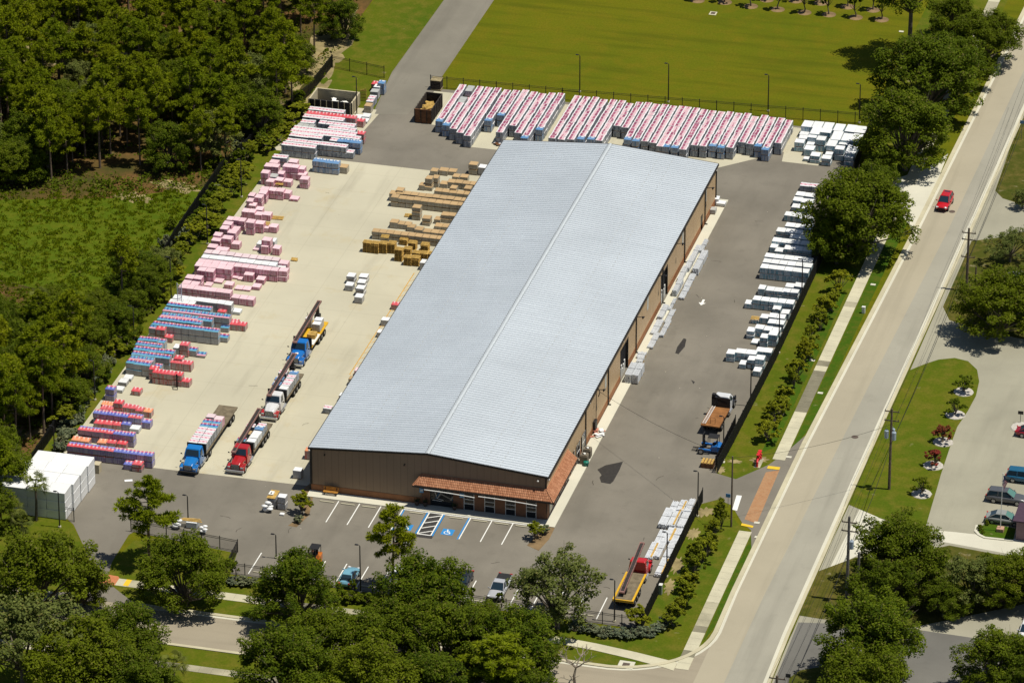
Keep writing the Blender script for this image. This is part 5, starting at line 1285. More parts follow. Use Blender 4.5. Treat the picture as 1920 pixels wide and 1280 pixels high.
BIG = [(1608, 385, 104, 'large dark oak overhanging the white pallets and right fence', OAK[0]), (1570, 440, 60, 'oak limb crown low over the white pallet rows', OAK[1]), (1700, 235, 96, 'round oak behind the back right fence corner', OAK[2]), (1650, 345, 55, 'small oak crown between the two big fence oaks', OAK[5]),
       (1745, 120, 108, 'oak beside the field throwing a long shadow over grass', OAK[3]), (1790, 110, 70, 'spreading oak by the field, under the topmost road oaks', OAK[4]), (1850, 60, 72, 'topmost roadside oak leaning over the main road', OAK[0]), (1790, 25, 60, 'oak at the top edge beside the far pavement', OAK[1]),
       
       (345, 1060, 78, 'round oak on the lawn beside the front driveway', OAK[1]), (558, 1094, 73, 'oak over the front pavement left of the blue car', OAK[2]), (795, 1104, 84, 'broad oak hiding the white car by the front fence', OAK[4]), (1045, 1100, 78, 'airy dusty green tree right of the silver pickup', OAKD[1]),
       (70, 1060, 100, 'broad oak left of the red driveway paving', OAK[3]), (155, 1090, 46, 'oak crown shading the red driveway paving', OAK[5]), (40, 1190, 95, 'brownish oak in the lower left corner', OAKD[2]), (150, 1230, 92, 'dense oak at the lower left beside the front road', OAK[0]), (225, 1190, 78, 'oak at the road edge in the lower left', OAK[4]), (250, 1270, 70, 'oak at the bottom edge by the palm fronds', OAK[2]),
       (540, 1240, 85, 'oak at the bottom edge right of the open road', OAK[5]), (620, 1190, 75, 'oak in the front clump nearest the pavement', OAK[3]), (720, 1180, 72, 'oak in the front clump under the tall pine', OAK[0]), (700, 1260, 85, 'oak at the bottom edge in the front clump', OAK[1]), (830, 1190, 78, 'dark oak in the middle of the front clump', OAK[2]),
       (800, 1270, 70, 'oak at the bottom edge left of the pale pine', OAK[4]), (965, 1200, 80, 'dark oak in the front clump below the pickup', OAK[0]), (968, 1278, 56, 'oak at the bottom edge beside the bare tree', OAK[3]), (900, 1180, 60, 'oak in the front clump below the black car', OAK[5]),
       (1690, 1020, 86, 'dark oak by the white lot entrance apron', OAK[3]), (1660, 1090, 60, 'low oak crown behind the twin poles', OAK[1]), (1820, 1085, 58, 'small oak of the hedge row, left one, in the right lot', OAKD[0]), (1875, 1080, 56, 'small oak of the hedge row, middle one', OAK[2]), (1930, 1075, 60, 'small oak of the hedge row at the right edge', OAK[4]),
       (1640, 1185, 88, 'broad oak over the lower right driveway', OAK[5]), (1625, 1270, 80, 'oak at the bottom edge right of the road', OAK[0]), (1870, 1230, 66, 'oak at the lower right beside the dark lot', OAK[2]), (1930, 1270, 55, 'oak in the bottom right corner', OAK[1]), (1770, 1110, 46, 'low oak behind the mulch under the lot trees', OAK[3]),
       (1870, 560, 78, 'dark oak beside the right edge pole', OAK[4]), (1925, 540, 60, 'oak at the right edge above the grey lot', OAK[1]), (1895, 455, 40, 'thin dusty tree at the right edge', OAKD[2]), (1918, 370, 24, 'small dark tree at the right edge of the far lawn', OAKD[0])]
for px, py, rp, lab, var in BIG: tree_px(px, py, rp, lab, gO, var)
def pine_px(px, py0, py1, label, group=None, var=0, s=None, name='pine_tree'):
    x, y = G(px, py0); h = HT(px, py0, py1); k = h/14.0
    return plant('tree', name, PINE[var], x, y, label, 'tree', group, k if s is None else s, k)
def pine_xy(x, y, h, label, group, var): return plant('tree', 'pine_tree', PINE[var], x, y, label, 'tree', group, h/14.0*rng.uniform(0.95, 1.2), h/14.0)
pine_px(280, 1052, 880, 'tall slender pine standing on the lawn by the front gate', None, 0, 1.15)
pine_px(737, 1105, 938, 'tall slender pine in front of the accessible parking bays', None, 3, 0.95)
pine_px(935, 1330, 1200, 'pale yellow green pine at the bottom edge of the front clump', None, 2, 1.35)
# young row along the pavement
hx = [(1572, 540), (1560, 575), (1545, 590), (1535, 612), (1520, 640), (1520, 665), (1507, 680), (1495, 705), (1485, 720), (1470, 755), (1462, 775), (1450, 790), (1440, 818)]
for i, (px, py) in enumerate(hx):
    x, y = G(px, py+8); plant('tree', 'young_tree', (YNG+YNGD)[(i*3) % 7], x, y, 'young bushy tree, %s from back in the row between fence and pavement' % ordw(i), 'young tree', 'young trees between fence and pavement', rng.uniform(0.65, 1.15), rng.uniform(0.75, 1.2))
hx = [(1352, 985), (1338, 1000), (1330, 1025), (1318, 1045), (1305, 1065), (1300, 1085), (1290, 1105), (1283, 1130), (1272, 1145), (1262, 1165), (1195, 1170)]
for i, (px, py) in enumerate(hx):
    x, y = G(px, py+8); plant('tree', 'young_tree', (YNGD+YNG[:1]+YNGD)[i % 7], x, y, 'young bushy tree, %s from back in the row below the entrance' % ordw(i), 'young tree', 'young trees below the entrance', rng.uniform(0.65, 1.2), rng.uniform(0.7, 1.2))
# hedge by the front fence and along the corner: grey green shrubs
sh = [(385, 1085), (400, 1088), (418, 1090), (437, 1094), (455, 1096), (472, 1098), (640, 1125), (660, 1128), (676, 1130), (695, 1133), (1105, 1185), (1120, 1188), (1135, 1190), (1150, 1192), (1165, 1193), (1180, 1194), (1196, 1193), (1210, 1190), (1225, 1186), (1238, 1180), (1250, 1172), (890, 1152), (905, 1155), (920, 1158), (1080, 1182)]
for i, (px, py) in enumerate(sh):
    x, y = G(px, py); plant('shrub', 'hedge_shrub', (DSHR if 640 <= px <= 700 else SHRB)[i % 3], x, y, '%s shrub, %s in the clipped bed outside the front fence' % ('dark green' if 640 <= px <= 700 else 'grey green', ordw(i)), 'shrub', 'shrubs in the bed outside the front fence', rng.uniform(0.9, 1.3), rng.uniform(0.8, 1.2))
for i in range(20):
    t = i/19; px = 205-85*t; py = 682+165*t
    x, y = G(px+rng.uniform(-3, 3), py); plant('shrub', 'hedge_shrub', SHRB[i % 3], x-0.6, y, 'grey green shrub, %s from back in the hedge by the left fence' % ordw(i), 'shrub', 'grey green hedge by the left fence', rng.uniform(1.0, 1.5), rng.uniform(1.0, 1.5))
# leafy saplings inside the left fence
lf = [(545, 245), (520, 270), (500, 285), (470, 300), (455, 330), (446, 345), (430, 370), (415, 395), (402, 410), (392, 430), (380, 440), (365, 455), (350, 470), (338, 490), (322, 520), (560, 222), (300, 560), (245, 640), (215, 665), (180, 690), (150, 760), (120, 800)]
for i, (px, py) in enumerate(lf):
    x, y = G(px, py); plant('tree', 'young_tree', YNG[i % 4], x, y, 'bright leafy sapling, %s along the grass strip inside the left fence' % ordw(i), 'young tree', 'bright saplings inside the left fence', rng.uniform(0.9, 1.4), rng.uniform(0.7, 1.05))
for i in range(46):
    t = i/45.0; yy = 112-100*t; fx_ = -36.2-3.0*math.exp(-((yy-75)/28.0)**2)
    sh_ = i % 3; s = rng.uniform(0.9, 1.9)
    plant('shrub', 'fence_shrub', (DSHR+SHRB)[rng.randrange(5)], fx_+rng.choice((-1.7, -1.2, 0.9, 1.3)), yy+rng.uniform(-1, 1), 'wild green shrub, %s from back along the left fence' % ordw(i), 'shrub', 'wild shrubs along the left fence', s, s*rng.uniform(0.8, 1.5))
# small columns by the front lot
for px, py, h, lab in ((441, 1092, 3.6, 'slim dark sapling by the front fence bed'), (661, 1122, 3.0, 'slim dark conifer beside the blue car'), (884, 1140, 3.4, 'slim conifer left of the silver pickup'), (938, 1150, 3.6, 'slim conifer in front of the silver pickup')):
    x, y = G(px, py); plant('tree', 'slim_tree', SLIM[0], x, y, lab, 'young tree', None, 0.55, h/5.0)
for px, py, s, lab, var in ((566, 962, 1.0, 'thin leafy sapling beside the tied pallet load at the front corner', YNG[0]), (572, 940, 0.8, 'grey green bush beside the bench', SHRB[0]), (560, 978, 0.9, 'grey green bush in the bark bed by the front corner', SHRB[1]), (1002, 1010, 0.85, 'thin leafy sapling in the bark bed at the right front corner', YNG[1]), (1020, 1000, 1.0, 'grey green bush at the right front corner', SHRB[2])):
    x, y = G(px, py); k = 'shrub' if var in SHRB else 'tree'; plant(k, 'bush' if k == 'shrub' else 'young_tree', var, x, y, lab, 'bush' if k == 'shrub' else 'young tree', None, s*0.9)
for px, py, s, lab in ((1838, 992, 0.5, 'round bush at the left end of the flagpole lawn'), (1850, 982, 0.45, 'round bush at the back of the flagpole lawn'), (1842, 999, 0.35, 'low bush at the front of the flagpole lawn'), (1560, 1150, 0.9, 'bush at the kerb below the twin poles')):
    x, y = G(px, py); plant('shrub', 'bush', DSHR[0], x, y, lab, 'bush', None, s)
# shell rings with crape myrtles on the island
M_shell = plain('white_shell', (0.46, 0.43, 0.38), 0.9, 0.1, var=0.25, scale=6)
for i, (px, py, v) in enumerate(((1807, 735, 0), (1791, 778, 0), (1768, 829, 1), (1750, 873, 2), (1728, 926, 0))):
    x, y = G(px, py)
    rr = 1.3
    b = MB(); b.loft([[(q*math.cos(2*PI*k/24)*(1+0.06*math.sin(3*k+i)), q*math.sin(2*PI*k/24), z) for k in range(24)] for q, z in ((rr, 0.0), (rr*0.95, 0.09), (0.05, 0.12))], 0)
    tag(b.build('shell_bed', M_shell, loc=(x, y, 0.02)), 'round white shell bed, %s from back on the island lawn' % ordw(i), 'shell bed', 'white shell beds on the island')
    plant('shrub', 'crape_myrtle', RSHR[v], x, y, '%s shrub in the %s shell bed from back' % ('red flowering' if v else 'thin green', ordw(i)), 'shrub', None, 1.35, 1.25)
x, y = G(1918, 802); b = MB(); b.loft([[(q*math.cos(2*PI*k/20), q*math.sin(2*PI*k/20), z) for k in range(20)] for q, z in ((1.6, 0.0), (1.5, 0.09), (0.05, 0.12))], 0)
tag(b.build('shell_bed', M_shell, loc=(x, y, 0.02)), 'white shell bed at the right edge beside the red car', 'shell bed')
# far row of small trees above the field
fr_ = [(250, 5), (440, 17), (620, 45), (805, 67), (990, 88), (1160, 102), (1345, 122), (1525, 137), (930, 6), (1105, 22), (1290, 48), (1465, 70), (730, 0)]
for i, (zx, zy) in enumerate(fr_):
    px, py = 1240+zx/3.692, zy/3.692; x, y = G(px, py)
    b = MB(); b.loft([[(q*math.cos(2*PI*k/14), q*math.sin(2*PI*k/14), z) for k in range(14)] for q, z in ((1.1, 0.0), (0.7, 0.06), (0.05, 0.08))], 0)
    tag(b.build('mulch_ring', M_mulch, loc=(x, y, 0.004)), 'brown mulch ring, %s of those under the far row of slim trees' % ordw(i), 'mulch ring', 'mulch rings of the far tree row')
    plant('tree', 'slim_tree', SLIM[i % 3], x, y, 'slim dark tree, %s in the far planted row above the field' % ordw(i), 'young tree', 'slim trees of the far row', 1.0, 1.05)
# palms
def palm_mesh(seed, n=26, L=1.9):
    b = MB(); r = random.Random(seed); uvq = []
    for i in range(n):
        a = r.uniform(0, 2*PI); e = r.uniform(-0.9, 1.2); l = L*r.uniform(0.75, 1.1); tint = max(0, min(1, r.gauss(0.5, 0.25)))
        d = Vector((math.cos(a)*math.cos(e), math.sin(a)*math.cos(e), math.sin(e))); s = Vector((-math.sin(a), math.cos(a), 0)); up = s.cross(d)
        stem = d*l*0.5
        for j in range(9):
            f = (j-4)/4.0; q = d*math.cos(f*1.1)+s*math.sin(f*1.1); tip = stem+q*l*0.55*(1-0.15*abs(f))-Vector((0, 0, 0.28*l*(0.5+abs(f)*0.5)))
            w_ = q.cross(up).normalized()*0.06
            b.quad(stem, stem+q*l*0.25+w_, tip, stem+q*l*0.25-w_, 0, ((tint, .3),)*4)
        b.quad(s*0.03, stem+s*0.03, stem-s*0.03, -s*0.03, 0, ((tint, .3),)*4)
    return b.mesh('crown', L_palm)
PALM = [palm_mesh(i) for i in range(3)]
def palm(px, py0, py1, lab, v=0, s=1.0):
    x, y = G(px, py0); h = HT(px, py0, py1)
    t = thing('palm_tree', lab, 'palm', (x, y, 0))
    b = MB(); b.path([(0, 0, -0.1), (0.1, 0.05, h*0.5), (0.05, 0.1, h)], [0.2, 0.16, 0.15], 8); b.build('trunk', M_bark, t)
    c = bpy.data.objects.new('crown', PALM[v]); C.objects.link(c); c.parent = t; c.location = (0.05, 0.1, h); c.scale = (s, s, s)
for px, p0, p1, lab, s in ((68, 975, 908, 'palm beside the big white wrapped blocks', 1.05), (22, 985, 955, 'low palm with drooping yellowed fronds at the left edge', 1.0), (40, 1000, 978, 'squat palm below the white blocks', 0.9), (325, 1285, 1245, 'palm fronds at the bottom edge by the front road', 1.1), (75, 620, 560, 'palm inside the left wood', 1.0), (150, 640, 600, 'palm at the edge of the left wood', 0.9), (85, 960, 925, 'small palm behind the light pole by the white blocks', 0.8)):
    palm(px, p0, p1, lab, rng.randrange(3), s)
# bare tree by the front road
x, y = G(1078, 1282); t = thing('bare_tree', 'leafless dead tree with pale crooked limbs beside the front road', 'tree', (x, y, 0))
b = MB(); r = random.Random(4)
def limb(p, d, l, rad, n):
    q = p+d*l; b.path([p, p+d*l*0.5+Vector((r.uniform(-.1, .1), r.uniform(-.1, .1), 0))*l, q], [rad, rad*0.8, rad*0.55], 5)
    if n > 0:
        for k in range(4 if n > 1 else 3):
            e = (d*0.8+Vector((math.cos(1.6*k+n)*.9+r.uniform(-.3, .3), math.sin(1.6*k+n)*.6+r.uniform(-.3, .3), r.uniform(0, .5)))).normalized(); limb(q, e, l*r.uniform(0.55, 0.8), rad*0.55, n-1)
limb(Vector((0, 0, 0)), Vector((0.05, 0, 1)), 2.3, 0.20, 3)
b.build('trunk', plain('dead_wood', (0.32, 0.27, 0.22), 0.9, 0.1, var=0.2), t)
# --- the left woods: every tree a thing
def inside(p, poly):
    c = False; n = len(poly); j = n-1
    for i in range(n):
        a, q = poly[i], poly[j]
        if (a[1] > p[1]) != (q[1] > p[1]) and p[0] < (q[0]-a[0])*(p[1]-a[1])/(q[1]-a[1])+a[0]: c = not c
        j = i
    return c
wr = random.Random(77)
ZONES = [  # outline of the tree feet in photo pixels, spacing, pine share, labels
    ([(-60, 100), (-60, 330), (110, 352), (140, 318), (370, 325), (415, 318), (560, 215), (520, 120), (400, 90), (200, 110)], 3.7, 0.72, 'upper left wood above the meadow', 'trees of the upper left wood'),
    ([(-60, -120), (-60, 100), (200, 110), (400, 90), (520, 120), (600, 110), (655, 70), (700, -120)], 4.5, 0.9, 'far left wood along the top edge', 'trees of the far left wood'),
    ([(-80, 625), (-80, 720), (60, 720), (205, 665), (268, 580), (310, 530), (275, 560), (200, 600), (60, 615)], 3.3, 0.10, 'dark wood below the meadow', 'trees of the dark wood below the meadow'),
    ([(-80, 700), (-80, 1010), (0, 1005), (8, 930), (25, 868), (85, 815), (180, 705), (60, 700)], 3.3, 0.55, 'left edge wood beside the near pallets', 'trees of the left edge wood')]
for zi, (poly, sp, pshare, where, grp) in enumerate(ZONES):
    wp = [G(*q) for q in poly]; xs = [q[0] for q in wp]; ys = [q[1] for q in wp]
    pts = []
    for _ in range(6000):
        p = (wr.uniform(min(xs), max(xs)), wr.uniform(min(ys), max(ys)))
        if not inside(p, wp): continue
        if zi < 2 and (abs(p[0]+66) < 3 and p[1] > 118): continue
        k_ = sp*(0.8+0.5*(math.sin(p[0]*0.23)*math.sin(p[1]*0.17)+0.5)*0.6)
        if all((p[0]-q[0])**2+(p[1]-q[1])**2 > k_**2 for q in pts): pts.append(p)
    pts.sort(key=lambda q: -q[1])
    np_ = no_ = 0
    for p in pts:
        if wr.random() < pshare:
            pine_xy(p[0], p[1], wr.uniform(8.5, 13.0), 'pine, %s from back in the %s' % (ordw(np_), where), grp, wr.randrange(6)); np_ += 1
        else:
            s = wr.uniform(0.55, 0.85)*(0.8 if zi == 2 else 1); plant('tree', 'oak_tree', wr.choice(OAK+OAKD[:1] if zi != 2 else OAK), p[0], p[1], 'broadleaf tree, %s from back in the %s' % (ordw(no_), where), 'tree', grp, s, s*wr.uniform(0.95, 1.2)); no_ += 1
TALL = oak_variant(777, 6.6, 19.5, 8.5, 0.30, 26, 9, 44)
x, y = G(1704, 112); plant('tree', 'oak_tree', TALL, x, y, 'tall oak with forked trunk at the top edge casting a long shadow on the field', 'tree', gO, 1.0)
# a few separate trees at the wood's edge
for px, py, rp, lab, var in ((400, 250, 62, 'bare limbed dusty tree at the left fence bend', OAKD[0]), (250, 500, 48, 'dark broadleaf tree at the lower meadow edge', OAK[2]), (300, 490, 40, 'dusty tree touching the left fence by the meadow', OAKD[1]), (550, 90, 50, 'dark pine-like tree near the sandy path', OAK[3]), (60, 260, 62, 'broad dark tree at the left edge above the meadow', OAK[1]), (20, 300, 50, 'dark tree at the left margin above the meadow', OAK[5])):
    tree_px(px, py, rp, lab, None, var)
# ground cover: shrubs under the woods, tall meadow grass
g = np.random.default_rng(5)
def cover(name, label, polys, dens, leaf, h, mat, seed, tall=False):
    g = np.random.default_rng(seed); P = []
    for poly in polys:
        wp = [G(*q) for q in poly]; xs = [q[0] for q in wp]; ys = [q[1] for q in wp]
        ar = (max(xs)-min(xs))*(max(ys)-min(ys)); n = int(ar*dens)
        q = np.stack([g.uniform(min(xs), max(xs), n), g.uniform(min(ys), max(ys), n)], 1)
        P += [p for p in q if inside(p, wp) and (tall or math.sin(p[0]*0.35+2*math.sin(p[1]*0.21))+math.sin(p[1]*0.5) > -0.9)]
    P = np.array(P); n = len(P); per = 14
    c = np.repeat(P, per, axis=0); hh = np.repeat(g.random(n)**1.3*h+0.1*h, per)
    off = g.normal(size=(n*per, 2))*(0.45 if not tall else 0.22)
    z = hh*(0.25+0.75*g.random(n*per)) if not tall else hh*0.5
    pts = np.stack([c[:, 0]+off[:, 0], c[:, 1]+off[:, 1], z], 1)
    tint = np.clip(np.repeat(g.normal(0.45, 0.2, n), per)+g.normal(0, 0.12, n*per), 0, 1)
    if tall:
        U_ = g.normal(size=(n*per, 3))*np.array([.3, .3, .1])+np.array([0, 0, 1.0]); N_ = np.cross(U_, g.normal(size=(n*per, 3)))
        me = quads_mesh(name, pts, N_, hh*1.1+0.1, tint, mat, seed, 1.0, U_)
    else:
        me = quads_mesh(name, pts, g.normal(size=(n*per, 3))*0.6+np.array([0, 0, .8]), leaf*(0.6+0.8*g.random(n*per)), tint, mat, seed)
    o = bpy.data.objects.new(name, me); C.objects.link(o); return tag(o, label, 'ground cover', kind='stuff')
cover('meadow_grass', 'tall dark green grass and weeds filling the meadow', [[(-60, 362), (200, 356), (375, 350), (405, 338), (330, 455), (250, 560), (60, 590), (-60, 590)]], 2.0, 0.3, 0.30, L_grs, 8, True)
cover('undergrowth', 'low scrub and saw palmetto under the left woods', [[(-60, -100), (-60, 380), (330, 372), (420, 325), (555, 225), (640, 90), (700, -100)], [(-60, 325), (-60, 372), (240, 368), (400, 345), (400, 318), (250, 335), (100, 320)], [(-60, 325), (-60, 372), (240, 368), (400, 345), (400, 318), (250, 335), (100, 320)], [(-80, 510), (-80, 1000), (40, 900), (190, 700), (330, 470)]], 0.30, 0.40, 1.1, L_oak, 9)
# ------------------------------------------------------------------ fences, gates, light poles, power poles
def fence(label, pts, h=1.8, bay=2.4, px=False, dense=0.12, pw=0.018, mesh=None, name='picket_fence', cat='fence', z=0.0):
    P = [G(*p) if px else p for p in pts]
    root = thing(name, label, cat, (P[0][0], P[0][1], z)); ox, oy = P[0]
    b = MB(); posts = []
    for (a, c) in zip(P, P[1:]):
        d = Vector((c[0]-a[0], c[1]-a[1], 0)); Ln = d.length; d.normalize(); ang = math.atan2(d.y, d.x)
        n = max(1, round(Ln/bay))
        for k in range(n+1): posts.append((a[0]-ox+d.x*Ln*k/n, a[1]-oy+d.y*Ln*k/n))
        mid = ((a[0]+c[0])/2-ox, (a[1]+c[1])/2-oy)
        for zz in (0.14, h-0.28, h-0.06): b.cb((mid[0], mid[1], zz), (Ln, 0.035, 0.045), 0, rz=ang)
        if dense:
            m_ = int(Ln/dense)
            for k in range(m_):
                t = (k+0.5)/m_; b.cb((a[0]-ox+d.x*Ln*t, a[1]-oy+d.y*Ln*t, h*0.5+0.04), (pw, pw, h-0.08), 0, rz=ang)
    b.build('picket_panel', mesh or M_blkm, root)
    seen = []
    pm = MB(); pm.bx(-0.045, 0.045, -0.045, 0.045, 0, h+0.08); pm.bx(-0.055, 0.055, -0.055, 0.055, h+0.08, h+0.12)
    pme = pm.mesh('post', M_blkm)
    for q in posts:
        if any(abs(q[0]-s[0])+abs(q[1]-s[1]) < 0.1 for s in seen): continue
        seen.append(q)
    if len(seen) > 95: seen = seen[::2]
    for q in seen:
        o = bpy.data.objects.new('post', pme); C.objects.link(o); o.parent = root; o.location = (q[0], q[1], 0)
    return root
M_scr = plain('dark_screen_mesh', (0.022, 0.022, 0.02), 0.8, 0.1, var=0.2)
fence('long black fence between the concrete yard and the left woods', [(-35.0, 126.5), (-35.3, 115.8), (-37.6, 101), (-39.5, 86.1), (-39.0, 63.8), (-38.0, 49.4), (-37.0, 28.3), (-36.4, 8), (-36.0, -8)], 2.0, 2.4, False, 0.10, 0.03)
fence('black fence across the grass behind the beige container', [(-34.9, 126.5), (-26.4, 124.6)], 1.9, 2.6, False, 0.12, 0.014)
fence('long black fence behind the pink pallet rows along the field', [(-18.9, 123.2), (1.0, 123.6), (46.6, 126.2)], 1.9, 2.6, False, 0.14, 0.014)
fence('tall black screened fence beside the white pallets on the right', [(46.6, 126.2), (47.8, 100), (48.7, 80), (48.9, 50), (48.6, 26), (48.4, 17.4)], 2.1, 2.5, False, 0.075, 0.045, M_scr)
fence('black sliding gate leaf drawn back inside the right fence', [(48.0, 18.0), (48.0, 29.5)], 2.0, 2.4, False, 0.075, 0.03, None, 'sliding_gate', 'gate')
fence('black screened fence beside the metal stud bundles', [(48.3, 9.4), (48.4, -23.3)], 2.0, 2.5, False, 0.08, 0.038, M_scr)
fence('black picket fence along the front parking bays', [(48.3, -23.4), (14.7, -23.1), (-3.9, -23.0)], 1.6, 2.4, False, 0.14, 0.014)
fence('black picket fence around the corner lawn by the front gate', [(-3.9, -23.0), (-4.2, -17.6), (-18.6, -15.9)], 1.7, 2.4, False, 0.13, 0.022)
fence('black gate leaf standing before the big white blocks', [(86, 967), (139, 978)], 1.9, 2.4, True, 0.5, 0.02, None, 'swing_gate', 'gate')
b = MB()
def lamp_mesh():
    p = MB(); p.tube((0, 0, 0), (0, 0, 1.0), 0.075, 0.055, 8)
    return p.mesh('pole', M_blkm)
PO = lamp_mesh()
hd = MB(); hd.path([(0, 0, -0.02), (0.1, 0, 0.12), (0.35, 0, 0.15)], 0.035, 6); hd.cb((0.42, 0, 0.13), (0.40, 0.22, 0.09), 0); HD = hd.mesh('lamp_head', M_blkm)
bs = MB(); bs.tube((0, 0, 0), (0, 0, 0.2), 0.2, 0.2, 10); BS = bs.mesh('footing', M_walkc)
def light_pole(px, y0, y1, lab, h=None, rz=PI):
    x, y = G(px, y0); H = h or HT(px, y0, y1)
    t = thing('light_pole', lab, 'light pole', (x, y, 0), rz, 'black light poles round the yard')
    o = bpy.data.objects.new('pole', PO); C.objects.link(o); o.parent = t; o.scale = (1.25, 1.25, H)
    o = bpy.data.objects.new('lamp_head', HD); C.objects.link(o); o.parent = t; o.location = (0, 0, H)
    o = bpy.data.objects.new('footing', BS); C.objects.link(o); o.parent = t
for a in ((353, 983, 930, 'black light pole inside the corner fence by the front gate'), (518, 1046, 1003, 'black light pole left of the oak at the front fence'), (676, 1110, 1023, 'black light pole right of the blue car'), (1152, 1165, 1088, 'black light pole left of the yellow bed truck'),
          (1308, 968, 885, 'black light pole at the gate above the metal studs'), (1503, 565, 488, 'black light pole at the right fence under the big oak'), (1460, 662, 583, 'black light pole at the middle of the right fence'), (1407, 761, 683, 'black light pole at the right fence beyond the crane truck'), (1356, 862, 782, 'black light pole beside the blue forklift'),
          (1250, 1081, 999, 'black light pole among the metal stud bundles'), (1634, 266, 223, 'black light pole at the back right corner'), (1087, 173, 105, 'black light pole behind the pink rows, first from left'), (1253, 192, 121, 'black light pole behind the pink rows, second from left'), (1440, 209, 142, 'black light pole behind the pink rows, third from left'),
          (1611, 231, 159, 'black light pole behind the white corner block'), (669, 214, 146, 'black light pole right of the beige container'), (453, 370, 302, 'black light pole beside the far pink stacks'), (389, 458, 386, 'black light pole beside the middle pink stacks'), (321, 556, 484, 'black light pole beside the blue and red rows'), (252, 648, 576, 'black light pole by the left fence at the striped rows'),
          (178, 750, 678, 'black light pole by the grey green hedge'), (103, 860, 800, 'black light pole behind the white blocks'), (112, 988, 923, 'black light pole before the white blocks')):
    light_pole(*a)
M_pole = plain('weathered_pole', (0.13, 0.10, 0.075), 0.9, 0.1, var=0.3, scale=3)
M_poleg = plain('grey_pole', (0.15, 0.14, 0.13), 0.9, 0.1, var=0.25, scale=3)
M_tran = plain('transformer_paint', (0.30, 0.36, 0.42), 0.5, 0.4)
def upole(px, y0, y1, lab, arms, cans=0, r0=0.2, mat=None):
    x, y = G(px, y0); H = HT(px, y0, y1)
    t = thing('power_pole', lab, 'power pole', (x, y, 0))
    b = MB(); b.tube((0, 0, -0.1), (0, 0, H), r0, r0*0.68, 10); b.build('pole', mat or M_pole, t)
    for k, z in enumerate(arms):
        b = MB(); b.cb((0, 0.2, H-z), (1.9, 0.10, 0.12), 0)
        for q in (-0.85, 0.85): b.tube((q, 0.2, H-z+0.06), (q, 0.2, H-z+0.3), 0.05, 0.04, 6)
        b.build('crossarm', M_pole, t)
    for k in range(cans):
        a = -0.6+k*1.9; b = MB(); cx, cy = 0.55*math.cos(a), 0.55*math.sin(a)*1.0-0.1
        b.tube((cx, cy, H-4.1), (cx, cy, H-3.1), 0.27, 0.27, 12); b.tube((cx, cy, H-3.1), (cx, cy, H-3.0), 0.29, 0.2, 12); b.tube((cx, cy, H-3.0), (cx, cy, H-2.75), 0.05, 0.04, 6); b.build('transformer', M_tran, t)
    return (x, y, H)
pA = upole(1587.5, 1125, 968, 'tall grey power pole with crossarms by the white lot apron', (0.9, 2.1), 1, 0.22, M_poleg)
upole(1608, 1122, 1035, 'shorter grey pole just right of the tall grey power pole', (), 0, 0.22, M_poleg)
pB = upole(1667, 917, 766, 'brown power pole with three transformers on the island lawn', (0.5, 1.8), 3, 0.19)
pC = upole(1812, 545, 428, 'brown power pole with crossarms in front of the right edge oak', (0.8, 1.8, 4.4), 0, 0.2)
upole(1829, 530, 500, 'short brown stub pole right of the brown power pole', (), 0, 0.14)
pD = upole(1453, 1420, 1266, 'power pole top rising at the bottom edge beside the road', (0.5, 1.5), 0, 0.2)
pE = upole(1371, 987, 855, 'slim brown service pole at the yard entrance lawn', (), 0, 0.13)
M_wire = plain('cable_black', (0.02, 0.02, 0.02), 0.6, 0.2)
def wire(lab, a, c, sag=0.8, r_=0.016):
    b = MB(); P = [Vector(a).lerp(Vector(c), k/14)-Vector((0, 0, sag*4*(k/14)*(1-k/14))) for k in range(15)]
    b.path(P, r_, 4); o = b.build('overhead_wire', M_wire); return tag(o, lab, 'wire', 'overhead wires along the main road')
pF = (pC[0]+(pC[0]-pB[0])*1.05, pC[1]+(pC[1]-pB[1])*1.05, pC[2])
for nm, dx, dz in (('left outer conductor', -0.85, -0.3), ('right outer conductor', 0.85, -0.3), ('top conductor', 0.0, 0.1), ('lower thick cable', 0.15, -4.6)):
    for q, w_, tx in ((pD, pA, 'from the bottom edge pole to the tall grey pole'), (pA, pB, 'from the tall grey pole to the transformer pole'), (pB, pC, 'from the transformer pole to the right edge pole'), (pC, pF, 'beyond the right edge pole')):
        wire('%s %s' % (nm, tx), (q[0]+dx, q[1]+0.2, q[2]+dz), (w_[0]+dx, w_[1]+0.2, w_[2]+dz), 0.9, 0.035 if 'thick' in nm else 0.016)
wire('service wire across the road to the slim entrance pole', (pB[0], pB[1], pB[2]-2.2), (pE[0], pE[1], pE[2]-0.2), 0.8, 0.02)
wire('service wire from the entrance pole to the warehouse wall mast', (pE[0], pE[1], pE[2]-0.2), (W_+0.6, 24.4, 5.9), 0.7, 0.02)
# flagpole
x, y = G(1875.5, 995); H = HT(1875.5, 995, 888)
t = thing('flagpole', 'slim white flagpole with striped flag on the small lawn', 'flagpole', (x, y, 0))
b = MB(); b.tube((0, 0, 0.3), (0, 0, H), 0.06, 0.035, 8); b.tube((0, 0, H), (0, 0, H+0.12), 0.07, 0.05, 8); b.build('pole', M_alu, t)
b = MB(); b.bx(-0.45, 0.45, -0.45, 0.45, 0, 0.5); b.build('pedestal', plain('pink_stone', (0.45, 0.27, 0.19), 0.8), t, bevel=0.05)
b = MB()
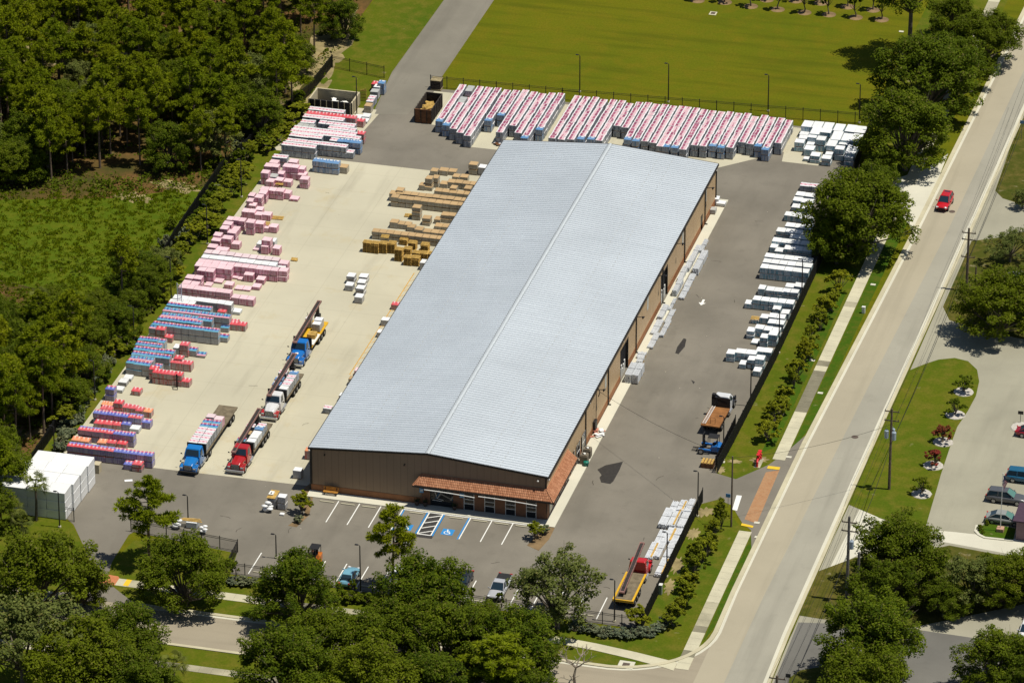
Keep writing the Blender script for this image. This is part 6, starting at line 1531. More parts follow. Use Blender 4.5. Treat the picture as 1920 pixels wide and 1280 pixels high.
# limp flag hanging in folds: canton and stripes
nst = 13; zt = H-0.2
def fpnt(u, v): return (0.05+0.55*u*(1-0.55*v)+0.06*math.sin(9*u+3*v), 0.12*math.sin(8*u+2*v), zt-1.15*v-1.0*u)
for i in range(8):
    for j in range(nst):
        u0, u1 = i/8, (i+1)/8; v0, v1 = j/nst, (j+1)/nst
        mt = 2 if (u0 < 0.4 and j < 7) else (0 if j % 2 == 0 else 1)
        b.quad(fpnt(u0, v0), fpnt(u0, v1), fpnt(u1, v1), fpnt(u1, v0), mt)
b.build('flag', [plain('flag_red', (0.50, 0.03, 0.05), 0.8), plain('flag_white', (0.75, 0.75, 0.75), 0.8), plain('flag_blue', (0.03, 0.05, 0.22), 0.8)], t)
# small street furniture
x, y = G(1619, 587); t = thing('utility_pedestal', 'small white utility pedestal on the kerbside lawn', 'utility box', (x, y, 0))
b = MB(); b.bx(-0.22, 0.22, -0.18, 0.18, 0, 0.9); b.build('body', M_alu, t, bevel=0.04); b = MB(); b.bx(-0.25, 0.25, -0.21, 0.21, 0.9, 1.0); b.build('cap', M_alu, t, bevel=0.03)
x, y = G(1237, 1113); t = thing('utility_box', 'grey green utility box against the screened fence by the yellow bed truck', 'utility box', (x, y, 0))
b = MB(); b.bx(-0.3, 0.3, -0.25, 0.25, 0, 1.3); b.build('body', plain('grey_green_paint', (0.22, 0.26, 0.22), 0.6), t, bevel=0.04); b = MB(); b.bx(-0.34, 0.34, -0.29, 0.29, 1.3, 1.38); b.build('lid', M_alu, t)
x, y = G(1423, 868); M_redv = plain('red_valve_paint', (0.60, 0.02, 0.025), 0.5, 0.4)
t = thing('valve_assembly', 'bright red water valve assembly on the lawn by the upper crosswalk end', 'water valve', (x, y, 0))
b = MB(); b.path([(0, -1.1, 0), (0, -1.1, 0.75), (0, -0.8, 0.95), (0, 0.8, 0.95), (0, 1.1, 0.75), (0, 1.1, 0)], 0.14, 8); b.build('pipe', M_redv, t)
for yy in (-0.55, 0.0, 0.55):
    b = MB(); b.tube((0, yy, 0.95), (0, yy, 1.5), 0.10, 0.08, 8); b.tube((0, yy, 1.45), (0, yy, 1.52), 0.26, 0.26, 12); b.tube((0, yy-0.12, 0.95), (0, yy+0.12, 0.95), 0.27, 0.27, 10); b.build('valve', M_redv, t)
b = MB(); b.bx(-0.4, 0.4, -1.3, 1.3, 0, 0.05); b.build('slab', M_walkm, t)
for px, y0, y1, lab, col in ((1915, 262, 226, 'blue street sign on a thin post at the right edge by the far lawn', (0.10, 0.22, 0.40)), (1477, 1300, 1262, 'dark sign box on a post at the bottom edge beside the road', (0.03, 0.03, 0.03)), (1365, 950, 925, 'small blue sign post by the entrance lawn', (0.08, 0.25, 0.5))):
    x, y = G(px, y0); H = HT(px, y0, y1); t = thing('sign_post', lab, 'sign', (x, y, 0))
    b = MB(); b.tube((0, 0, 0), (0, 0, H), 0.035, 0.035, 6); b.build('post', M_poleg, t); b = MB(); b.bx(-0.3, 0.3, -0.07, -0.03, H-0.5, H); b.build('panel', plain('sign_paint', col, 0.5), t)
x, y = G(1913, 793); t = thing('lot_sign', 'small dark sign on a post in the shell bed at the right edge', 'sign', (x, y, 0))
b = MB(); b.tube((0, 0, 0), (0, 0, 1.3), 0.04, 0.04, 6); b.build('post', M_poleg, t); b = MB(); b.bx(-0.35, 0.35, -0.05, 0.02, 1.3, 1.75); b.build('panel', M_trim, t)
# neighbour building corner at the right edge
x, y = G(1899, 1013); t = thing('neighbour_building', 'dark purple roofed building corner at the right edge beside the flag lawn', 'building', (x, y, 0))
b = MB(); b.bx(0.3, 16, 0.3, 4.4, 0, 2.7); b.build('wall', plain('mauve_stucco', (0.22, 0.15, 0.17), 0.8), t)
b = MB(); b.loft([[(-0.1, -0.1, 2.7), (-0.1, 4.8, 2.7), (-0.1, 4.8, 2.85), (-0.1, -0.1, 2.85)], [(16.4, -0.1, 2.7), (16.4, 4.8, 2.7), (16.4, 4.8, 2.85), (16.4, -0.1, 2.85)]]); b.build('roof', plain('purple_roof', (0.06, 0.035, 0.055), 0.8), t)
# ------------------------------------------------------------------ cars and trucks (local frame: +X forward)
def paint(name, c): 
    n = NT(name, 0.28, 0.5); n.b.inputs['Coat Weight'].default_value = 0.6; n.b.inputs['Coat Roughness'].default_value = 0.06
    f = n.noise(2.0, 4); return n.out(n.mix(n.ramp(f, 0.35, 0.75), c, tuple(x*0.86+0.012 for x in c)))
M_tyre = plain('tyre_rubber', (0.02, 0.02, 0.02), 0.85, 0.2)
M_rim = plain('wheel_metal', (0.42, 0.42, 0.42), 0.35, 0.5, 0.4)
M_head = plain('headlamp_glass', (0.62, 0.64, 0.66), 0.15, 0.6)
M_tail = plain('tail_lamp', (0.42, 0.02, 0.02), 0.3, 0.5)
M_chr = plain('bright_metal', (0.55, 0.56, 0.57), 0.25, 0.5, 0.6)
M_chas = plain('chassis_black', (0.022, 0.022, 0.023), 0.6, 0.3)
M_wsh = NT('tinted_windscreen', 0.06, 0.7); M_wsh = M_wsh.out((0.015, 0.03, 0.045, 1))
M_wshg = NT('windscreen_reflection', 0.06, 0.7); M_wshg = M_wshg.out((0.09, 0.20, 0.17, 1))  # green of the reflected surroundings put into the glass colour
def wheel(parent, x, y, r_, w_, rimr=0.6):
    o = bpy.data.objects.new('wheel', None); C.objects.link(o); o.parent = parent; o.location = (x, y, r_)
    b = MB(); n = 18
    prof = [(r_*0.62, -w_/2), (r_*0.93, -w_/2), (r_, -w_*0.36), (r_, w_*0.36), (r_*0.93, w_/2), (r_*0.62, w_/2)]
    b.loft([[(q[0]*math.cos(2*PI*k/n), q[1], q[0]*math.sin(2*PI*k/n)) for q in prof] for k in range(n+1)], 0, caps=False, closed=False)
    b.build('tyre', M_tyre, o, smooth=True)
    b = MB(); b.tube((0, -w_*0.40, 0), (0, w_*0.40, 0), r_*0.64, r_*0.64, 14); b.tube((0, -w_*0.47, 0), (0, w_*0.47, 0), r_*0.2, r_*0.2, 8); b.build('rim', M_rim, o)
def mirror(parent, x, y, z, mat):
    b = MB(); b.cb((x, y, z), (0.10, 0.20, 0.14), 0); b.tube((x, y, z-0.03), (x, y*0.88, z-0.08), 0.03, 0.03, 5); b.build('mirror', mat, parent, bevel=0.02)
def car(name, label, cat, px, py, rz, col, kind='sedan', glass=None, xy=None, L=4.6, Wd=1.8):
    x, y = xy or G(px, py); t = thing(name, label, cat, (x, y, 0.015), rz); P = paint(name+'_paint', col); glass = glass or M_wsh
    h = L/2; hw = Wd/2
    up = {'sedan': 0.0, 'suv': 0.16, 'pickup': 0.2}[kind]
    S = {'sedan': [(-h, .74, .42, .82), (-h+.12, .9, .28, .93), (-h*.62, .98, .22, .96), (-h*.2, 1, .2, .95), (h*.25, 1, .2, .92), (h*.55, .97, .22, .88), (h-.22, .88, .26, .76), (h, .66, .38, .60)],
         'suv': [(-h, .82, .45, 1.02), (-h+.1, .94, .32, 1.08), (-h*.6, 1, .28, 1.08), (-h*.2, 1, .26, 1.06), (h*.25, 1, .26, 1.04), (h*.55, .97, .28, 1.02), (h-.2, .9, .3, .92), (h, .72, .42, .72)],
         'pickup': [(-h, .96, .55, 1.08), (-h+.06, .98, .45, 1.10), (-h*.6, 1, .42, 1.10), (-h*.2, 1, .40, 1.12), (h*.25, 1, .40, 1.12), (h*.55, .98, .42, 1.10), (h-.15, .94, .42, 1.02), (h, .84, .5, .85)]}[kind]
    b = MB()
    b.loft([[(sx, -hw*w*.93, zb), (sx, -hw*w, zb+.16), (sx, -hw*w, zb+(zt-zb)*.72), (sx, -hw*w*.90, zt), (sx, 0, zt+.025), (sx, hw*w*.90, zt), (sx, hw*w, zb+(zt-zb)*.72), (sx, hw*w, zb+.16), (sx, hw*w*.93, zb)] for sx, w, zb, zt in S], 0)
    b.build('body', P, t, smooth=True, bevel=0.0, sub=1)
    if kind == 'sedan': Q = [(-h*.80, .90, .93), (-h*.42, 1.36, .93), (h*.08, 1.40, .92), (h*.46, .93, .90)]
    elif kind == 'suv': Q = [(-h*.97, 1.05, 1.04), (-h*.84, 1.62, 1.04), (h*.05, 1.68, 1.03), (h*.42, 1.06, 1.02)]
    else: Q = [(-h*.14, 1.10, 1.08), (-h*.09, 1.72, 1.08), (h*.22, 1.75, 1.08), (h*.50, 1.12, 1.06)]
    b = MB(); secs = []
    for i, (sx, zt, bl) in enumerate(Q):
        top = i in (1, 2); a = hw*(.86 if top else .88)
        secs.append([(sx, -a, bl), (sx, -a*(.80 if top else .97), zt), (sx, a*(.80 if top else .97), zt), (sx, a, bl)])
    b.loft(secs, 0, matf=lambda i, k: (1 if (i == 1 and k == 1) else 2 if (i == 2 and k == 1) else 0))
    b.build('cabin_glass', [M_wsh, P, glass], t, smooth=False)
    b = MB(); a = hw*.86*.80
    x0, x1 = Q[1][0], Q[2][0]; z0, z1 = Q[1][1], Q[2][1]
    b.loft([[(x0-.04, -a*1.02, z0-.03), (x0-.02, -a*.92, z0+.035), (x0-.02, a*.92, z0+.035), (x0-.04, a*1.02, z0-.03)], [((x0+x1)/2, -a*1.04, (z0+z1)/2-.02), ((x0+x1)/2, -a*.92, (z0+z1)/2+.055), ((x0+x1)/2, a*.92, (z0+z1)/2+.055), ((x0+x1)/2, a*1.04, (z0+z1)/2-.02)], [(x1+.04, -a*1.02, z1-.03), (x1+.02, -a*.92, z1+.03), (x1+.02, a*.92, z1+.03), (x1+.04, a*1.02, z1-.03)]])
    b.build('roof', P, t, smooth=False)
    b = MB()
    for s in (-1, 1):
        for i in (0, 2):
            p, q = Q[i], Q[i+1]; wa = hw*(.86 if i else .88*.97)
            A = (p[0], s*hw*(.86*.80 if i == 2 else .88*.96), p[1]); Bq = (q[0], s*hw*(.86*.80 if i == 0 else .88*.96), q[1]); b.tube(A, Bq, .045, .045, 5)
        mx_ = (Q[1][0]+Q[2][0])/2; b.tube((mx_, s*hw*.875, Q[1][2]), (mx_, s*hw*.70, Q[1][1]), .05, .05, 5)
    b.build('pillar', P, t)
    for sx in (-h*.60, h*.60):
        for s in (-1, 1): wheel(t, sx, s*(hw-.12), .33+up*.3, .24)
    for s in (-1, 1):
        z = S[-1][3]; b = MB(); b.cb((h-.16, s*hw*.66, z+.05), (.3, .36, .13), 0, rz=-s*.5); b.build('headlight', M_head, t, bevel=.03)
        b = MB(); b.cb((-h+.06, s*hw*.72, S[0][3]-.03), (.16, .34, .2), 0, rz=s*.3); b.build('taillight', M_tail, t, bevel=.03)
        mirror(t, Q[3][0]-.25, s*(hw+.1), Q[3][2]+.12, P)
    b = MB(); b.cb((h-.03, 0, .48+up), (.08, hw*1.0, .16), 0); b.cb((h-.02, 0, .34+up), (.10, hw*1.3, .07), 0); b.build('grille', M_chas, t)
    if kind == 'pickup':
        b = MB(); b.bx(-h+.1, -h*.16, -hw*.84, hw*.84, 1.09, 1.135); b.build('bed_cover', M_chas, t)
    if name == 'red_car':
        b = MB(); b.bx(x0+.25, x0+.95, -.4, .4, z0+.05, z0+.068); b.build('sunroof', M_wsh, t)
    return t
S2 = -PI/2-0.03
car('red_car', 'bright red car driving toward the camera on the main road', 'car', 1771, 387, S2-0.02, (0.50, 0.005, 0.012), 'suv', L=4.4, Wd=1.8)
car('blue_car', 'light metallic blue sedan parked by the front fence', 'car', 655, 1088, PI/2, (0.16, 0.36, 0.47), 'sedan')
car('black_car', 'black car half hidden behind the broad front oak', 'car', 868, 1096, -PI/2, (0.012, 0.013, 0.016), 'sedan')
car('silver_pickup', 'silver pickup with black bed cover parked by the front fence', 'pickup', 937, 1110, -PI/2, (0.42, 0.43, 0.46), 'pickup', L=5.7, Wd=1.95)
car('white_car', 'white car glimpsed behind the pine at the front fence', 'car', 747, 1085, PI/2, (0.70, 0.70, 0.70), 'sedan')
car('silver_sedan', 'silver green sedan parked beside the flagpole lawn', 'car', 1883, 979, -0.02, (0.27, 0.285, 0.27), 'sedan', M_wshg, L=4.7)
car('grey_suv', 'dark grey wagon parked between the blue and silver cars', 'car', 1887, 940, -0.02, (0.085, 0.088, 0.095), 'suv', M_wshg, L=5.0, Wd=1.9)
car('blue_suv', 'deep blue car at the right edge of the grey lot', 'car', 1922, 902, -0.02, (0.010, 0.10, 0.19), 'suv', L=4.8, Wd=1.9)
car('maroon_car', 'dark red car cut by the right edge beside a shell bed', 'car', 1938, 818, -0.02, (0.28, 0.006, 0.02), 'sedan')
car('white_suv', 'white car cut by the right edge of the dark lower lot', 'car', 1925, 1192, -PI/2, (0.70, 0.70, 0.71), 'suv')
car('grey_car', 'silver car under the trees at the upper right edge', 'car', 1912, 530, 0.2, (0.45, 0.47, 0.48), 'sedan')

def truck(name, label, px, py, rz, col, Lbed, bedmat, boom=None, lower=None, bed_z=1.35, sides=None, trailer=False, hood=True, logo=False, headboard=True, tip=0.0, bedw=1.27):
    """flatbed truck, origin on the ground below the front bumper"""
    x, y = G(px, py); t = thing(name, label, 'truck', (x, y, 0.016), rz); P = paint(name+'_paint', col); P2 = paint(name+'_trim', lower) if lower else P
    b = MB()
    b.loft([[(sx, -w*.98, .62), (sx, -w, zt-.28), (sx, -w*.80, zt-.05), (sx, 0, zt), (sx, w*.80, zt-.05), (sx, w, zt-.28), (sx, w*.98, .62)] for sx, w, zt in ((-.12, .62, 1.42), (-.45, .72, 1.58), (-1.1, .80, 1.68), (-1.95, .92, 1.80))])
    b.build('hood', P, t, smooth=False, bevel=.04)
    for s in (-1, 1):
        b = MB(); pts = []
        n = 9
        ring0 = [(-.95+.62*math.cos(PI*k/n), .50+.62*math.sin(PI*k/n)) for k in range(n+1)]
        b.loft([[(q[0], s*.62, q[1]) for q in ring0]+[(q[0]*1.0, s*.62, q[1]-.10) for q in ring0[::-1]], [(q[0], s*1.15, q[1]) for q in ring0]+[(q[0], s*1.15, q[1]-.10) for q in ring0[::-1]]])
        b.bx(-.42, -.05, s*.62, s*1.08, .62, 1.18); b.build('fender', P2, t, bevel=.03)
        b = MB(); b.cb((-.06, s*.84, 1.02), (.10, .32, .22), 0); b.build('headlight', M_head, t, bevel=.03)
    b = MB()
    secs = []
    for sx, zt, w0, w1 in ((-1.85, 1.84, 1.04, 1.0), (-2.35, 2.66, 1.10, .93), (-3.35, 2.74, 1.10, .95), (-3.5, 2.62, 1.08, .95)):
        secs.append([(sx, -w0, .72), (sx, -w0, min(1.78, zt-.03)), (sx, -w1, zt-.03), (sx, -w1+.12, zt+.03), (sx, w1-.12, zt+.03), (sx, w1, zt-.03), (sx, w0, min(1.78, zt-.03)), (sx, w0, .72)])
    b.loft(secs, 0)
    cab = b.build('cab', P, t, bevel=.03)
    g = MB(); g.quad((-1.845, -.92, 1.90), (-1.845, .92, 1.90), (-2.25, .80, 2.57), (-2.25, -.80, 2.57)); g.build('windscreen', M_wsh, cab); 
    for s in (-1, 1):
        g = MB(); g.quad((-2.05, s*1.092, 1.86), (-3.0, s*1.092, 1.82), (-3.0, s*.985, 2.52), (-2.45, s*.985, 2.50)); g.build('window', M_wsh, cab)
        mirror(t, -1.95, s*1.42, 2.05, M_chas); mirror(t, -.7, s*1.12, 1.62, M_chas)
        b = MB(); b.tube((-3.9, s*.98, .62), (-2.7, s*.98, .62), .30, .30, 12); b.build('fuel_tank', M_chr, t)
        b = MB(); b.bx(-3.6, -2.1, s*1.0, s*1.16, .42, .50); b.build('step', M_chr, t)
    b = MB(); b.bx(-.14, -.06, -.55, .55, .74, 1.40); b.build('grille', M_chas, t); 
    b = MB()
    for k in range(5): b.bx(-.06, -.035, -.5, .5, .82+.12*k, .86+.12*k)
    b.build('grille_bar', M_chr, t)
    b = MB(); b.bx(-.12, .12, -1.15, 1.15, .36, .66); b.build('bumper', M_chr if not trailer else M_chas, t, bevel=.05)
    if logo:
        b = MB(); b.poly([(-1.0+.25*math.cos(2*PI*k/14), .05+.25*math.sin(2*PI*k/14), 1.70) for k in range(14)]); b.build('round_emblem', M_white, t)
    xe = -3.9-Lbed
    b = MB()
    for s in (-1, 1): b.bx(xe+.3, -.3, s*.38, s*.52, .70, .95)
    b.bx(xe+.3, -3.6, -.9, .9, 1.05, bed_z-.18); b.build('chassis', M_chas, t)
    b = MB(); b.bx(xe, -3.9, -bedw, bedw, bed_z-.16, bed_z)
    for k in range(int(Lbed/1.2)): b.bx(xe+.5+1.2*k, xe+.58+1.2*k, -bedw-.02, bedw+.02, bed_z-.24, bed_z-.17)
    bed = b.build('bed', bedmat, t)
    if sides:
        for s in (-1, 1):
            b = MB(); b.bx(xe, -4.0, s*(bedw-.22), s*(bedw+.03), bed_z+.004, bed_z+.10); b.build('bed_side', sides, t)
        b = MB(); b.bx(xe-.06, xe+.1, -bedw-.03, bedw+.03, bed_z-.2, bed_z+.09); b.build('bed_side', sides, t)
    if headboard:
        b = MB(); b.bx(-3.9, -3.82, -bedw, bedw, bed_z, bed_z+1.35); b.build('headboard', M_chas, t)
    wheel(t, -.95, .98, .50, .30); wheel(t, -.95, -.98, .50, .30)
    rear = [xe+1.6, xe+2.8] if not trailer else [xe+1.5, xe+2.7, -4.6, -5.8]
    if Lbed < 7: rear = [xe+1.7, xe+2.9] if Lbed > 5.8 else [xe+1.7]
    elif not trailer: rear = [xe+1.5, xe+2.7, xe+3.9]
    for rx in rear:
        for s in (-1, 1): wheel(t, rx, s*.95, .50, .52)
    if boom:
        (bx0, bz0), (bx1, bz1), by = boom
        pv = MB(); pv.tube((bx0+.9, by, bed_z), (bx0+.9, by, bz0-.1), .28, .22, 10); pv.bx(bx0+.5, bx0+1.3, by-.35, by+.35, bed_z+.02, bed_z+.5); pv.build('boom_pivot', M_chas, t)
        b = MB(); A = Vector((bx0, by, bz0)); Bv = Vector((bx1, by*1.0, bz1)); d = (Bv-A); an = -math.atan2(d.z, d.x)
        old = b.M; b.M = Matrix.Translation((A+Bv)/2) @ Matrix.Rotation(an, 4, 'Y'); Lb = d.length
        for s in (-1, 1): b.bx(-Lb/2, Lb/2, s*.24-.03, s*.24+.03, -.13, .17, 0)
        b.bx(-Lb/2, Lb/2, -.21, .21, .02, .06, 1)
        for k in range(int(Lb/.8)): b.bx(-Lb/2+.2+.8*k, -Lb/2+.28+.8*k, -.21, .21, -.15, -.09, 0)
        b.tube((Lb/2, -.3, .02), (Lb/2, .3, .02), .16, .16, 8, 0); b.tube((-Lb/2, -.3, .02), (-Lb/2, .3, .02), .16, .16, 8, 0); b.M = None
        b.build('conveyor_boom', [M_boom, M_belt], t)
        # the telescoping inner section beside it
        b = MB(); b.M = Matrix.Translation((A+Bv)/2) @ Matrix.Rotation(an, 4, 'Y'); b.bx(-Lb*.42, Lb*.30, -.20, .20, .075, .12, 0); b.build('boom_slide', [M_belt], t)
    return t
M_boom = plain('boom_maroon', (0.26, 0.14, 0.12), 0.6, 0.3, var=0.25)
M_belt = plain('conveyor_belt', (0.040, 0.034, 0.032), 0.8, 0.2, var=0.3)
M_deck = plain('weathered_deck', (0.165, 0.135, 0.09), 0.85, 0.1, var=0.3, scale=1.5)
M_rust = plain('rust_brown_deck', (0.24, 0.105, 0.035), 0.8, 0.2, var=0.25, scale=1.2)
M_ybed = plain('yellow_bed', (0.62, 0.36, 0.02), 0.5, 0.3, var=0.12)
M_blk2 = plain('dull_black', (0.02, 0.02, 0.022), 0.7, 0.2)
TB = truck('flatbed_truck', 'blue semi tractor with a long loaded flatbed facing the camera', 352, 892, -PI/2, (0.006, 0.16, 0.48), 13.2, M_deck, trailer=True, headboard=True)
TR = truck('conveyor_truck', 'red conveyor boom truck beside the blue flatbed', 441, 890, -PI/2, (0.40, 0.012, 0.015), 8.2, M_deck, boom=((-12.3, 3.05), (-1.2, 2.55), -.55))
TW = truck('conveyor_truck', 'white cab conveyor boom truck with red fenders in mid yard', 504, 790, -PI/2, (0.66, 0.66, 0.66), 7.6, M_deck, boom=((-13.2, 3.15), (-1.9, 2.75), -.50), lower=(0.42, 0.015, 0.015))
TU = truck('conveyor_truck', 'blue cab conveyor boom truck with yellow bed, farthest back', 552, 690, -PI/2, (0.006, 0.15, 0.50), 7.6, M_ybed, boom=((-13.3, 3.3), (-2.0, 2.75), -.50), logo=True)
rx_, ry_ = G(1197, 1046, 2.7)
TY = truck('conveyor_truck', 'red conveyor truck with empty yellow edged bed by the stud bundles', 0, 0, PI/2, (0.50, 0.01, 0.012), 7.0, M_deck, boom=((-9.9, 1.9), (0.4, 3.1), .35), sides=M_ybed, headboard=False)
TY.location = (rx_+0.1, ry_+2.6, 0.016)
cr0 = G(1329.5, 801, 1.35); cr1 = G(1351, 764, 1.35); ang = math.atan2(cr1[1]-cr0[1], cr1[0]-cr0[0])
TC = truck('crane_truck', 'white crane truck with rust brown flatbed beside the right fence', 0, 0, ang, (0.66, 0.67, 0.68), 5.4, M_rust, lower=(0.02, 0.02, 0.02), headboard=True, bedw=1.24)
TC.location = (cr1[0]+4.0*math.cos(ang), cr1[1]+4.0*math.sin(ang), 0.016)
b = MB()
b.tube((-3.72, .5, 1.0), (-3.72, .5, 2.6), .25, .2, 10); b.cb((-3.72, .15, 2.3), (.36, 2.0, .30), 0, rx=.28); b.cb((-3.6, .55, 2.25), (.28, 1.2, .26), 0, rx=.2); b.cb((-3.65, 1.0, 2.75), (.5, .42, .6), 0); b.tube((-3.7, -.9, 2.0), (-3.4, .95, 2.95), .09, .09, 8)
b.build('crane_arm', M_blk2, TC)
b = MB()
for s in (-.18, .18): b.bx(-9.1, -4.1, .86+s-.03, .86+s+.03, 1.45, 1.53)
for k in range(16): b.bx(-9.0+.31*k, -8.93+.31*k, .69, 1.03, 1.46, 1.50)
tag(b.build('ladder', M_alu, loc=TC.location, rz=ang), 'aluminium ladder lying on the rust brown crane truck bed', 'ladder')
b = MB(); b.path([(-8.6, .1, 1.36), (-8.6, .1, 2.2), (-8.6, -.5, 2.2), (-8.6, -.5, 1.36)], .03, 5); b.build('rack_hoop', M_blk2, TC)
# forklifts
def forklift(label, px, py, rz, col):
    x, y = G(px, py); t = thing('forklift', label, 'forklift', (x, y, 0.015), rz); P = paint('forklift_paint', col)
    b = MB(); b.loft([[(sx, -w, .35), (sx, -w, zt), (sx, w, zt), (sx, w, .35)] for sx, w, zt in ((-1.3, .65, 1.05), (-.9, .75, 1.2), (-.2, .75, 1.1), (.1, .6, .7))]); b.build('body', P, t, bevel=.06)
    for s in (-1, 1):
        b = MB(); b.bx(-.1, 1.5, s*.72, s*.98, .42, .68); b.build('frame', P, t, bevel=.03); wheel(t, 1.15, s*1.12, .40, .26)
        b = MB(); b.bx(1.3, 2.5, s*.3, s*.44, .12, .18); b.build('fork', M_blk2, t)
    wheel(t, -1.0, 0, .36, .30)
    b = MB()
    for s in (-.42, .42): b.bx(.95, 1.10, s-.07, s+.07, .15, 2.5)
    for z in (.6, 1.5, 2.4): b.bx(.97, 1.08, -.42, .42, z, z+.12)
    b.build('mast', M_blk2, t)
    b = MB()
    for sx in (-.9, .35):
        for s in (-.55, .55): b.tube((sx, s, 1.0), (sx, s, 2.2), .04, .04, 6)
    b.bx(-.95, .4, -.6, .6, 2.2, 2.26); b.build('overhead_guard', M_blk2, t)
    b = MB(); b.bx(-.6, -.1, -.28, .28, 1.1, 1.2); b.bx(-.7, -.6, -.28, .28, 1.1, 1.6); b.build('seat', M_blk2, t, bevel=.03)
    return t
forklift('blue truck-mounted forklift parked behind the crane truck', 1334, 846, PI, (0.008, 0.14, 0.46))
forklift('orange and red loader glimpsed behind the oak at the front fence', 590, 1056, -PI/2, (0.50, 0.14, 0.012))
# loads riding on the trucks
def ride(T, lx, ly, sty, sx, sy, h, lab, z=1.365):
    p = T.matrix_basis @ Vector((lx, ly, 0)); a = T.rotation_euler[2]
    return put_load(sty, p.x, p.y, z+.016, sx, sy, h, lab, 'loads riding on the trucks', a+PI/2)
bpy.context.view_layer.update()
def mb(T): T.matrix_basis = Matrix.Translation(T.location) @ Matrix.Rotation(T.rotation_euler[2], 4, 'Z'); return T
rw = 1.22
seqL = ['rose', 'rose', 'rose', 'rose', 'cyan', 'cyan', 'pale']
for k, st in enumerate(seqL):
    for s in (-1, 1):
        ride(TB, -4.65-1.12*k-(0.35 if (k == 6 and s < 0) else 0), s*.60, st, 1.14, 1.06, 1.25, '%s load, %s from front on the %s side of the blue flatbed' % (LOOK[st], ordw(k), 'left' if s > 0 else 'right'))
for T, nm, rows in ((TR, 'red conveyor truck', (('white', -5.2, .62, 1.05), ('white', -6.3, .62, 1.05), ('white', -7.4, .62, 1.0), ('blue', -8.5, .62, 1.1), ('rose', -9.6, .62, 1.0), ('cyan', -5.4, -.78, .9), ('tan', -7.6, -.74, .8), ('rose', -9.2, -.74, 1.0))),
                    (TW, 'white conveyor truck', (('white', -4.9, .6, 1.2), ('rose', -6.0, .6, 1.2), ('rose', -7.1, .6, 1.2), ('rose', -8.2, .6, 1.2), ('blue', -9.3, .6, 1.2), ('blue', -6.2, -.75, 1.0), ('blue', -7.3, -.75, 1.2), ('rose', -9.0, -.75, 1.3)))):
    for i, (st, lx, ly, h) in enumerate(rows): ride(T, lx, ly, st, 1.12, 1.02, h, '%s load, %s of those on the %s' % (LOOK[st], ordw(i), nm))
ride(TU, -8.6, .55, 'wgrey', 1.1, 1.0, 1.2, 'white topped load on the rear right of the yellow bed truck'); ride(TU, -9.7, .5, 'wgrey', 1.1, 1.0, 1.3, 'white topped load at the tail of the yellow bed truck')
ride(TU, -9.4, -.8, 'wgrey', .8, .8, 1.4, 'white topped load left of the boom on the yellow bed truck')
p = TU.location; b = MB(); b.bx(-.55, .55, -.6, .6, 0, .75); b.bx(-.5, .5, -.1, .0, .75, .8)
tag(b.build('wooden_crate', M_pal, loc=(p.x+.55, p.y+6.4, 1.385), bevel=.02), 'golden wooden crate on the yellow bed truck', 'crate')
b = MB()
for k in range(4): b.bx(-.3+.16*k, -.16+.16*k, -1.6, 1.6, 0, .14)
tag(b.build('board_bundle', M_white, loc=(p.x+1.0, p.y+5.9, 1.385)), 'long white boards along the right edge of the yellow bed', 'boards')
# ------------------------------------------------------------------ stock and containers outside the pallet rows
M_film = NT('white_film', 0.3, 0.5)
u_, v_, _q = M_film.sep(M_film.coord('UV')); r_ = M_film.rnd()
k = M_film.mix(r_, (0.74, 0.75, 0.74), (0.82, 0.82, 0.82))
wv_ = M_film.noise(1.0, 4, M_film.vmul(M_film.coord(), (0.8, 0.8, 2.2)))
k = M_film.mix(M_film.math('MULTIPLY', M_film.ramp(wv_, 0.5, 0.7), 0.25), k, (0.55, 0.57, 0.58))
M_film.bump(wv_, 0.3, 0.05); M_film = M_film.out(k)
gWB = 'big white wrapped blocks in the near left corner'
fr_corner = [G(121.3, 924.8, 3.8), G(137.4, 907.9, 3.8), G(150.8, 890.3, 3.8), G(164.9, 873.4, 3.8)]
wbm = []
for v in range(3):
    b = MB(); r = random.Random(v); j = lambda: r.uniform(-.02, .02)
    sx, sy, sz = 2.46, 2.5, 1.25
    b.bx(-sx/2+.05, sx/2-.05, -sy/2+.05, sy/2-.05, 0.0, .08)
    b.loft([[(-sx/2+j(), -sy/2+j(), .07), (sx/2+j(), -sy/2+j(), .07), (sx/2+j(), sy/2+j(), .07), (-sx/2+j(), sy/2+j(), .07)], [(-sx/2+j(), -sy/2+j(), sz-.03), (sx/2+j(), -sy/2+j(), sz-.03), (sx/2+j(), sy/2+j(), sz-.03), (-sx/2+j(), sy/2+j(), sz-.03)], [(-sx/2+.04, -sy/2+.04, sz+j()*.5), (sx/2-.04, -sy/2+.04, sz+j()*.5), (sx/2-.04, sy/2-.04, sz+j()*.5), (-sx/2+.04, sy/2-.04, sz+j()*.5)]])
    wbm.append(b.mesh('white_wrapped_block', M_film))
for i, (cx, cy) in enumerate(fr_corner):
    for c in range(4 if i < 3 else 3):
        for l in range(3):
            o = bpy.data.objects.new('white_wrapped_block', wbm[rng.randrange(3)]); C.objects.link(o)
            o.location = (cx-1.25-2.5*c, cy+1.26, .015+l*1.262)
            tag(o, 'big white wrapped block, %s row from front, %s from right, %s level' % (ORD[i], ORD[c], ('bottom', 'middle', 'top')[l]), 'wrapped block', gWB)
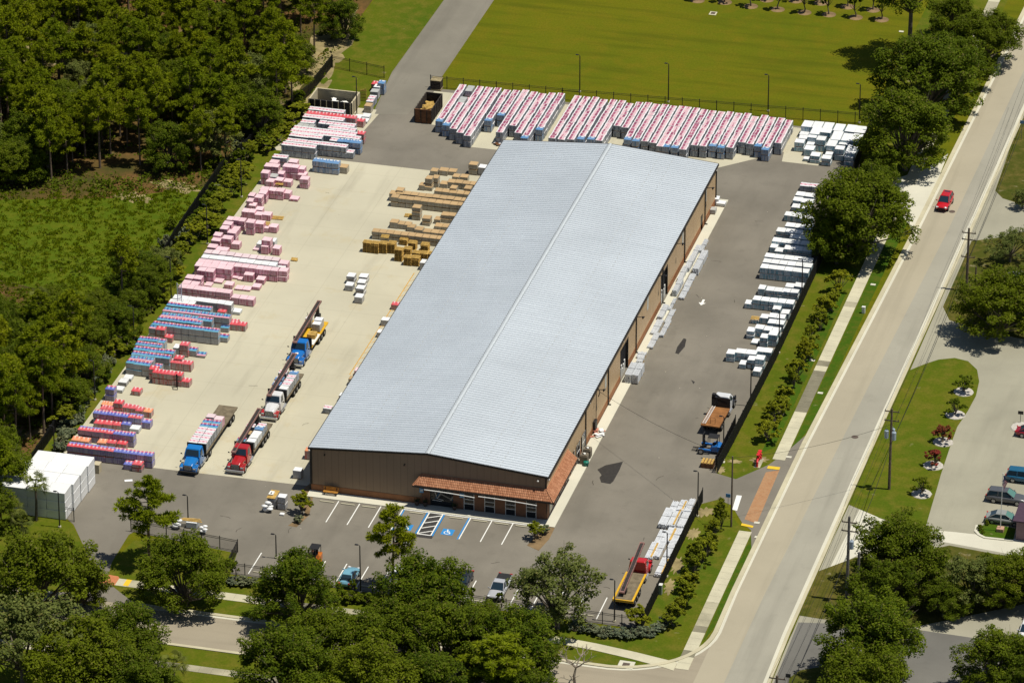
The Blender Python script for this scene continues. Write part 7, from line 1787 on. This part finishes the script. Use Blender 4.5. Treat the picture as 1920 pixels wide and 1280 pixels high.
# metal stud bundles
M_galv2 = plain('dull_galvanised_steel', (0.58, 0.61, 0.64), 0.45, 0.5, 0.15, var=0.12, scale=2)
M_galv = plain('galvanised_steel', (0.70, 0.72, 0.74), 0.4, 0.5, 0.15, var=0.12, scale=2)
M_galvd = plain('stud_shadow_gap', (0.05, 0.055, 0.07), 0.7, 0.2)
def stud_bundle(fr, xl, yl, xr, xb, yb, H, lab, grp, n=8, wood=False, z0=0.0, a=None):
    A = a or FR[fr]; P = lambda x, y: G(A[0]+x/A[2], A[1]+y/A[2], H)
    f0 = Vector((*P(xl, yl), 0)); f1 = Vector((*P(xr, yl+(xr-xl)*.1), 0)); bk = Vector((*P(xb, yb), 0))
    wid = min(1.6, max(.45, (f1-f0).length)); c0 = (f0+f1)/2; d = bk-c0; Ln = min(6.0, max(1.6, d.y*1.22)); ang = 0.0
    t = thing('stud_bundle', lab, 'metal studs', (c0.x, c0.y, .015+z0), ang, grp)
    b = MB(); r = random.Random(int(xl*7+yl)); hs = H-z0
    lay = max(1, round(hs/.32))
    for l in range(lay):
        za = .09+(hs-.09)*l/lay; zb = .09+(hs-.09)*(l+1)/lay-.03
        for k in range(n):
            x0 = -wid/2+wid*k/n; e = r.uniform(-.10, .10)
            b.bx(x0+.012, x0+wid/n-.012, e, Ln+e+r.uniform(-.08, .08), za, zb+r.uniform(-.02, .015), 0)
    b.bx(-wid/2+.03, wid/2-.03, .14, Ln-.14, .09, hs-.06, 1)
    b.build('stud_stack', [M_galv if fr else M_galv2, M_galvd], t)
    b = MB()
    for y in (.5, Ln*.5, Ln-.5): b.bx(-wid/2-.05, wid/2+.05, y-.05, y+.05, 0, .088)
    if wood: b.bx(wid*.18, wid*.42, .2, Ln-.3, hs+.004, hs+.05)
    b.build('timber_bearer', M_pal, t)
    b = MB()
    for y in (Ln*.5,): b.bx(-wid/2-.012, wid/2+.012, y-.015, y+.015, .1, hs+.008)
    b.build('strap', M_galvd, t)
    return t
SA = (1180, 400, 5.335); SB = (1060, 640, 5.333); SC = (1130, 920, 4.742); SD = (1240, 270, 8.0)
gS1 = 'steel stud bundles along the warehouse side'
for i, (xl, yl, xr, xb, yb, H, lab) in enumerate(((690, 370, 730, 745, 275, .5, 'white boards, farthest along the warehouse side'), (610, 425, 660, 660, 330, .7, 'steel stud bundle nearest the wall below the farthest white boards'), (545, 540, 600, 620, 440, .75, 'steel stud bundle second along the wall'), (630, 550, 692, 765, 372, 1.0, 'tall steel stud bundle out on the asphalt edge'),
        (475, 648, 525, 545, 545, .7, 'steel stud bundle third along the wall'), (545, 722, 605, 640, 622, .45, 'low steel stud bundle in front of the tall one'), (425, 768, 475, 500, 662, 1.0, 'high steel stud bundle of three layers by the wall'), (490, 840, 548, 580, 735, .35, 'low steel stud bundle beside a pale wooden block'),
        (385, 955, 418, 440, 865, .3, 'narrow steel stud bundle just past the second bay door'), (275, 1030, 330, 360, 930, .6, 'steel stud bundle in front of the second bay door'), (350, 1083, 398, 440, 980, .3, 'low steel stud bundle at the slab edge by the second bay door'), (205, 1192, 272, 310, 1085, .4, 'broad steel stud bundle between the two bay doors, upper'), (295, 1213, 342, 385, 1092, .4, 'steel stud bundle at the slab edge between the two bay doors'), (175, 1330, 235, 262, 1215, .35, 'white board pile between the two bay doors, lower'))):
    stud_bundle(None, xl, yl, xr, xb, yb, H, lab, gS1, a=SA)
for i, (xl, yl, xr, xb, yb, H, lab) in enumerate(((705, 150, 785, 790, 118, .4, 'short white pile behind the big brown ended stud stack'), (592, 325, 658, 640, 222, 1.35, 'big brown ended stud stack by the first bay door, left half'), (662, 332, 728, 740, 232, 1.35, 'big brown ended stud stack by the first bay door, right half'), (705, 195, 765, 740, 165, .5, 'low white pile touching the big stud stack'))):
    stud_bundle(None, xl, yl, xr, xb, yb, H, lab, gS1, a=SB)
gS2 = 'steel stud bundles along the lower right fence'
for i, (xl, yl, xr, xb, yb, H, wd, lab) in enumerate(((580, 178, 640, 640, 105, .5, 0, 'stud bundle in the back row, left'), (648, 178, 712, 700, 95, .5, 1, 'stud bundle in the back row with loose orange timber, middle'), (722, 178, 775, 775, 85, .5, 0, 'stud bundle in the back row, right'), (490, 292, 565, 585, 175, .65, 0, 'stud bundle in the second row, left'),
        (572, 300, 640, 670, 180, .65, 1, 'stud bundle in the second row, middle'), (655, 308, 722, 740, 190, .65, 0, 'stud bundle in the second row, right'), (450, 465, 520, 530, 365, .45, 0, 'stud bundle in the third row, left'), (530, 440, 610, 600, 340, .45, 1, 'stud bundle in the third row, middle'), (600, 450, 660, 670, 345, .45, 0, 'stud bundle in the third row, right'),
        (372, 588, 440, 450, 475, .5, 1, 'stud bundle in the fourth row, left'), (448, 575, 505, 520, 460, .5, 0, 'stud bundle in the fourth row, middle'), (535, 575, 595, 630, 460, .6, 0, 'stud bundle in the fourth row, right'), (458, 735, 540, 550, 615, .5, 1, 'lone stud bundle nearest the red conveyor truck'))):
    stud_bundle('S', xl, yl, xr, xb, yb, H, lab, gS2, 7, wd, a=SC)
# open containers
def container(name, lab, px, py, sx, sy, h, rz, outer, inner, cat='container', t_=.12):
    x, y = G(px, py); t = thing(name, lab, cat, (x, y, .02), rz)
    b = MB()
    b.bx(-sx/2, sx/2, sy/2-t_, sy/2, .1, h, 0); b.bx(-sx/2, -sx/2+t_, -sy/2+t_, sy/2-t_, .1, h, 0); b.bx(sx/2-t_, sx/2, -sy/2+t_, sy/2-t_, .1, h, 0); b.bx(-sx/2+t_, sx/2-t_, -sy/2+t_, sy/2-t_, .1, .2, 1)
    b.build('wall', [outer, inner], t)
    b = MB(); b.bx(-sx/2, sx/2, -sy/2, -sy/2+t_, .1, h, 0); b.build('gate', [inner], t)
    b = MB()
    for k in range(int(sx/.9)+1): b.bx(-sx/2+k*.9, -sx/2+k*.9+.1, -sy/2-.07, -sy/2-.002, .1, h)
    for k in range(int(sy/.9)+1):
        for s in (-1, 1): b.bx(s*(sx/2+.002), s*(sx/2+.07), -sy/2+k*.9, -sy/2+k*.9+.1, .1, h)
    b.build('rib', outer, t)
    return t
M_beige = plain('beige_block', (0.47, 0.41, 0.28), 0.8, 0.1, var=0.1)
M_bin_in = plain('dark_bin_inside', (0.10, 0.085, 0.075), 0.85, 0.1, var=0.3)  # dark grey-brown, varied by noise
c1 = container('refuse_enclosure', 'beige open topped refuse enclosure with black gates at the back left', 627, 203, 6.6, 4.2, 2.0, 0.0, M_beige, M_blk2, 'enclosure', .22)
b = MB(); r = random.Random(2)
for k in range(12): b.cb((r.uniform(-1.5, 2), r.uniform(-1.2, 1.0), .45+.1*k*.5), (r.uniform(.6, 1.6), r.uniform(.3, .8), .12), 0, rz=r.uniform(0, 3), rx=r.uniform(-.3, .3))
tag(b.build('debris_pile', M_white, loc=c1.location), 'white debris heap inside the beige refuse enclosure', 'debris')
M_rustc = plain('rusty_steel', (0.16, 0.075, 0.035), 0.85, 0.2, var=0.4, scale=1.5); M_blkst = plain('black_steel', (0.045, 0.036, 0.03), 0.8, 0.2, var=0.4)
xa, ya = G(793, 232); c2 = container('roll_off_container', 'rusty open roll-off container holding broken pallets at the driveway', 793, 232, 2.5, 6.2, 2.2, 0.0, M_blkst, M_rustc)
c2.location.y += 3.1
for k, (dx, dy, dz, rx, rz, lab) in enumerate(((.2, .3, 1.5, .5, .5, 'broken pallet leaning in the rusty container, back'), (.1, -.7, 1.6, .35, .8, 'broken pallet tipped in the rusty container, front'), (-.3, -.2, 1.25, .25, .2, 'broken pallet lowest in the rusty container'))):
    pal(c2.location.x+dx, c2.location.y+dy, dz, lab, None, rz, rx)
b = MB(); r = random.Random(8)
for k in range(14): b.cb((r.uniform(-.9, .9), r.uniform(-2.8, 2.6), .5+r.uniform(0, .8)), (r.uniform(.5, 1.2), r.uniform(.3, .7), .15), 0, rz=r.uniform(0, 3), rx=r.uniform(-.5, .5))
tag(b.build('debris_pile', M_pal, loc=c2.location), 'pile of broken boards filling the rusty container', 'debris')
xa, ya = G(817, 170); t = thing('timber_bin', 'slatted timber bin beside the driveway gate', 'bin', (xa, ya+.6, .015))
b = MB()
for k in range(5): b.bx(-.75, .75, -.7, -.64, .25+.25*k, .42+.25*k); b.bx(-.75, .75, .64, .7, .25+.25*k, .42+.25*k); b.bx(-.75, -.69, -.63, .63, .25+.25*k, .42+.25*k); b.bx(.69, .75, -.63, .63, .25+.25*k, .42+.25*k)
b.build('slat', M_blkst, t); b = MB(); b.bx(-.8, .8, -.75, .75, .0, .2); b.bx(-.78, .78, -.72, .72, 1.5, 1.6); b.build('frame', plain('weathered_lid', (0.28, 0.23, 0.13), 0.85, var=0.3), t)
b = MB()
for k in range(9): b.bx(-.6+.11*k, -.56+.11*k, -.03, .03, 0, 1.7+.05*k)
for z in (.5, 1.0, 1.6): b.bx(-.6, .4, .031, .07, z, z+.1)
xa, ya = G(683, 190); tag(b.build('timber_rack', M_pal, loc=(xa, ya, .02)), 'leaning timber rack right of the beige refuse enclosure', 'rack')
# odd loads near the building
gN = 'odd loads along the left eave of the warehouse'
for px, py, st, H, lab in ((647, 722, 'tan', 1.0, 'brown board load at the left eave, first from front'), (658, 705, 'pink', .9, 'pink load at the left eave behind the brown one'), (700, 632, 'wgrey', .8, 'grey load at the left eave, second pale one'), (708, 610, 'wgrey', .9, 'white topped load at the left eave near mid length'),
                          (727, 580, 'red', .8, 'small red load half under the left eave'), (629, 752, 'wgrey', .9, 'grey strapped load left of the front roof slope'), (613, 776, 'rose', .8, 'rose striped load left of the front roof slope'), (579, 862, 'oran', 1.3, 'orange topped load at the front left building corner'), (557, 898, 'wgrey', 1.2, 'grey load with torn white top near the front left corner')):
    x, y = G(px, py); put_load(st, x+(1.0 if py < 770 else 0), y+.5, .015, 1.1, 1.0, H, lab, gN)
# tied group on the front asphalt with a board on top
x, y = G(519, 955)
for i, (dx, st, h, z, lab) in enumerate(((-.65, 'wgrey', .85, 0, 'lower grey load under the orange board at the front corner'), (.62, 'wgrey', .85, 0, 'lower grey load right of the one under the orange board'), (-.65, 'wgrey', .8, .86, 'upper grey load under the orange board'), (.62, 'wgrey', .95, .86, 'upper grey load with white cap beside the orange board'))):
    put_load(st, x+dx, y+.5, z+.015, 1.05, 1.0, h, lab, 'grey loads at the front corner')
b = MB()
for k in range(5): b.bx(-.55+.22*k, -.35+.22*k, -.9, 1.3, 0, .05)
tag(b.build('plank_board', M_pal, loc=(x-.65, y+.5, 1.70)), 'orange plank panel lying on the grey loads at the front corner', 'board')
b = MB(); b.bx(-.3, .3, -.45, .45, 0, .18); b.bx(-.08, .08, -.3, .1, .181, .2, 1)
tag(b.build('white_case', [M_white, M_blk2], loc=(x-.85, y+.7, 1.765), bevel=.02), 'white case with a dark slot on the orange plank panel', 'case')
def bag_pile(px, py, lab, s=1.0):
    x, y = G(px, py); t = thing('bag_pile', lab, 'bags', (x, y, .015)); r = random.Random(int(px))
    for k in range(7):
        b = MB(); cx, cy, cz = r.uniform(-.4, .4)*s, r.uniform(-.3, .3)*s, .2+.16*k*s
        b.loft([[(cx+q*(.42*math.cos(2*PI*j/10))*s, cy+q*(.32*math.sin(2*PI*j/10))*s, cz+z*s) for j in range(10)] for q, z in ((.3, -.14), (1, -.05), (1, .06), (.4, .15), (.05, .17))]); b.build('bag', M_film, t, smooth=True)
bag_pile(503, 958, 'heaped white bags left of the grey loads at the front corner'); bag_pile(332, 990, 'white round bags behind the front corner fence, left'); bag_pile(381, 1000, 'white bags behind the front corner fence, right', .8)
b = MB(); b.bx(-.3, .3, -.25, .25, 0, .25); x, y = G(529, 965); tag(b.build('white_parcel', M_film, loc=(x, y, .015), bevel=.08), 'small white parcel on the asphalt before the grey loads', 'parcel')
x, y = G(360, 990)
put_load('white', x, y+.3, .015, 1.4, 1.0, .9, 'white sheeted load behind the front corner fence', None)
b = MB()
for k in range(3): b.cb((0, .25*k, .03+.02*k), (3.0-.4*k, .16, .05), 0, rz=.05*k)
tag(b.build('plank_stack', M_pal, loc=(x-.2, y+.1, .96)), 'loose planks on the white load behind the front corner fence', 'planks')
x, y = G(1327, 874); t = thing('timber_stack', 'small stack of yellow timber bearers by the open gate', 'timber', (x, y, .015))
b = MB(); b.bx(-.8, .8, -.6, .6, 0, .62); b.build('crate', M_rustc, t)
b = MB()
for k in range(4): b.bx(-.78+.42*k, -.50+.42*k, -.62, .75, .624, .76)
b.build('bearer', M_pal, t)
for px, py, st, H, lab in ((1340, 382, 'white', .9, 'white topped load by the far end of the side slab'), (1334, 400, 'grey', .7, 'grey load by the far downspout on the side slab'), (1352, 386, 'white', .5, 'low white load at the slab edge near the far corner')):
    x, y = G(px, py); put_load(st, x, y, .115, 1.3, 1.1, H, lab, 'loads on the far end of the side slab')
b = MB(); r = random.Random(3)
for k in range(16): b.cb((r.uniform(-.6, .6), r.uniform(-.9, .9), .05+.02*k), (r.uniform(.4, .9), r.uniform(.25, .5), .06), k % 2, rz=r.uniform(0, 3))
x, y = G(1122, 815); tag(b.build('sack_heap', [M_film, plain('orange_print_sack', (.5, .2, .14), .7)], loc=(x, y, .115)), 'heap of printed white and orange sacks on the side slab', 'sacks')
x, y = G(935, 271); b = MB()
for k in range(12): b.cb((r.uniform(-.8, .8), r.uniform(-.5, .5), .05+.02*k), (r.uniform(.4, .9), r.uniform(.25, .5), .06), k % 2, rz=r.uniform(0, 3))
tag(b.build('sack_heap', [M_film, M_rustc], loc=(x, y, .015)), 'heap of white and rusty sacks by the back left roof corner', 'sacks')
b = MB(); b.cb((0, 0, .03), (1.0, .5, .03), 0, rz=.4); x, y = G(241, 901); tag(b.build('plastic_sheet', M_film, loc=(x, y, .015)), 'torn white plastic sheet on the asphalt before the concrete yard', 'sheet')
b = MB()
for s in (-.3, .3): b.bx(s-.04, s+.04, -.04, .04, 0, 2.7)
for k in range(9): b.bx(-.3, .3, -.03, .03, .2+.28*k, .25+.28*k)
x, y = G(337, 565, 1.75); tag(b.build('ladder', M_galv, loc=(x, y, 1.77)), 'pale ladder standing on the short white pallet row', 'ladder')
x, y = G(332, 726); b = MB(); b.bx(-.08, .08, -.08, .08, 0, 1.9); b.path([(.0, 0, .06), (-.5, -.3, .06), (-.3, -.8, .06), (.3, -.7, .06), (.1, -.1, .06)], .05, 5)
tag(b.build('hose_post', M_blk2, loc=(x, y, .015)), 'black post with a coiled hose in front of the long red row', 'post')
b = MB(); b.cb((0, 0, .25), (.9, .5, .06), 0, rx=.5); b.cb((.1, .1, .12), (.6, .5, .2), 0, rz=.5); x, y = G(552, 489); tag(b.build('broken_crate', M_pal, loc=(x, y, .015)), 'broken yellow crate alone on the concrete', 'crate')
# small litter bin shaped box beside the white blocks
x, y = G(181, 887); b = MB(); b.bx(-.4, .4, -.5, .5, 0, 1.2); b.bx(-.42, .42, -.52, .52, 1.2, 1.26); tag(b.build('tan_box', M_beige, loc=(x, y+.4, .015), bevel=.02), 'tan box tucked behind the white wrapped blocks', 'box')
print('objects', len(bpy.data.objects))
